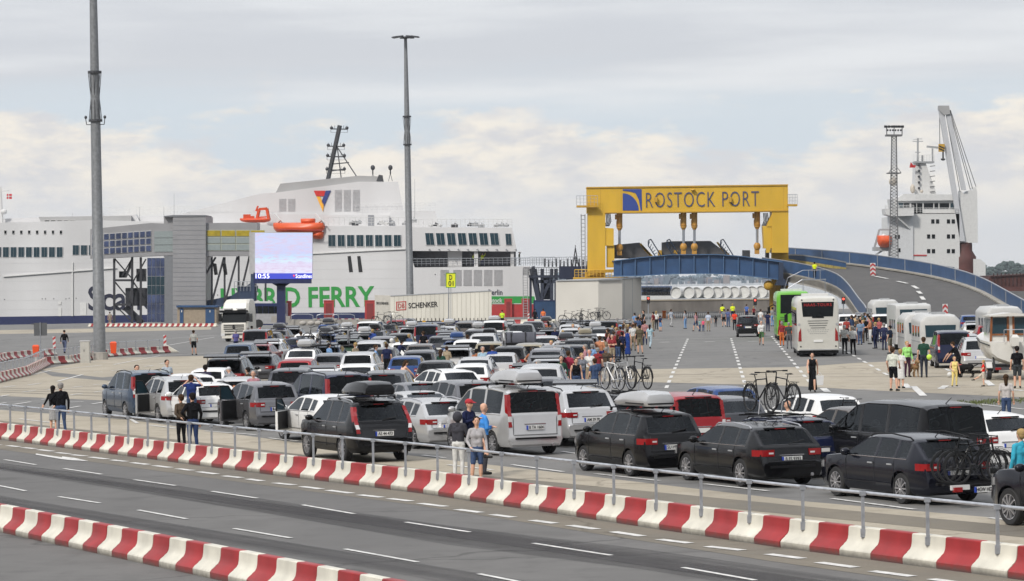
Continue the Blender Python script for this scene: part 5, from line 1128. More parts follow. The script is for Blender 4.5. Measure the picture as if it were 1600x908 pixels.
# blue container, access tower, white shed
CP = fplane(852, 360)
bc = base_thing('shipping_container', 'blue corrugated container left of the white shed', 'container', CP, 852, 502)
def corr(m, pl, x0, y0, x1, y1, off, dep, n):
    m.rect(pl, x0, y0, x1, y1, off + .04, dep); w = (x1 - x0) / n
    for i in range(n): m.rect(pl, x0 + i * w, y0 + .8, x0 + i * w + w * .5, y1, off, .05)
mbo('body', lambda m: corr(m, CP, 834, 469.5, 868, 504, 0, 6, 14), BLUE, bc); mbo('corner_frame', lambda m: (m.rect(CP, 833.5, 469, 868, 470.5, -.04, .2), m.rect(CP, 833.5, 469, 835, 504, -.04, .2)), NAVY, bc)
at = base_thing('access_tower', 'dark blue steel access tower with stairs and railings beside the ferry stern', 'tower', fplane(850, 372), 850, 503)
AP = fplane(850, 372); AT = mat('tower_blue', (.028, .036, .06), .6, var=.15)
for s_ in (((833, 416), (842, 470)), ((847, 420), (847, 470)), ((862, 420), (862, 470)), ((869, 420), (869, 470)), ((838, 440), (868, 440)), ((846, 468), (864, 430))): mbo('steel_leg', lambda m: m.bar(AP(*s_[0], 0), AP(*s_[1], 0), .42), AT, at)
mbo('deck', lambda m: (m.rect(AP, 826, 430, 874, 434, -.3, 3), m.slab(AP, [(827, 420), (839, 420), (846, 470), (838, 470)], .5, 1.5), m.rect(AP, 848, 434, 860, 468, .8, .3)), AT, at)
for (x0, y0, x1, y1) in ((826, 420, 874, 430), (818, 417, 832, 417)): rail(AP, [(x0, 430), (x1, 430)], .95, at, -.4, 12, .035, DARK, 'railing')
mbo('ladder', lambda m: (m.tube(AP(817, 420, -.5), AP(818, 505, -.5), .05), m.tube(AP(824, 420, -.5), AP(825, 505, -.5), .05), [m.tube(AP(817, y, -.5), AP(825, y, -.5), .03) for y in range(422, 505, 4)]), GREY, at)
for x in (829, 868): mbo('rear_leg', lambda m: m.bar(AP(x, 432, 2), AP(x, 505, 2), .3), AT, at)
qb = base_thing('link_span', 'dark navy loading bridge with railings and people between ferry stern and gantry', 'bridge', fplane(890, 380), 890, 503)
QP = fplane(890, 380)
mbo('girder', lambda m: m.rect(QP, 874, 416, 925, 436, .5, 3), mat('girder_navy', (.016, .022, .05), .5), qb); rail(QP, [(800, 416), (920, 413)], 1.0, qb, .4, 34, .035, GALV, 'railing')
mbo('pier', lambda m: m.rect(QP, 885, 430, 900, 506, 1, 2), DARK, qb); mbo('bollards', lambda m: [m.rect(QP, x, 404 + (i % 3) * 2, x + 2.5, 417, 1.2, .3) for i, x in enumerate(range(850, 918, 6))], DARK, qb)
tri = base_thing('tripod_mast', 'thin tripod signal mast standing left of the yellow gantry', 'mast', QP, 899, 416)
mbo('legs', lambda m: (m.bar(QP(895, 416, 1), QP(899, 388, 1), .14), m.bar(QP(904, 416, 1), QP(899, 388, 1), .14), m.bar(QP(899, 400, 1), QP(901, 412, 1), .4), m.tube(QP(899, 388, 1), QP(899, 383, 1), .05)), DARK, tri)
SHEDM = mat('shed_panel', (.58, .56, .51), .6, var=.08, scale=.2)
PA, PB, PC = Wp(868.5, 470, 352), Wp(935, 470, 340), Wp(1002, 470, 347)
sd1 = Plane(PA, (-(PB - PA).y, (PB - PA).x)); sd2 = Plane(PB, (-(PC - PB).y, (PC - PB).x)); sd1.n = sd1.n if sd1.n.y > 0 else -sd1.n; sd2.n = sd2.n if sd2.n.y > 0 else -sd2.n
shd = base_thing('site_shed', 'windowless off white metal shed with a narrow door under the gantry', 'shed', sd2, 935, 501)
mbo('left_wall', lambda m: m.slab(sd1, [(868.5, 440), (935, 438), (935, 505), (868.5, 505)], 0, 3), SHEDM, shd); mbo('right_wall', lambda m: m.slab(sd2, [(935, 438), (1002, 434.5), (1002, 504), (935, 505)], 0, 6), SHEDM, shd)
mbo('eaves', lambda m: (m.slab(sd1, [(868, 438.8), (935, 436.8), (935, 438.3), (868, 440.3)], -.1, 3), m.slab(sd2, [(935, 436.8), (1002.5, 433.3), (1002.5, 434.8), (935, 438.3)], -.1, 6)), GREY, shd)
dr = mbo('door', lambda m: m.slab(sd1, [(893, 467), (909, 467), (909, 504), (893, 504)], -.05, .08), mat('shed_door', (.42, .40, .36), .6), shd); mbo('door_frame', lambda m: (m.slab(sd1, [(892.6, 466.4), (909.4, 466.4), (909.4, 467.2), (892.6, 467.2)], -.08, .06), m.slab(sd1, [(892.6, 467), (893.3, 467), (893.3, 504), (892.6, 504)], -.08, .06), m.slab(sd1, [(908.8, 467), (909.5, 467), (909.5, 504), (908.8, 504)], -.08, .06)), GREY, dr)
mbo('meter_box', lambda m: m.slab(sd1, [(912, 482), (917, 482), (917, 500), (912, 500)], -.3, .3), GREY, shd)
mbo('panel_joint', lambda m: [m.slab(sd2, [(x, 437.5 - (x - 935) * .05), (x + .5, 437.5 - (x - 935) * .05), (x + .5, 504), (x, 504)], -.012, .02) for x in (948, 962, 975, 988)], GREY, shd)
# ---------------------------------------------------------------- yellow gantry and link bridge
GP = fplane(1075, 352)
gt = base_thing('lifting_gantry', 'yellow steel lifting gantry with the words ROSTOCK PORT across its beam', 'gantry', GP, 1075, 500)
YD = mat('dark_yellow', (.50, .29, .03), .5, var=.12)  # darker yellow for flanges, platforms and small fittings
mbo('cross_beam', lambda m: (m.slab(GP, [(917, 293.5), (1231, 289), (1232, 329.5), (945, 333), (917, 333)], 0, 3.2)), YEL, gt)
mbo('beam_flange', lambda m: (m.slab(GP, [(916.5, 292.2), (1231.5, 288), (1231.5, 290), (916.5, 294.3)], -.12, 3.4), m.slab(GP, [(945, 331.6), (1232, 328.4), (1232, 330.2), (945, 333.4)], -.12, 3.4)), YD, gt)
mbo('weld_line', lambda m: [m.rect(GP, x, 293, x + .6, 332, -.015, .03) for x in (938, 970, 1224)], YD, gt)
mbo('left_column', lambda m: (m.slab(GP, [(918.5, 333), (946, 333), (946, 434), (918.5, 434)], .0, 3), m.slab(GP, [(946, 356), (959, 357), (959, 384), (946, 384)], .1, 2.5), m.rect(GP, 924, 433, 950, 503, .4, 2.4), m.rect(GP, 948, 384, 960, 418, .4, .8)), YEL, gt)
mbo('right_column', lambda m: (m.slab(GP, [(1206, 330), (1232, 330), (1232, 395), (1206, 395)], 0, 3), m.slab(GP, [(1192, 353), (1212, 353), (1210, 388), (1194, 388)], .2, 2), m.slab(GP, [(1200, 348), (1207, 332), (1207, 354), (1198, 354)], .1, 2), m.rect(GP, 1206, 394, 1232, 503, 2.5, 1), m.slab(GP, [(1197, 388), (1204, 388), (1202, 395), (1197, 395)], .2, .6)), YEL, gt)
for (x, y0) in ((968, 333), (1068, 332), (1085, 332), (1183, 331)):
    c = mbo('lifting_cylinder', lambda m: (m.tube(GP(x, y0, 1.4), GP(x, y0 + 24, 1.4), .36, n=14), m.tube(GP(x, y0 + 20, 1.4), GP(x, y0 + 27, 1.4), .42, .2, n=14), m.rect(GP, x - 7, y0 + 2, x - 3, y0 + 10, 1.1, .5), m.rect(GP, x - 5, y0 + 12, x - 3, y0 + 20, 1.2, .3)), mat('cylinder_ochre', (.50, .25, .04), .5, var=.2), gt, 40)
    mbo('piston_rod', lambda m: m.tube(GP(x, y0 + 26, 1.4), GP(x, y0 + 52, 1.4), .16, n=10), GALV, c, 40); mbo('rod_eye', lambda m: (m.ell(GP(x, y0 + 54, 1.4), (.42, .3, .5), 8), m.rect(GP, x - 3.6, y0 + 54, x + 3.6, y0 + 66, 1.3, .5)), mat('cylinder_ochre', None), c, 40)
for x, y0 in ((947, 334), (1193, 333)):
    for k in range(4): mbo('hydraulic_hose', lambda m: m.path([GP(x + k * 2, y0, 1.5), GP(x + k * 2.2 + 1, y0 + 12, 1.3), GP(x + k * 2 - 1.5, y0 + 19, 1.2), GP(x - 3 + k, y0 + 19, 1.2)], .06, 5), INK, gt)
for (x0, x1, y) in ((901, 934, 321), (1231, 1246, 319)):
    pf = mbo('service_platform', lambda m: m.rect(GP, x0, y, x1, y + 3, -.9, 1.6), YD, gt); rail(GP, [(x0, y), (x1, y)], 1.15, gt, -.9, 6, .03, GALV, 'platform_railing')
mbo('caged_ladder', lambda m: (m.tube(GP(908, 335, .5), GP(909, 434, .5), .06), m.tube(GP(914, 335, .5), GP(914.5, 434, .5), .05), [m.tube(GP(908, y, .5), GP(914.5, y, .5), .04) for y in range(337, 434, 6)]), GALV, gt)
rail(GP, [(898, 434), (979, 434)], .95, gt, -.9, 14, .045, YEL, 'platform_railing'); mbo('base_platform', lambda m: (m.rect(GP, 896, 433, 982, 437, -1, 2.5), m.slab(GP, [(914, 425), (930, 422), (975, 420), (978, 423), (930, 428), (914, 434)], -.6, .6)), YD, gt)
LB_ = mat('letter_slate', hx(72, 76, 104), .5, var=0)
text_on('port_lettering', 'ROSTOCK PORT', GP(1009.5, 324.5, -.06), GP(1186, 322, -.06), 23.5 / 13.07, LB_, GP.n, gt, .02, -.011, 1.14)
def arcpts(cx, cy, r, a0, a1, n=10): return [(cx + r * math.cos(R(a0 + (a1 - a0) * i / n)), cy - r * math.sin(R(a0 + (a1 - a0) * i / n))) for i in range(n + 1)]
LGB = mat('emblem_blue_gantry', hx(48, 70, 140), .5, var=.05)
eb = mbo('port_emblem', lambda m: m.slab(GP, [(973, 329)] + [(973, 302)] + [(973 + 25 * math.sin(R(t)), 329 - 27 * math.cos(R(t))) for t in range(10, 91, 10)], -.05, .06), LGB, gt)
mbo('emblem_wing', lambda m: m.slab(GP, [(973, 295.7), (1002.5, 295.4), (1003, 329), (1001, 329), (998, 312), (993, 302), (985, 299.5), (973, 298)], -.05, .06), LGB, eb)
mbo('beam_lamp', lambda m: [m.cb(GP(x, 312, -.25), (.3, .4, .6)) for x in (1025, 1141)] + [m.ell(GP(1083, 297, -.3), (.3,.3,.15), 6)], YD, gt)
# linkspan flaps (dark plates) behind the girder
FPn = fplane(1050, 356)
fl_ = base_thing('ship_ramp_flaps', 'raised dark grey ramp flaps with striped edges above the blue girder', 'ramp', FPn, 1050, 405)
FLM = mat('flap_grey', (.10, .10, .105), .7, var=.12)
for pts in ([(959, 383), (999, 379), (1016, 398), (1018, 404), (959, 404)], [(1034, 379), (1050, 377), (1110, 376.5), (1136, 396), (1140, 404), (1034, 404)]):
    f = mbo('flap', lambda m: m.slab(FPn, pts, 0, .6), FLM, fl_); e = pts[-3:-1]
    mbo('warning_edge', lambda m: [m.slab(FPn, [(e[0][0] - 17 + k * 2.6, e[0][1] - 17 + k * 2.8), (e[0][0] - 14 + k * 2.6, e[0][1] - 18 + k * 2.8), (e[0][0] - 6 + k * 2.6, e[0][1] - 7 + k * 2.6), (e[0][0] - 9 + k * 2.6, e[0][1] - 6 + k * 2.6)], -.06, .05) for k in range(7)], YD, f)
for x in (1013, 1042, 1126): mbo('barrier_gate', lambda m: (m.path([FPn(x, 376, -.6), FPn(x + 4, 374, -.6), FPn(x + 20, 400, -.6), FPn(x + 12, 402, -.6), FPn(x, 384, -.6), FPn(x, 376, -.6)], .07, 5), [m.tube(FPn(x + 2 + k * 3, 377 + k * 4.5, -.6), FPn(x + k * 2.4, 385 + k * 3, -.6), .04) for k in range(5)]), mat('gate_blue', (.03, .05, .09), .5), fl_)
for x in (1028, 1053, 1160, 1166, 1196): mbo('hinge_lug', lambda m: (m.rect(FPn, x, 391, x + 6, 404, -.5, .5)), YD if x < 1100 else DARK, fl_)
# blue girder
GR = fplane(1090, 346)
gd = base_thing('blue_girder', 'blue riveted plate girder bridge below the yellow gantry', 'bridge', GR, 1100, 440)
top = [(959, 407), (1000, 402), (1048, 397.5), (1120, 397), (1160, 400), (1223, 409)]; bot = [(959, 432), (1000, 431.5), (1050, 428.5), (1110, 428), (1160, 430.5), (1223, 438)]
mbo('web_plate', lambda m: m.slab(GR, top + bot[::-1], .3, .15), BLUE, gd)
mbo('flange', lambda m: [m.slab(GR, [a, b, (b[0], b[1] + 1.3), (a[0], a[1] + 1.3)], -.1, 9) for a, b in zip(top, top[1:])] + [m.slab(GR, [(a[0], a[1] - 1.3), (b[0], b[1] - 1.3), b, a], -.1, 1.2) for a, b in zip(bot, bot[1:])], mat('blue_flange', (.07, .14, .26), .45, var=.1), gd)
for x in [970] + list(range(992, 1223, 23)): mbo('stiffener', lambda m: m.rect(GR, x, interp(top, x) + 1, x + 1.2, interp(bot, x) - 1, .02, .3), mat('blue_flange', None), gd)
mbo('end_post', lambda m: (m.rect(GR, 1217, 410, 1224, 440, -.2, 1.2), m.slab(GR, [(1212, 446), (1232, 446), (1226, 436), (1216, 436)], -.2, 2)), mat('girder_dark', (.02, .035, .07), .6), gd)
pr_ = base_thing('bridge_pier', 'dark concrete pier with yellow jack under the right end of the blue girder', 'pier', GR, 1215, 500)
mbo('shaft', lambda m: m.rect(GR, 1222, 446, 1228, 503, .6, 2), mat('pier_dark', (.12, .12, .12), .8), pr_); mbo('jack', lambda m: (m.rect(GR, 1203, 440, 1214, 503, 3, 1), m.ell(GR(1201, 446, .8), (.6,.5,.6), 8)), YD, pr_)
# ---------------------------------------------------------------- curved ramp
left = [(1352, 505, 286), (1339, 488, 302), (1325, 467, 320), (1309, 450, 331), (1277, 438, 341), (1222, 427, 349), (1190, 423, 354)]
right = [(1625, 505, 285), (1570, 474, 302), (1540, 456, 313), (1505, 443, 322), (1455, 431, 332), (1405, 423, 341), (1340, 413.5, 352), (1225, 404.5, 372)]
LW_ = [Wp(*p) for p in left]; RW_ = [Wp(*p) for p in right]
def resamp(P, n):
    Ls = [0]; 
    for a, b in zip(P, P[1:]): Ls.append(Ls[-1] + (b - a).length)
    out = []
    for i in range(n):
        t = Ls[-1] * i / (n - 1)
        for k in range(len(P) - 1):
            if t <= Ls[k+1] + 1e-6: out.append(P[k].lerp(P[k+1], (t - Ls[k]) / (Ls[k+1] - Ls[k]))); break
    return out
def smooth_(P, it=2):
    for _ in range(it): P = [P[0]] + [(P[i-1] + P[i] * 2 + P[i+1]) / 4 for i in range(1, len(P) - 1)] + [P[-1]]
    return P
LE = smooth_(resamp(LW_, 24)); RE = smooth_(resamp(RW_, 24)); LE[0].z = RE[0].z = 0
ramp_m = ground_mat('ramp_asphalt', (.088, .085, .082), (.10, .096, .092), (.074, .072, .07), fine=14, cracks=False)
mb = MB(); mb.loft([[a, a.lerp(b, .5), b] for a, b in zip(LE, RE)], caps=False); o = mb.obj('road', ramp_m); tag(o, kind='structure')
mb = MB(); nn = 9
mb.loft([[(a.x, a.y, a.z - .02), (a.x, a.y, max(-.2, a.z - .9)), (b.x, b.y, max(-.2, b.z - .9)), (b.x, b.y, b.z - .02)] for a, b in zip(LE, RE)], caps=False); tag(mb.obj('ramp_slab', CONC), kind='structure')
def edge_lofts(E, inward, hgt, name, label, s0=0, s1=None, kerb=True, wall=True):
    E = E[s0:s1]; t = thing(name, label, 'parapet', E[0]); I = []
    for i, p in enumerate(E):
        d = (E[min(i+1, len(E)-1)] - E[max(i-1, 0)]); d.z = 0; n = Vector((-d.y, d.x, 0)).normalized() * inward; I.append(n)
    up = Vector((0, 0, 1)); mb = MB()
    if kerb: mb.loft([[p + up * -.7, p + up * .16, p + n * .75 + up * .16, p + n * .75 + up * 0.0] for p, n in zip(E, I)], caps=False); mb.obj('kerb', mat('kerb_concrete', (.33, .31, .27), .85, var=.2, scale=1), t, world=True)
    mb = MB(); mb.loft([[p + n * .08 + up * .16, p + n * .08 + up * hgt, p + n * .16 + up * hgt, p + n * .16 + up * .16] for p, n in zip(E, I)], caps=False, closed=True); mb.obj('panel', BLUE, t, world=True)
    mb = MB(); mb.path([p + n * .12 + up * (hgt + .06) for p, n in zip(E, I)], .07, 6); mb.obj('handrail', GALV, t, world=True)
    for p, n in list(zip(E, I))[::2]: mb = MB(); mb.bar(p + n * .2 + up * .16, p + n * .2 + up * hgt, .09); mb.obj('post', GALV, t, world=True)
    return t
edge_lofts(LE, -1, 1.5, 'ramp_parapet', 'blue panelled parapet curving up the near left side of the ramp')
edge_lofts(RE, 1, 1.4, 'ramp_parapet', 'blue panelled parapet along the far outer side of the ramp at right')
# far deck wall and the inner blue beam
for k, (pts, lab) in enumerate((([(1206, 397, 360, 404), (1255, 399, 356, 411), (1300, 405.5, 352, 418), (1322, 410, 349, 421.5)], 'blue girder between the two carriageways ending beside the upper chevron sign'),
                  ([(1225, 395, 374, 405), (1290, 393.5, 368, 409), (1350, 398, 360, 415), (1409, 406.5, 346, 423)], 'long blue girder along the back of the upper ramp deck'))):
    t = thing('deck_girder', lab, 'girder', Wp(pts[0][0], pts[0][1], pts[0][2])); mb = MB(); tp = [Wp(x, y, d) for x, y, d, b in pts]; bt = [Wp(x, b, d) for x, y, d, b in pts]; dn = Vector((0, .35, 0))
    mb.loft([[a, b, b + dn, a + dn] for a, b in zip(tp, bt)], closed=True); mb.obj('web_plate', BLUE, t, world=True); mb = MB(); mb.loft([[a + Vector((0, -.12, .08)), a + Vector((0, -.12, -.08)), a + Vector((0, .5, -.08)), a + Vector((0, .5, .08))] for a in tp], closed=True); mb.obj('flange', GALV, t, world=True)
    mb = MB(); mb.loft([[b + Vector((0, -.12, .25)), b + Vector((0, -.12, -.1)), b + Vector((0, -.02, -.1)), b + Vector((0, -.02, .25))] for b in bt], closed=True); mb.obj('striped_kerb', mat('kerb_stripe', (.36, .29, .09), .6, var=.4, scale=3), t, world=True)
op = thing('ramp_fence', 'open dark railing section before the white cargo ship', 'fence', Wp(1412, 420, 344)); mb = MB()
for k in range(9):
    x = 1410 + k * 10; a, b = Wp(x, 407 + k * 1.35, 345 - k * 1.4), Wp(x, 421.5 + k * 1.5, 345 - k * 1.4); mb = MB(); mb.bar(a, b, .16); mb.obj('post', BLUE, op, world=True)
mb = MB(); mb.bar(Wp(1410, 407, 345), Wp(1490, 418, 334), .12); mb.bar(Wp(1410, 413, 345), Wp(1490, 424, 334), .07); mb.obj('rail', GALV, op, world=True); mb = MB(); mb.prism([Wp(1411, 408, 345.5), Wp(1490, 418.5, 334.5), Wp(1490, 431, 334.5), Wp(1411, 421, 345.5)], (0, .05, 0)); mb.obj('mesh_panel', mat('mesh_dark', (.07, .08, .11), .6), op, world=True)
def rampz(px, py):
    """point on the ramp surface seen at this pixel"""
    d = ray(px, py); best = None
    for i in range(len(LE) - 1):
        for tri_ in ((LE[i], LE[i+1], RE[i+1]), (LE[i], RE[i+1], RE[i])):
            n = (tri_[1] - tri_[0]).cross(tri_[2] - tri_[0]); t = (tri_[0] - CAM).dot(n) / d.dot(n); p = CAM + d * t
            w = [(tri_[(k+1) % 3] - tri_[k]).cross(p - tri_[k]).dot(n) for k in range(3)]
            if min(w) >= -1e-3 and t > 0: best = p if best is None or (p - CAM).length < (best - CAM).length else best
    return best if best is not None else Wp(px, py, 330)
mb = MB()
for a, b in (((1367, 432.2), (1387, 436)), ((1402, 440), (1418, 443.5)), ((1426, 447), (1434, 451.5)), ((1434, 455.5), (1439, 459.5)), ((1439.5, 464), (1443.5, 469)), ((1444, 474), (1447, 480))):
    p, q = rampz(*a), rampz(*b); d = (q - p); n = Vector((-d.y, d.x, 0)).normalized() * .22; u = Vector((0, 0, .05)); mb.add([p - n + u, q - n + u, q + n + u, p + n + u], [(0, 1, 2, 3)])
tag(mb.obj('ramp_markings', LINE), kind='structure')
def chevron(px, yb, yt, n, label, dep=None, ground=False):
    p = rampz(px, yb) if not ground else G(px, yb); s = F / p.y; w = 8.2 / s; h = (yb - yt) / s; t = thing('chevron_sign', label, 'sign', p); hh = h / n
    mb = MB(); mb.box((-w/2, -.03, .0), (w/2, .03, h)); mb.obj('panel', WHITE, t); mb = MB()
    for k in range(n):
        z = k * hh; mb.prism([(-w/2, -.035, z), (0, -.035, z + hh * .5), (w/2, -.035, z), (w/2, -.035, z + hh * .48), (0, -.035, z + hh * .98), (-w/2, -.035, z + hh * .48)], (0, -.02, 0))
    mb.obj('arrow', RED, t); return t
chevron(1364, 431, 411, 3, 'red and white chevron marker post on the ramp, three arrows pointing up'); chevron(1477, 492, 475, 2, 'red and white chevron sign low on the ramp behind the caravans')
# quay wall with white pipes
WP_ = fplane(1100, 405)
qw = base_thing('quay_wall', 'stained grey concrete wall under the bridge carrying large white pipes', 'wall', WP_, 1100, 486)
mbo('wall', lambda m: m.slab(WP_, [(1000, 470), (1230, 467), (1300, 467), (1300, 492), (1000, 492)], 0, 1.5), mat('stained_concrete', (.17, .155, .14), .85, var=.45, scale=.5, streak=.3), qw); mbo('coping', lambda m: m.slab(WP_, [(1000, 468.5), (1300, 465.5), (1300, 467.5), (1000, 470.5)], -.1, 1.8), mat('coping', (.30, .26, .20), .8), qw)
SP = fplane(1100, 418)
for i, (x, r, w) in enumerate(((1056, 9.3, 14), (1076, 9.5, 8), (1088, 8.7, 16), (1106, 9.5, 10), (1120, 9, 12), (1133, 9.6, 12), (1147, 9, 14), (1162, 9.8, 8), (1175, 9.2, 14), (1189, 9.6, 10), (1202, 9.6, 5))):
    p = SP(x, 457.5 - (x - 1056) * .012); t = thing('storage_pipe', 'large white pipe section lying on the quay wall, %s from the left' % ('first','second','third','fourth','fifth','sixth','seventh','eighth','ninth','tenth','last')[i], 'pipe', p, R(-28 + (i * 37 % 17)), 'white pipes stacked on the quay'); rr = r / 11.0
    mb = MB(); mb.lathe([(rr * .93, .25), (rr * .93, 0), (rr, 0), (rr, 7), (.01, 7)], ax='y', n=24); mb.obj('shell', WHITE, t, 30); mb = MB(); mb.lathe([(.01, .22), (rr * .93, .22)], ax='y', n=20); mb.obj('end_cap', mat('pipe_end', (.6, .6, .58), .5), t)
tr_ = base_thing('work_ship', 'low white and blue work vessel lying beyond the wall left of the pipes', 'ship', fplane(1030, 440), 1030, 468)
WS = fplane(1030, 440); mbo('hull', lambda m: m.rect(WS, 1002, 462, 1050, 475, 0, 8), WHITE, tr_); mbo('deck_cargo', lambda m: [m.rect(WS, 1003 + k * 4.5, 449, 1006.5 + k * 4.5, 452.5, 0, 1) for k in range(10)] + [m.rect(WS, 1003 + k * 4.5, 456, 1006.5 + k * 4.5, 461, 0, 1) for k in range(10)], INK, tr_); mbo('superstructure', lambda m: (m.rect(WS, 1002, 447, 1050, 463, 1, 6)), mat('work_ship_blue', (.12, .16, .26), .6, var=.5, scale=1), tr_)
# crowd-control fence with white top beam
FB = fplane(1120, 352)
cf = base_thing('crowd_fence', 'steel crowd fence with a white barrier beam across the lanes', 'fence', FB, 1120, 499)
mbo('top_beam', lambda m: m.slab(FB, [(1043, 487.5), (1200, 486), (1200, 488.3), (1043, 490)], -.1, .15), WHITE, cf); mbo('lower_beam', lambda m: m.slab(FB, [(1070, 500), (1200, 498.5), (1200, 499.8), (1070, 501.3)], -.1, .1), GALV, cf)
for k in range(52): x = 1042 + k * 3.05; mbo('bar', lambda m: m.rect(FB, x, 488, x + .7, 502, 0, .04), DARK, cf)
ob_ = base_thing('barrier_cabinet', 'orange barrier cabinet at the left end of the white beam', 'cabinet', FB, 1038, 501); mbo('housing', lambda m: m.rect(FB, 1035, 486.5, 1040.5, 503, -.2, .5), mat('cabinet_orange', hx(225,120,30), .5), ob_, None); mbo('lid', lambda m: m.rect(FB, 1034.6, 485.5, 1041, 487, -.25, .6), ORANGE, ob_)
def tlight(x, yt, yb, dep, lab):
    P = fplane(x, dep); t = base_thing('traffic_light', lab, 'traffic light', P, x, yb); mbo('post', lambda m: m.rect(P, x - .8, yt + 8, x + .8, yb, 0, .12), GALV, t); h = mbo('head', lambda m: m.rect(P, x - 2.6, yt, x + 2.6, yt + 11, -.15, .3), INK, t); mbo('red_lamp', lambda m: m.tube(P(x, yt + 3.2, -.16), P(x, yt + 3.2, -.3), .11, n=10), mat('lamp_red_on', (1, .08, .05), .5, var=0, emis=2.2), h)
tlight(1013, 463, 503, 340, 'red traffic light on a thin post right of the white shed'); tlight(1180, 466, 503, 345, 'red traffic light below the blue girder near the coaches'); tlight(1318, 464, 495, 300, 'red traffic light at the foot of the ramp beside the white coach')
# far shore
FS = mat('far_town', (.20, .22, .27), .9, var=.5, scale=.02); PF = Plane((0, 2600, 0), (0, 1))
mb = MB(); r3 = random.Random(9)
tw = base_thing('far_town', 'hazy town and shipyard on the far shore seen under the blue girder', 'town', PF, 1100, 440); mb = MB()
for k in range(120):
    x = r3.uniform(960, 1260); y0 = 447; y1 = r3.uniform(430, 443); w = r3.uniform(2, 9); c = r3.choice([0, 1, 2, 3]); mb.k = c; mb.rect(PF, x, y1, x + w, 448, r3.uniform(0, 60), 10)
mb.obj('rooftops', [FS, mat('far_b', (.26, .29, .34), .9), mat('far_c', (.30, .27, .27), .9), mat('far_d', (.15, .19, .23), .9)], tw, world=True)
tag(tw, kind='stuff')
def treeline(x0, x1, dep, ytop, ybase, seed, name, label, m):
    rr = random.Random(seed); P = Plane((0, dep, 0), (0, 1)); mb = MB(); s = F / dep
    for k in range(260):
        x = rr.uniform(x0, x1); y = ybase - rr.random() ** .7 * (ybase - ytop) * (.75 + .25 * math.sin(x * .11 + seed)); p = P(x, y, rr.uniform(0, 90)); q = rr.uniform(1.5, 4) / s
        n = 7; o = len(mb.v); mb.ell(p, (q * 1.3, q, q), 5)
        for i in range(o, len(mb.v)): v = mb.v[i]; mb.v[i] = tuple(v[j] + rr.gauss(0, q * .18) for j in range(3))
    mb.slab(P, [(x0, ybase - 4), (x1, ybase - 4), (x1, ybase + 3), (x0, ybase + 3)], 60, 40)
    o = mb.obj(name, m); return tag(o, label, 'trees', kind='stuff')
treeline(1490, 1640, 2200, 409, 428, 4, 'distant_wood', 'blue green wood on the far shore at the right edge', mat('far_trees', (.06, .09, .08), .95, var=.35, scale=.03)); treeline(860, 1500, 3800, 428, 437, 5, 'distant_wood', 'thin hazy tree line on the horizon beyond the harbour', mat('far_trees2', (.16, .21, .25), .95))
bg_ = thing('cargo_barge', 'rust brown barge with a lattice side at the right edge', 'barge', Wp(1580, 450, 470)); BR = mat('rust_brown', (.10, .035, .03), .7, var=.4, scale=.4)
BGP = fplane(1580, 470); mbo('hull', lambda m: m.slab(BGP, [(1545, 433), (1660, 426), (1660, 462), (1545, 462)], 0, 12), BR, bg_); mbo('side_frame', lambda m: [m.rect(BGP, x, 427, x + 1.5, 446, -.2, .3) for x in range(1552, 1655, 6)] + [m.slab(BGP, [(1548, 431), (1660, 425), (1660, 427), (1548, 433)], -.3, 12)], mat('rust_dark', (.05, .02, .018), .7), bg_); mbo('quay_side', lambda m: m.rect(BGP, 1540, 455, 1660, 480, -2, 2), mat('quay_grey', (.14, .14, .14), .8), bg_)
# ---------------------------------------------------------------- cargo ship with crane
CS = fplane(1440, 520)
cs = base_thing('cargo_ship', 'white heavy lift cargo ship with tall bridge house behind the ramp', 'ship', CS, 1440, 430)
mbo('bridge_house', lambda m: (m.slab(CS, [(1393, 338), (1428, 334), (1499, 334), (1500, 420), (1393, 420)], 0, 14)), WHITE, cs)
mbo('side_wall', lambda m: m.slab(CS, [(1391, 338), (1427, 335), (1427, 420), (1393, 420)], -.3, 4), mat('white_dull', (.56, .57, .58), .5, var=.1), cs)  # side wall slab in a slightly duller white
mbo('bridge_wing', lambda m: (m.slab(CS, [(1383, 326), (1428, 324), (1428, 337), (1395, 338), (1384, 335)], -2, 5), m.slab(CS, [(1396, 310), (1492, 311), (1497, 333), (1400, 333)], 1, 9), m.bar(CS(1400, 338, -1.8), CS(1421, 357, -.3), .3)), WHITE, cs)
mbo('bridge_roof', lambda m: m.slab(CS, [(1400, 311.5), (1412, 303), (1487, 304), (1491, 313), (1400, 314)], .5, 10), WHITE, cs)
for x0, x1 in ((1404, 1411), (1412, 1421), (1424, 1431.5), (1433, 1441), (1443.5, 1458), (1460, 1466), (1468, 1483), (1485, 1491)): mbo('bridge_window', lambda m: m.rect(CS, x0, 317.5, x1, 326 + (7 if 1423 < x0 < 1434 else 0), .9, .15), GLASS if x0 % 3 else GLASSB, cs)
for y in (346, 369.5, 392.5):
    for x in (1455, 1462.5, 1479.5, 1487): mbo('window', lambda m: m.rect(CS, x - (6.5 if y > 350 and x < 1470 else 0), y - 3.2, x + 5 - (6.5 if y > 350 and x < 1470 else 0), y + 3.2, -.06, .1), GLASS, cs)
for x, y in ((1398, 370), (1403, 370), (1404, 391)): mbo('window', lambda m: m.rect(CS, x, y - 3, x + 3, y + 3, -.36, .1), GLASS, cs)
rail(CS, [(1428, 333), (1497, 333)], .9, cs, -.2, 14, .04); rail(CS, [(1383, 326), (1428, 325)], .5, cs, -2.1, 8, .04); mbo('red_trim', lambda m: m.slab(CS, [(1424, 398), (1448, 398), (1448, 400), (1424, 400)], -.1, .1), RED, cs)
mm = mbo('mast_housing', lambda m: m.slab(CS, [(1431, 254), (1446, 254), (1452, 270), (1464, 304), (1429, 304)], 4, 4), WHITE, cs)
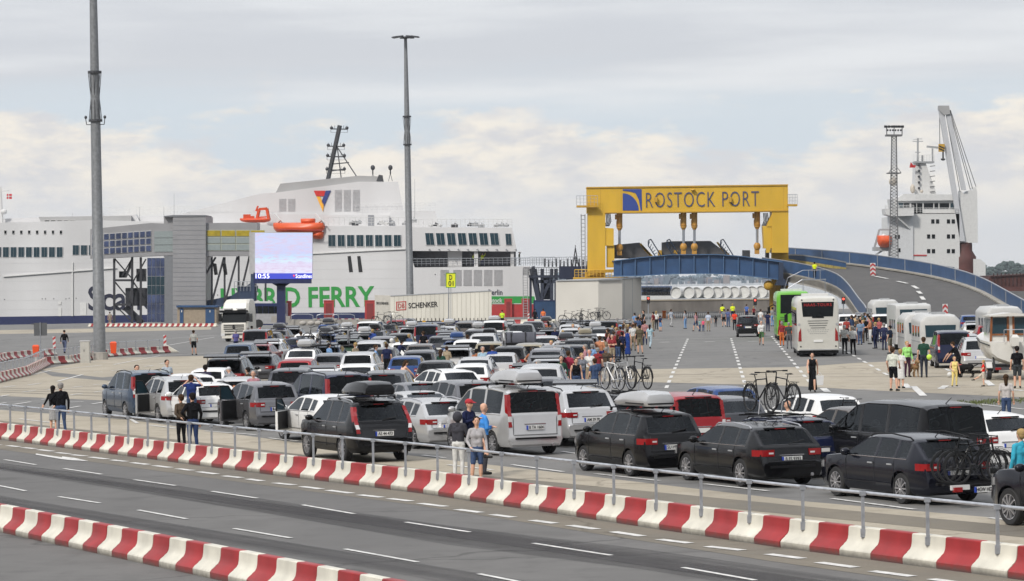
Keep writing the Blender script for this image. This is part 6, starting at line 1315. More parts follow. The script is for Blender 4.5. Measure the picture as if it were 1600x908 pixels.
mbo('mast_top', lambda m: (m.tube(CS(1434, 254, 4), CS(1434, 216, 4), .16), m.bar(CS(1426, 221, 4), CS(1442, 221, 4), .12), m.bar(CS(1427, 218, 4), CS(1441, 217, 4), .08), m.bar(CS(1430, 238, 4), CS(1438, 238, 4), .14), m.rect(CS, 1429, 252, 1460, 254.5, 3.5, 3), m.tube(CS(1457, 254, 4), CS(1457, 232, 4), .15), m.bar(CS(1448, 229, 4), CS(1468, 231, 4), .35), m.tube(CS(1441, 252, 4), CS(1441, 243, 4), .2)), GREY, mm)
mbo('ladder_rungs', lambda m: [m.bar(CS(1453, y, 3.8), CS(1461, y - 1, 3.8), .12) for y in range(260, 302, 8)] + [m.ell(CS(1436 + (y % 3), y, 3.6), (.25,.3,.25), 5) for y in range(258, 300, 9)], DARK, mm)
rail(CS, [(1428, 252), (1460, 252)], 1.1, cs, 3.5, 8, .035); mbo('satellite_dome', lambda m: (m.ell(CS(1426, 295, 3), (.45, .5, .85), 8), m.ell(CS(1440, 299, 2.5), (.3,.3,.3), 6), m.ell(CS(1395, 284, 3), (.7,.7,.8), 8)), mat('dome_cream', (.5, .45, .38), .5), cs, 60)
mbo('aft_davit', lambda m: (m.bar(CS(1365, 392, 1), CS(1374, 359, 1), .35), m.bar(CS(1374, 359, 1), CS(1394, 359, 1), .3), m.rect(CS, 1366, 386, 1395, 392, .5, 3), m.bar(CS(1366, 400, 1), CS(1396, 380, 1), .3)), GREY, cs); mbo('hull', lambda m: m.slab(CS, [(1350, 402), (1393, 400), (1532, 405), (1540, 412), (1540, 440), (1352, 440)], .3, 14), WHITE, cs)
fb = base_thing('freefall_lifeboat', 'orange lifeboat hanging at the stern of the white cargo ship', 'lifeboat', CS, 1383, 380); mbo('hull', lambda m: boat_hull(m, CS, 1371, 1394, 368, 387, .2, 3), mat('lifeboat_orange', None), fb, 40); mbo('hatch', lambda m: m.ell(CS(1381, 369, .5), (.6,.6,.4), 6), WHITE, fb)
mbo('ship_flag', lambda m: m.slab(CS, [(1421, 262), (1423, 253), (1427, 258), (1431, 258), (1430, 262)], 3, .05), DBR, cs)
cr = base_thing('deck_crane', 'tall white ship crane with twin booms and a brown pedestal', 'crane', CS, 1505, 415)
mbo('pedestal', lambda m: m.loft([[CS(1505, y, 2) + Vector((r * math.cos(a), r * math.sin(a), 0)) for a in [2 * math.pi * k / 20 for k in range(20)]] for y, r in ((379, 1.55), (384, 1.6), (392, 1.6), (402, 2.3), (412, 2.3), (430, 2.3))], closed=True), BR, cr, 40)
mbo('crane_house', lambda m: (m.slab(CS, [(1501, 298), (1505, 302), (1512, 298), (1519, 297), (1521, 293), (1525, 293), (1527, 300), (1528, 379), (1500, 380)], .6, 3)), WHITE, cr)
for q in (((1466.5, 170, 4.5), (1475, 172, 4.5), (1508, 377, 2.2), (1500, 377, 2.2)), ((1477, 172, 4.5), (1483.5, 170, 4.5), (1510, 297, 3), (1503, 297, 3))): mbo('boom', lambda m: m.slab(CS, [(q[0][0], q[0][1]), (q[1][0], q[1][1]), (q[2][0], q[2][1]), (q[3][0], q[3][1])], 0 if q[0][0] < 1470 else .0, .7), mat('boom_white', (.50, .51, .53), .4, var=.1), cr)
mbo('boom_head', lambda m: (m.slab(CS, [(1467, 165), (1483, 165), (1485, 178), (1475, 180), (1467, 172)], -.3, 1.4)), HULLG, cr)
for a in (((1483, 172), (1516, 296)), ((1484, 172), (1520, 296)), ((1485, 172), (1525, 292)), ((1478, 178), (1500, 300)), ((1468, 175), (1468.5, 226))): mbo('cable', lambda m: m.tube(CS(*a[0], .9), CS(*a[1], .9), .06, n=5), DARK, cr)
hk = base_thing('crane_hook', 'yellow and black hook block hanging from the ship crane', 'hook', CS, 1471, 232); mbo('block', lambda m: m.rect(CS, 1467, 225, 1476, 237, -.6, .6), YD, hk); mbo('stripe', lambda m: [m.slab(CS, [(1467, 227 + k * 4), (1476, 231 + k * 4), (1476, 233 + k * 4), (1467, 229 + k * 4)], -.64, .03) for k in range(2)], INK, hk); mbo('hook', lambda m: (m.tube(CS(1473.5, 237, -.3), CS(1473.5, 249, -.3), .14), m.path([CS(1470.5, 248, -.3), CS(1472, 250, -.3), CS(1475, 250, -.3), CS(1476.5, 248, -.3)], .14)), INK, hk)
# lattice floodlight tower
TW = fplane(1397, 470)
lt_ = base_thing('lattice_light_tower', 'slender lattice tower crowned by a floodlight cage left of the cargo ship', 'light tower', TW, 1396, 440)
LTM = mat('lattice_grey', (.13, .13, .135), .5)
def lw(y): return 4.2 if y < 275 else 5.2 + (y - 275) * .012
mbo('lattice_legs', lambda m: [m.bar(TW(1397 + s * 3.6 - .0, 212, o), TW(1396.5 + s * 7, 420, o), .16) for s in (-1, 1) for o in (0, 1.2)], LTM, lt_)
br_ = MB(); y = 214
while y < 418:
    w = 3.6 + (y - 212) / 208 * 3.4; br_.bar(TW(1397 - w, y, 0), TW(1397 + w, y + 5, 0), .08); br_.bar(TW(1397 + w, y, 1.2), TW(1397 - w, y + 5, 1.2), .08); br_.bar(TW(1397 - w, y, 0), TW(1397 + w, y, 0), .06); y += 5
br_.obj('bracing', LTM, lt_, world=True)
mbo('light_cage', lambda m: (m.rect(TW, 1385, 210, 1410, 212.5, -.6, 2), m.bar(TW(1385.5, 198, 0), TW(1385.5, 211, 0), .14), m.bar(TW(1409.5, 198, 0), TW(1409.5, 211, 0), .14), m.bar(TW(1382, 198, 0), TW(1412, 198, 0), .16), m.bar(TW(1397, 196, 0), TW(1397, 212, 0), .12)), LTM, lt_)
for k in range(6): mbo('floodlight', lambda m: (m.rect(TW, 1382 + k * 5.3 - (k > 2) * .5, 196, 1386 + k * 5.3, 199.5, -.5, .6), m.ell(TW(1387 + k * 4.1, 203.5, -.4), (.16, .16, .16), 6)), INK, lt_)
mbo('mid_platform', lambda m: (m.rect(TW, 1388, 269.5, 1408, 271, -.8, 2.5), m.bar(TW(1389, 270, -.5), TW(1394, 262, 0), .08), m.bar(TW(1408, 270, -.5), TW(1402, 262, 0), .08)), LTM, lt_)
# ---------------------------------------------------------------- coaches, caravans, boat
def bigbody(t, L_, Wd, z0, H, m, taper=.06, rake=.12, r=.16, name='body', rear_round=.1):
    mb = MB(); S = []; hw = Wd / 2
    for x, k, zt in ((0, .93, H - .28), (.06, .98, H - .12), (.2, 1, H - .03), (L_ * .5, 1, H), (L_ - .3, 1, H - .03), (L_ - .05, .96, H - .2), (L_, .92, H - .5)):
        w = hw * k; S.append([(x, -w, z0), (x, -w, z0 + .9), (x, -w, zt - .45), (x, -w + taper, zt - r), (x, -w + taper + r, zt), (x, 0, zt + .03), (x, w - taper - r, zt), (x, w - taper, zt - r), (x, w, zt - .45), (x, w, z0 + .9), (x, w, z0)])
    mb.loft(S, closed=True); return mb.obj(name, m, t, 35)
def bigwheels(t, xs, Wd, r):
    for x in xs:
        for s in (-1, 1):
            ty_, rm_ = wheel_meshes(r, 8); o = bpy.data.objects.new('wheel', ty_); COL.objects.link(o); o.parent = t; o.location = (x, s * (Wd / 2 - .14), r); o.rotation_euler.z = 0 if s > 0 else math.pi
            q = bpy.data.objects.new('rim', rm_); COL.objects.link(q); q.parent = o
def coach(px, py, label, m, green):
    L_, Wd, H = 12.2, 2.52, 3.62 if not green else 3.7; t = thing('coach', label, 'coach', G(px, py), HEADB, 'coaches')
    bigbody(t, L_, Wd, .38, H, m); bigwheels(t, (3.2, 9.6), Wd, .5); hw = Wd / 2
    mb = MB(); mb.box((.1, -hw + .05, .2), (L_ - .2, hw - .05, .5)); mb.obj('underside', BLACK, t)
    if not green:
        mb = MB(); mb.prism([(-.015, -.90, 2.42), (-.015, .90, 2.42), (-.015, .97, 3.30), (-.015, -.97, 3.30)], (.05, 0, 0)); mb.cb((.0, 0, 2.38), (.05, .7, .09)); rwn = mb.obj('rear_window', GLASS, t)
        me = textmesh('HAAS-TOURS', .25, DBR, .004, 0, space=1.15); me.transform(Matrix(((0,0,-1,0),(-1,0,0,0),(0,1,0,0),(0,0,0,1)))); o = bpy.data.objects.new('window_lettering', me); COL.objects.link(o); o.parent = rwn; o.location = (-.03, 0, 3.12)
        mb = MB()
        for k, w in enumerate((.62, .58, .52, .44)): mb.cb((-.0, 0, 2.16 - k * .14), (.03, w * 2, .035))
        mb.obj('cooling_slot', DARK, t)
        mb = MB()
        for k, w in enumerate((.66, .60, .50)): 
            for j in range(9): mb.cb((-.0, (j - 4) * w / 4.4 , 1.62 - k * .11), (.02, w / 7, .028))
        mb.obj('small_print', mat('print_grey', (.25,.25,.25), .6), t)
        for s in (-1, 1):
            mb = MB(); mb.prism([(-.03, s * 1.00, .95), (-.03, s * 1.20, .95), (-.03, s * 1.17, 1.45), (-.03, s * 1.03, 1.75)], (.08, 0, 0)); mb.obj('tail_light', REDL, t)
            mb = MB(); mb.tube((-.02, s * 1.13, 1.95), (.06, s * 1.13, 1.95), .08, n=14); mb.obj('round_marker', GREY, t, 40)
            mb = MB(); mb.tube((-.01, s * .95, 3.42), (.06, s * .95, 3.42), .05, n=10); mb.tube((-.01, s * 1.05, .62), (.06, s * 1.05, .62), .05, n=10); mb.obj('sensor', INK, t)
        mb = MB(); mb.cb((-.02, 0, .95), (.04, .55, .13)); mb.obj('number_plate', PLATE, t); mb = MB(); mb.cb((-.01, 0, 2.28 - 1.85), (.06, 2.3, .05)); mb.obj('bumper_line', GREY, t)
    else:
        mb = MB(); mb.prism([(-.015, -.98, 2.05), (-.015, .98, 2.05), (-.015, .95, 3.45), (-.015, -.95, 3.45)], (.05, 0, 0)); mb.obj('rear_window', GLASS, t)
        mb = MB()
        for k in range(5): mb.cb((-.0, .85, 1.75 - k * .14), (.03, .3, .05))
        mb.obj('cooling_slot', DARK, t); mb = MB(); mb.box((-.02, -1.15, .45), (.0, 1.15, 1.1)); mb.obj('lower_panel', ORANGE, t)
        for s in (-1, 1): mb = MB(); mb.cb((-.03, s * 1.05, 1.3), (.05, .12, .5)); mb.obj('tail_light', REDL, t)
    for s in (-1, 1):
        for k in range(6):
            mb = MB(); x0 = .7 + k * 1.85; mb.box((x0, s * (hw + .004) - .01, 1.85), (x0 + 1.75, s * (hw + .004) + .01, 2.95)); mb.obj('side_window', GLASS, t)
        mb = MB(); mb.bar((L_ - .2, s * hw, 2.6), (L_ + .3, s * (hw + .35), 2.4), .06); mb.cb((L_ + .3, s * (hw + .35), 2.15), (.15, .22, .5)); mb.obj('wing_mirror', BLACK, t)
    mb = MB(); mb.box((4, -.8, H), (6.5, .8, H + .16)); mb.obj('roof_unit', WHITE, t); return t
coach(1279, 557.5, 'white coach seen from behind with HAAS-TOURS across its rear window', mat('coach_cream', (.52, .51, .46), .3, var=.05, coat=.6), False)
coach(1240.5, 532, 'bright green and orange coach partly hidden behind the white coach', mat('coach_green', hx(96, 168, 40), .35, var=.05, coat=.5), True)
def caravan(px, py, label, L_=6.0, H=2.6, W=2.25, window=True, cat='caravan', name='caravan', mh=False, col='white'):
    z = H; p = G(px, py, z); t = thing(name, label, cat, (p.x, p.y, 0), HEADB + .02); hw = W / 2; CW = mat('caravan_white', (.48, .48, .465), .35, var=.07)
    bigbody(t, L_, W, .38, H, CW, .03, r=.28 if not mh else .06, rear_round=.2); bigwheels(t, (L_ * .45,) if not mh else (1.6, L_ - 1.1), W, .32)
    z1 = H * (.52 if not mh else .66)
    mb = MB(); mb.prism([(-.03, -W * .36, z1), (-.03, W * .36, z1), (-.03, W * .38, z1 + .66), (-.03, -W * .38, z1 + .66)], (.04, 0, 0)); mb.obj('rear_window', GLASSB, t)
    for s in (-1, 1):
        for k in range(3): mb = MB(); x0 = .5 + k * 1.7; mb.box((x0, s * (hw + .003) - .01, 1.35), (x0 + .95, s * (hw + .003) + .01, 1.95)); mb.obj('side_window', GLASSB, t)
        mb = MB(); mb.cb((-.02, s * hw * .78, .62), (.05, .25, .18)); mb.obj('tail_light', REDL, t)
        mb = MB(); mb.box((.1, s * (hw + .006) - .008, 1.05), (L_ - .2, s * (hw + .006) + .008, 1.11)); mb.obj('trim_stripe', GREY, t)
    mb = MB(); mb.box((1.2, -.4, H), (2.0, .3, H + .12)); mb.obj('roof_vent', GREY, t); mb = MB(); mb.box((3.2, -.3, H), (3.8, .3, H + .09)); mb.obj('roof_vent', GREY, t); mb = MB(); mb.box((-.03, -hw * .92, .36), (.06, hw * .92, .52)); mb.obj('bumper', GREY, t)
    mb = MB(); mb.cb((-.03, 0, .78), (.03, .5, .12)); mb.obj('number_plate', PLATE, t); return t
cv1 = caravan(1384, 468.5, 'white caravan farthest up the right queue, its rear hung with bicycles', H=2.7)
mh = caravan(1427, 475, 'tall white motorhome with a wide dark rear window in the right queue', L_=7.4, H=2.95, W=2.3, cat='motorhome', name='motorhome', mh=True)
cv2 = caravan(1442, 489, 'narrow white caravan tucked behind the motorhome in the right queue', H=2.55, L_=5)
cv3 = caravan(1469, 491.5, 'nearest white caravan in the right queue, beside the blue van', H=2.6)
cv4 = caravan(1570, 479, 'white caravan carrying upright bicycles on its rear, behind the boat', H=2.7, W=2.3, L_=7)
for i, (cx_, cy_) in enumerate(((1537, 484), (1552, 484))):
    for k in range(2):
        rt = cv4 if i < 2 else cv1; p = on_car(cv4, -.25 - k * .15, .55 - i * 1.1, .75 + k * .05); b = bike('black', p, HEADB + math.pi / 2 + .0, ('left' if i == 0 else 'right') + (' outer' if k else ' inner') + ' bicycle strapped to the rear of the caravan behind the boat', 'bicycles on the caravan rear'); b.rotation_euler = (0, R(-80), HEADB)
for k in range(2): b = bike('silver' if k else 'black', on_car(cv1, -.2 - k * .2, -.55, .85), HEADB - math.pi / 2, ('nearer' if k else 'farther') + ' bicycle across the rear of the farthest caravan', 'bicycles on the far caravan')
# motor boat on its trailer
def boat():
    p = G(1585, 594); rz = HEADB + .05; t = thing('motor_boat', 'white cabin motor boat with varnished wood window posts on a road trailer', 'boat', p, rz, None); BW = mat('boat_white', (.62, .61, .57), .3, var=.06, coat=.5)
    mb = MB(); S = []
    for x, w, zk, zs in ((0, 1.05, .75, 1.72), (.1, 1.12, .70, 1.74), (2.2, 1.22, .66, 1.82), (4.2, 1.1, .72, 1.95), (5.5, .65, .95, 2.1), (6.3, .05, 1.4, 2.25)):
        S.append([(x, -w, zs), (x, -w * .99, zs - .12), (x, -w * .92, zs - .5), (x, -w * .7, zk + .28), (x, 0, zk), (x, w * .7, zk + .28), (x, w * .92, zs - .5), (x, w * .99, zs - .12), (x, w, zs)])
    mb.loft(S, closed=True); mb.obj('hull', BW, t, 30)
    for s in (-1, 1): mb = MB(); mb.path([(0, s * 1.12, 1.60), (2.2, s * 1.22, 1.70), (4.2, s * 1.10, 1.84), (5.5, s * .65, 2.0)], .03); mb.obj('rubbing_strake', INK, t, world=False)
    c = MB(); c.loft([[(.9, -.95, 1.72), (.9, .95, 1.72), (.9, .86, 2.95), (.9, -.86, 2.95)], [(3.1, -.95, 1.8), (3.1, .95, 1.8), (2.9, .84, 2.92), (2.9, -.84, 2.92)], [(3.7, -.85, 1.9), (3.7, .85, 1.9), (3.2, .8, 2.6), (3.2, -.8, 2.6)]], closed=True); cabin = c.obj('cabin', BW, t, 20)
    c = MB(); c.loft([[(.5, -1.0, 2.95), (.5, 0, 3.06), (.5, 1.0, 2.95), (.5, 1.0, 2.9), (.5, -1.0, 2.9)], [(3.3, -.95, 2.92), (3.3, 0, 3.05), (3.3, .95, 2.92), (3.3, .95, 2.87), (3.3, -.95, 2.87)]], closed=True); c.obj('roof', BW, cabin, 20)
    WD = mat('varnished_wood', (.24, .085, .025), .35, var=.3, scale=6)
    for y in (-.86, -.12, .12, .86): c = MB(); c.bar((.88, y * 1.07, 1.75), (.88, y, 2.92), .09); c.obj('window_post', WD, cabin)
    for s in (-1, 1):
        c = MB(); c.prism([(.87, s * .18, 2.12), (.87, s * .84, 2.12), (.87, s * .80, 2.84), (.87, s * .18, 2.84)], (.02, 0, 0)); c.obj('window', GLASSB, cabin)
        for x in (1.0, 2.0): c = MB(); c.prism([(x, s * .955, 2.15), (x + .85, s * .955, 2.15), (x + .8, s * .88, 2.8), (x, s * .88, 2.8)], (0, s * .02, 0)); c.obj('side_window', GLASSB, cabin)
        c = MB(); c.bar((.86, s * .9, 2.06), (.86, s * .1, 2.06), .07); c.obj('window_sill', WD, cabin)
    mb = MB(); mb.loft([[(-.45, -.16, 1.55), (-.45, .16, 1.55), (-.05, .16, 1.6), (-.05, -.16, 1.6)], [(-.48, -.18, 1.95), (-.48, .18, 1.95), (-.02, .18, 1.95), (-.02, -.18, 1.95)], [(-.4, -.1, 2.08), (-.4, .1, 2.08), (-.1, .1, 2.08), (-.1, -.1, 2.08)]], closed=True); om = mb.obj('outboard_motor', BW, t, 30)
    mb = MB(); mb.bar((-.25, 0, 1.6), (-.3, 0, .85), .16, .1); mb.tube((-.5, 0, .95), (-.1, 0, .95), .07); mb.ell((-.5, 0, .95), (.04, .17, .17), 8); mb.obj('outboard_leg', GREY, om, 40); mb = MB(); mb.path([(-.1, -.45, 1.75), (-.12, -.45, 2.3), (-.12, .45, 2.3), (-.1, .45, 1.75)], .02); mb.obj('stern_rail', RIMM, t)
    tt = thing('boat_trailer', 'galvanised road trailer with red lamps carrying the cabin motor boat', 'trailer', p, rz)
    mb = MB(); 
    for s in (-1, 1): mb.bar((-.3, s * .75, .52), (5, s * .75, .52), .1); mb.bar((5, s * .75, .52), (7, 0, .5), .1); mb.bar((.6, s * .8, .55), (.6, s * .85, 1.05), .08)
    for x in (0, 1.4, 3): mb.bar((x, -.9, .55), (x, .9, .55), .09)
    mb.obj('frame', DARK, tt); bigwheels(tt, (.9,), 2.35, .34)
    for s in (-1, 1): mb = MB(); mb.loft([[(.45, s * .92, .55), (.45, s * 1.2, .55), (.45, s * 1.2, .58), (.45, s * .92, .58)], [(.6, s * .92, .78), (.6, s * 1.2, .78), (.6, s * 1.2, .82), (.6, s * .92, .82)], [(1.2, s * .92, .78), (1.2, s * 1.2, .78), (1.2, s * 1.2, .82), (1.2, s * .92, .82)], [(1.35, s * .92, .55), (1.35, s * 1.2, .55), (1.35, s * 1.2, .58), (1.35, s * .92, .58)]], closed=True); mb.obj('mudguard', WHITE, tt)
    mb = MB(); mb.box((-.5, -1.0, .48), (-.42, 1.0, .62)); q = mb.obj('light_board', DARK, tt)
    for s in (-1, 1): mb = MB(); mb.box((-.54, s * .8 - .13, .5), (-.5, s * .8 + .13, .6)); mb.obj('lamp', REDL, q)
boat()
# ---------------------------------------------------------------- cars, near rows
volvo = car('suv', 'black', 603, 723, 'g', 'A', 'black SUV with black roof box and red lamp columns, nearest row, behind the railing', False, 'tall', 'chrome')
plate_text(volvo, 'suv', 'AS 44 473'); roof_box(volvo, 'suv', 'black', 'black roof box on the black SUV in the nearest row', .30, 2.25, .95, 0); None
ford = car('mpv', 'black', 1056, 745, 'g', 'A', 'black people carrier with grey roof box, centre right of the nearest row', False, 'std', None)
plate_text(ford, 'mpv', 'SU HB 900'); roof_box(ford, 'mpv', 'silver', 'light grey roof box on the black people carrier', .55, 2.2, .85, .1)
audi = car('wagon', 'black', 1240, 762, 'g', 'A', 'black estate car with chrome trim, between the black people carrier and the bike rack car', False, 'std', 'chrome'); plate_text(audi, 'wagon', 'B ES 9393')
golf = car('wagon', 'midnight', 1501, 789, 'g', 'A', 'near black navy estate car carrying a rear rack of bicycles at right', False, 'std', 'black')
edge = car('suv', 'midnight', 1824, 840, 'g', 'A', 'dark blue car nose cut by the right edge of the photo', False, 'std', 'black')
passat = car('wagon', 'silver', 708, 702, 'g', 'A', 'bright silver estate car between the black SUV and the silver van', False, 'std', 'chrome')
vito = car('van', 'silver', 838, 712, 'g', 'A', 'silver passenger van with grey roof box and open sliding door', False, 'tall', None); plate_text(vito, 'van', 'B TA 1604')
roof_box(vito, 'van', 'silver', 'grey roof box with a red badge on the silver passenger van', .1, 2.2, .9, .12)
tucson = car('suv', 'silver', 928, 698, 'g', 'A', 'silver grey SUV with dark lower cladding right of the silver van', False, 'std', 'black'); plate_text(tucson, 'suv', 'AM 39 70')
t5 = car('van', 'black', 1482, 631, 'roof', 'A', 'large black passenger van with tinted windows behind the bicycles', False, 'std', None); t5.scale = (1.13, 1, 1)
berl = car('kombi', 'red', 1083, 617, 'roof', 'A', 'red boxy van behind the black people carrier', False, 'tall', None); open_door(berl, 'kombi', 'red', -1, 70)
passatb = car('wagon', 'navy', 1253, 655, 'roof', 'A', 'dark blue estate car with bicycles on its roof, behind the black estate', False, 'std', 'black')
ccl = car('sedan', 'brown grey', 1352, 636, 'roof', 'A', 'brown grey saloon car left of the large black van', False, 'std', None)
w16 = car('hatch', 'white', 1300, 619, 'roof', 'A', 'white hatchback mostly hidden behind the brown grey saloon', True, 'std', None)
seat = car('hatch', 'white', 1560, 647, 'roof', 'A', 'white hatchback behind the bicycles at the right edge', False, 'std', None)
c10 = car('hatch', 'dark grey', 1146, 622, 'roof', 'A', 'dark hatchback with pale roof right of the red boxy van', True, 'std', None)
c11 = car('hatch', 'blue', 1140, 606, 'roof', 'A', 'blue car whose roof shows behind the red boxy van', True, 'std', None)
bcl = car('mpv', 'grey', 436, 673, 'g', 'A', 'metallic grey people carrier with open front door, left of the black SUV', False, 'std', None); plate_text(bcl, 'mpv', 'B SG 9264'); open_door(bcl, 'mpv', 'grey', 1, 66, 1)
ibiza = car('hatch', 'white', 341, 664, 'g', 'A', 'white hatchback with dark bumper behind the couple at the railing', False, 'std', 'black')
toyo = car('mpv', 'silver', 294, 660, 'g', 'A', 'silver people carrier with its door open and a bicycle inside, left end of the queue', False, 'std', 'chrome'); open_door(toyo, 'mpv', 'silver', 1, 58, 1)
caddy = car('kombi', 'steel blue', 240, 655, 'g', 'A', 'steel blue boxy van at the left end of the queue', False, 'tall', 'black')
w21 = car('hatch', 'white', 305, 586, 'roof', 'A', 'white hatchback behind the man in the blue shirt', True, 'std', None)
vitob = car('van', 'navy', 540, 584, 'roof', 'A', 'dark blue passenger van with tall red lamps behind the black SUV', False, 'tall', 'black')
cclw = car('wagon', 'white', 528, 620, 'roof', 'A', 'white car with open door just left of the black SUV, under the blue van', False, 'std', None); open_door(cclw, 'wagon', 'white', 1, 38)
s28 = car('sedan', 'grey', 655, 598, 'roof', 'A', 'grey saloon car behind the silver estate, upper one of two', False, 'std', None)
s29 = car('sedan', 'silver', 656, 612, 'roof', 'A', 'silver grey saloon car directly behind the silver estate', False, 'std', None)
s30 = car('mpv', 'grey', 738, 597, 'roof', 'A', 'metallic grey people carrier behind the silver van', False, 'std', None)
w31 = car('wagon', 'white', 712, 579, 'roof', 'A', 'white estate car beside the grey roof box', True, 'std', 'black')
blk26 = car('suv', 'dark grey', 600, 582, 'roof', 'B', 'dark grey SUV right of the dark blue passenger van', False, 'std', None)
mp24 = car('mpv', 'dark grey', 452, 578, 'roof', 'B', 'dark people carrier with pale roof left of the dark blue van', False, 'std', None)
lr22 = car('suv', 'black', 352, 560, 'roof', 'B', 'black off-roader with its tailgate raised', False, 'std', 'chrome'); open_hatch(lr22, 'suv', 'black')
w27 = car('wagon', 'white', 558, 571, 'roof', 'B', 'white estate car above the dark blue van roof', True, 'std', None)
w23 = car('hatch', 'white', 326, 577, 'roof', 'B', 'white hatchback below the raised tailgate', True, 'std', None)
near_cars = len(CARS)
# far crowd: (type, colour, roof px, roof py, option)
FAR = [('mpv','red',462,563,''),('hatch','white',424,531,''),('wagon','dark grey',404,555,'hatch'),('wagon','white',472,546,'box silver'),('wagon','steel blue',511,541,''),('wagon','dark grey',596,545,''),
 ('mpv','silver',560,552,''),('hatch','dark grey',421,520,''),('van','dark grey',399,516,''),('mpv','white',478,522,''),('wagon','navy',520,520,'box grey'),('van','white',575,503,''),('wagon','silver',566,523,'box silver'),('suv','silver',578,534,''),
 ('mpv','grey',598,527,''),('wagon','black',622,521,''),('hatch','white',632,536,''),('hatch','brown grey',656,538,''),('van','navy',666,508,''),('wagon','black',700,509,'box silver'),('wagon','grey',700,521,''),('hatch','dark grey',688,526,''),
 ('wagon','silver',714,545,''),('mpv','dark grey',655,549,''),('wagon','blue',714,533,'box blue'),('suv','silver',755,524,''),('hatch','dark grey',742,516,''),('van','white',771,502,''),('wagon','silver',806,531,''),('mpv','beige',765,538,''),
 ('wagon','silver',742,560,''),('hatch','white',735,570,''),('wagon','dark grey',858,516,'hatch'),('hatch','silver',853,526,''),('wagon','red',836,530,''),('mpv','beige',826,538,''),('suv','grey',854,546,''),('wagon','silver',858,562,''),
 ('suv','silver',844,572,''),('hatch','dark grey',846,592,''),('wagon','dark grey',889,502,''),('mpv','silver',892,513,''),('suv','black',867,546,''),('wagon','silver',884,534,'box grey'),('suv','black',905,531,''),('wagon','grey',914,527,'box beige'),
 ('wagon','black',930,517,'box silver'),('hatch','white',800,519,''),('wagon','black',966,503,'hatch'),('van','black',947,502,''),('wagon','white',538,514,'box silver'),('wagon','grey',586,517,'box black'),('hatch','grey',515,556,''),('hatch','silver',368,586,''),
 ('wagon','dark grey',900,602,''),('mpv','navy',490,533,''),('wagon','silver',640,513,'box silver'),('hatch','silver',782,553,''),('wagon','white',500,572,''),('hatch','blue',634,556,''),('suv','dark grey',790,588,''),('hatch','black',680,560,''),('wagon','dark green',545,534,''),('hatch','grey',822,556,''),('mpv','navy',775,574,''),('wagon','black',655,573,'')]
def corners(c):
    d = Vector((math.cos(c['rz']), math.sin(c['rz']), 0)); n = Vector((-d.y, d.x, 0)); return [c['c'] + d * (i * c['L'] / 2 + .12 * i) + n * (j * (c['W'] / 2 + .22)) for i, j in ((1,1),(1,-1),(-1,-1),(-1,1))]
def overlap(a, b):
    if (a['c'] - b['c']).length > 6.5: return False
    A, B = corners(a), corners(b)
    for P in (A, B):
        for k in range(2):
            ax = (P[k+1] - P[k]).normalized(); pa = [p.dot(ax) for p in A]; pb = [p.dot(ax) for p in B]
            if max(pa) < min(pb) or max(pb) < min(pa): return False
    return True
def place_far(ty, col, x, y, opt, label=None, jitter=True):
    T = TY[ty]; zr = interp(T['prof'], T['rw'][1] + .3); p = G(x, y, zr); rz = HEADB + rnd.uniform(-.02, .02); d = Vector((math.cos(rz), math.sin(rz), 0)); base = p - d * (T['rw'][1] + .3); base.z = 0
    view = Vector((base.x, base.y, 0)).normalized()
    for k in [0, 1, -1, 2, -2, 3, -3, 4, -4, 5, -5, 6, 7, 8, 9, 10]:
        q = base + view * (k * 1.1) if ty else base
        c = dict(c=q + d * T['L'] / 2, rz=rz, L=T['L'], W=T['W'])
        if not any(overlap(c, o) for o in CARS): break
    else: return None
    r = car(ty, col, 0, 0, pos=q, head=rz, label=label, lite=True, rails='black' if rnd.random() < .3 and ty in ('wagon', 'suv') else False, group='cars crowded in the ferry queue')
    if opt.startswith('box'): roof_box(r, ty, {'silver': 'silver', 'grey': 'dark grey', 'black': 'black', 'beige': 'beige', 'blue': 'blue'}[opt[4:]], opt[4:] + ' roof box in the crowded queue', y=rnd.uniform(-.15, .15), Lb=1.9, Wb=.85)['near'] = 1
    if opt == 'hatch': open_hatch(r, ty, col)
    return r
for f in FAR:
    if place_far(*f) is None: print('SKIP', f)
# right-hand queue and single cars
crv = car('suv', 'black', 1169, 527, 'g', 'B', 'black SUV driving alone toward the gate in the open lanes', False, 'std', 'black')
for spec, lab in (((('van','navy',1489,518), 'dark blue passenger van beside the nearest caravan')), (('wagon','silver',1509,523), 'silver estate with a black roof carrier between the blue van and the boat'), (('suv','silver',1530,529), 'silver SUV with tall red lamps left of the boat'),
                  (('wagon','dark grey',1556,536), 'dark estate right beside the boat, front door open'), (('wagon','white',1524,506), 'white estate farther up behind the silver estate'), (('hatch','red',1545,509), 'dull red hatchback hidden behind the boat cabin'),
                  (('hatch','blue',1516,493), 'blue hatchback farthest up by the bicycle caravan'), (('suv','white',1324,492), 'white SUV just right of the white coach'), (('wagon','silver',1349,492), 'silver estate at the foot of the ramp'), (('van','white',1380,492), 'white van among the people at the ramp foot')):
    ty_, c_, x_, y_ = spec; place_far(ty_, c_, x_, y_, '', lab)
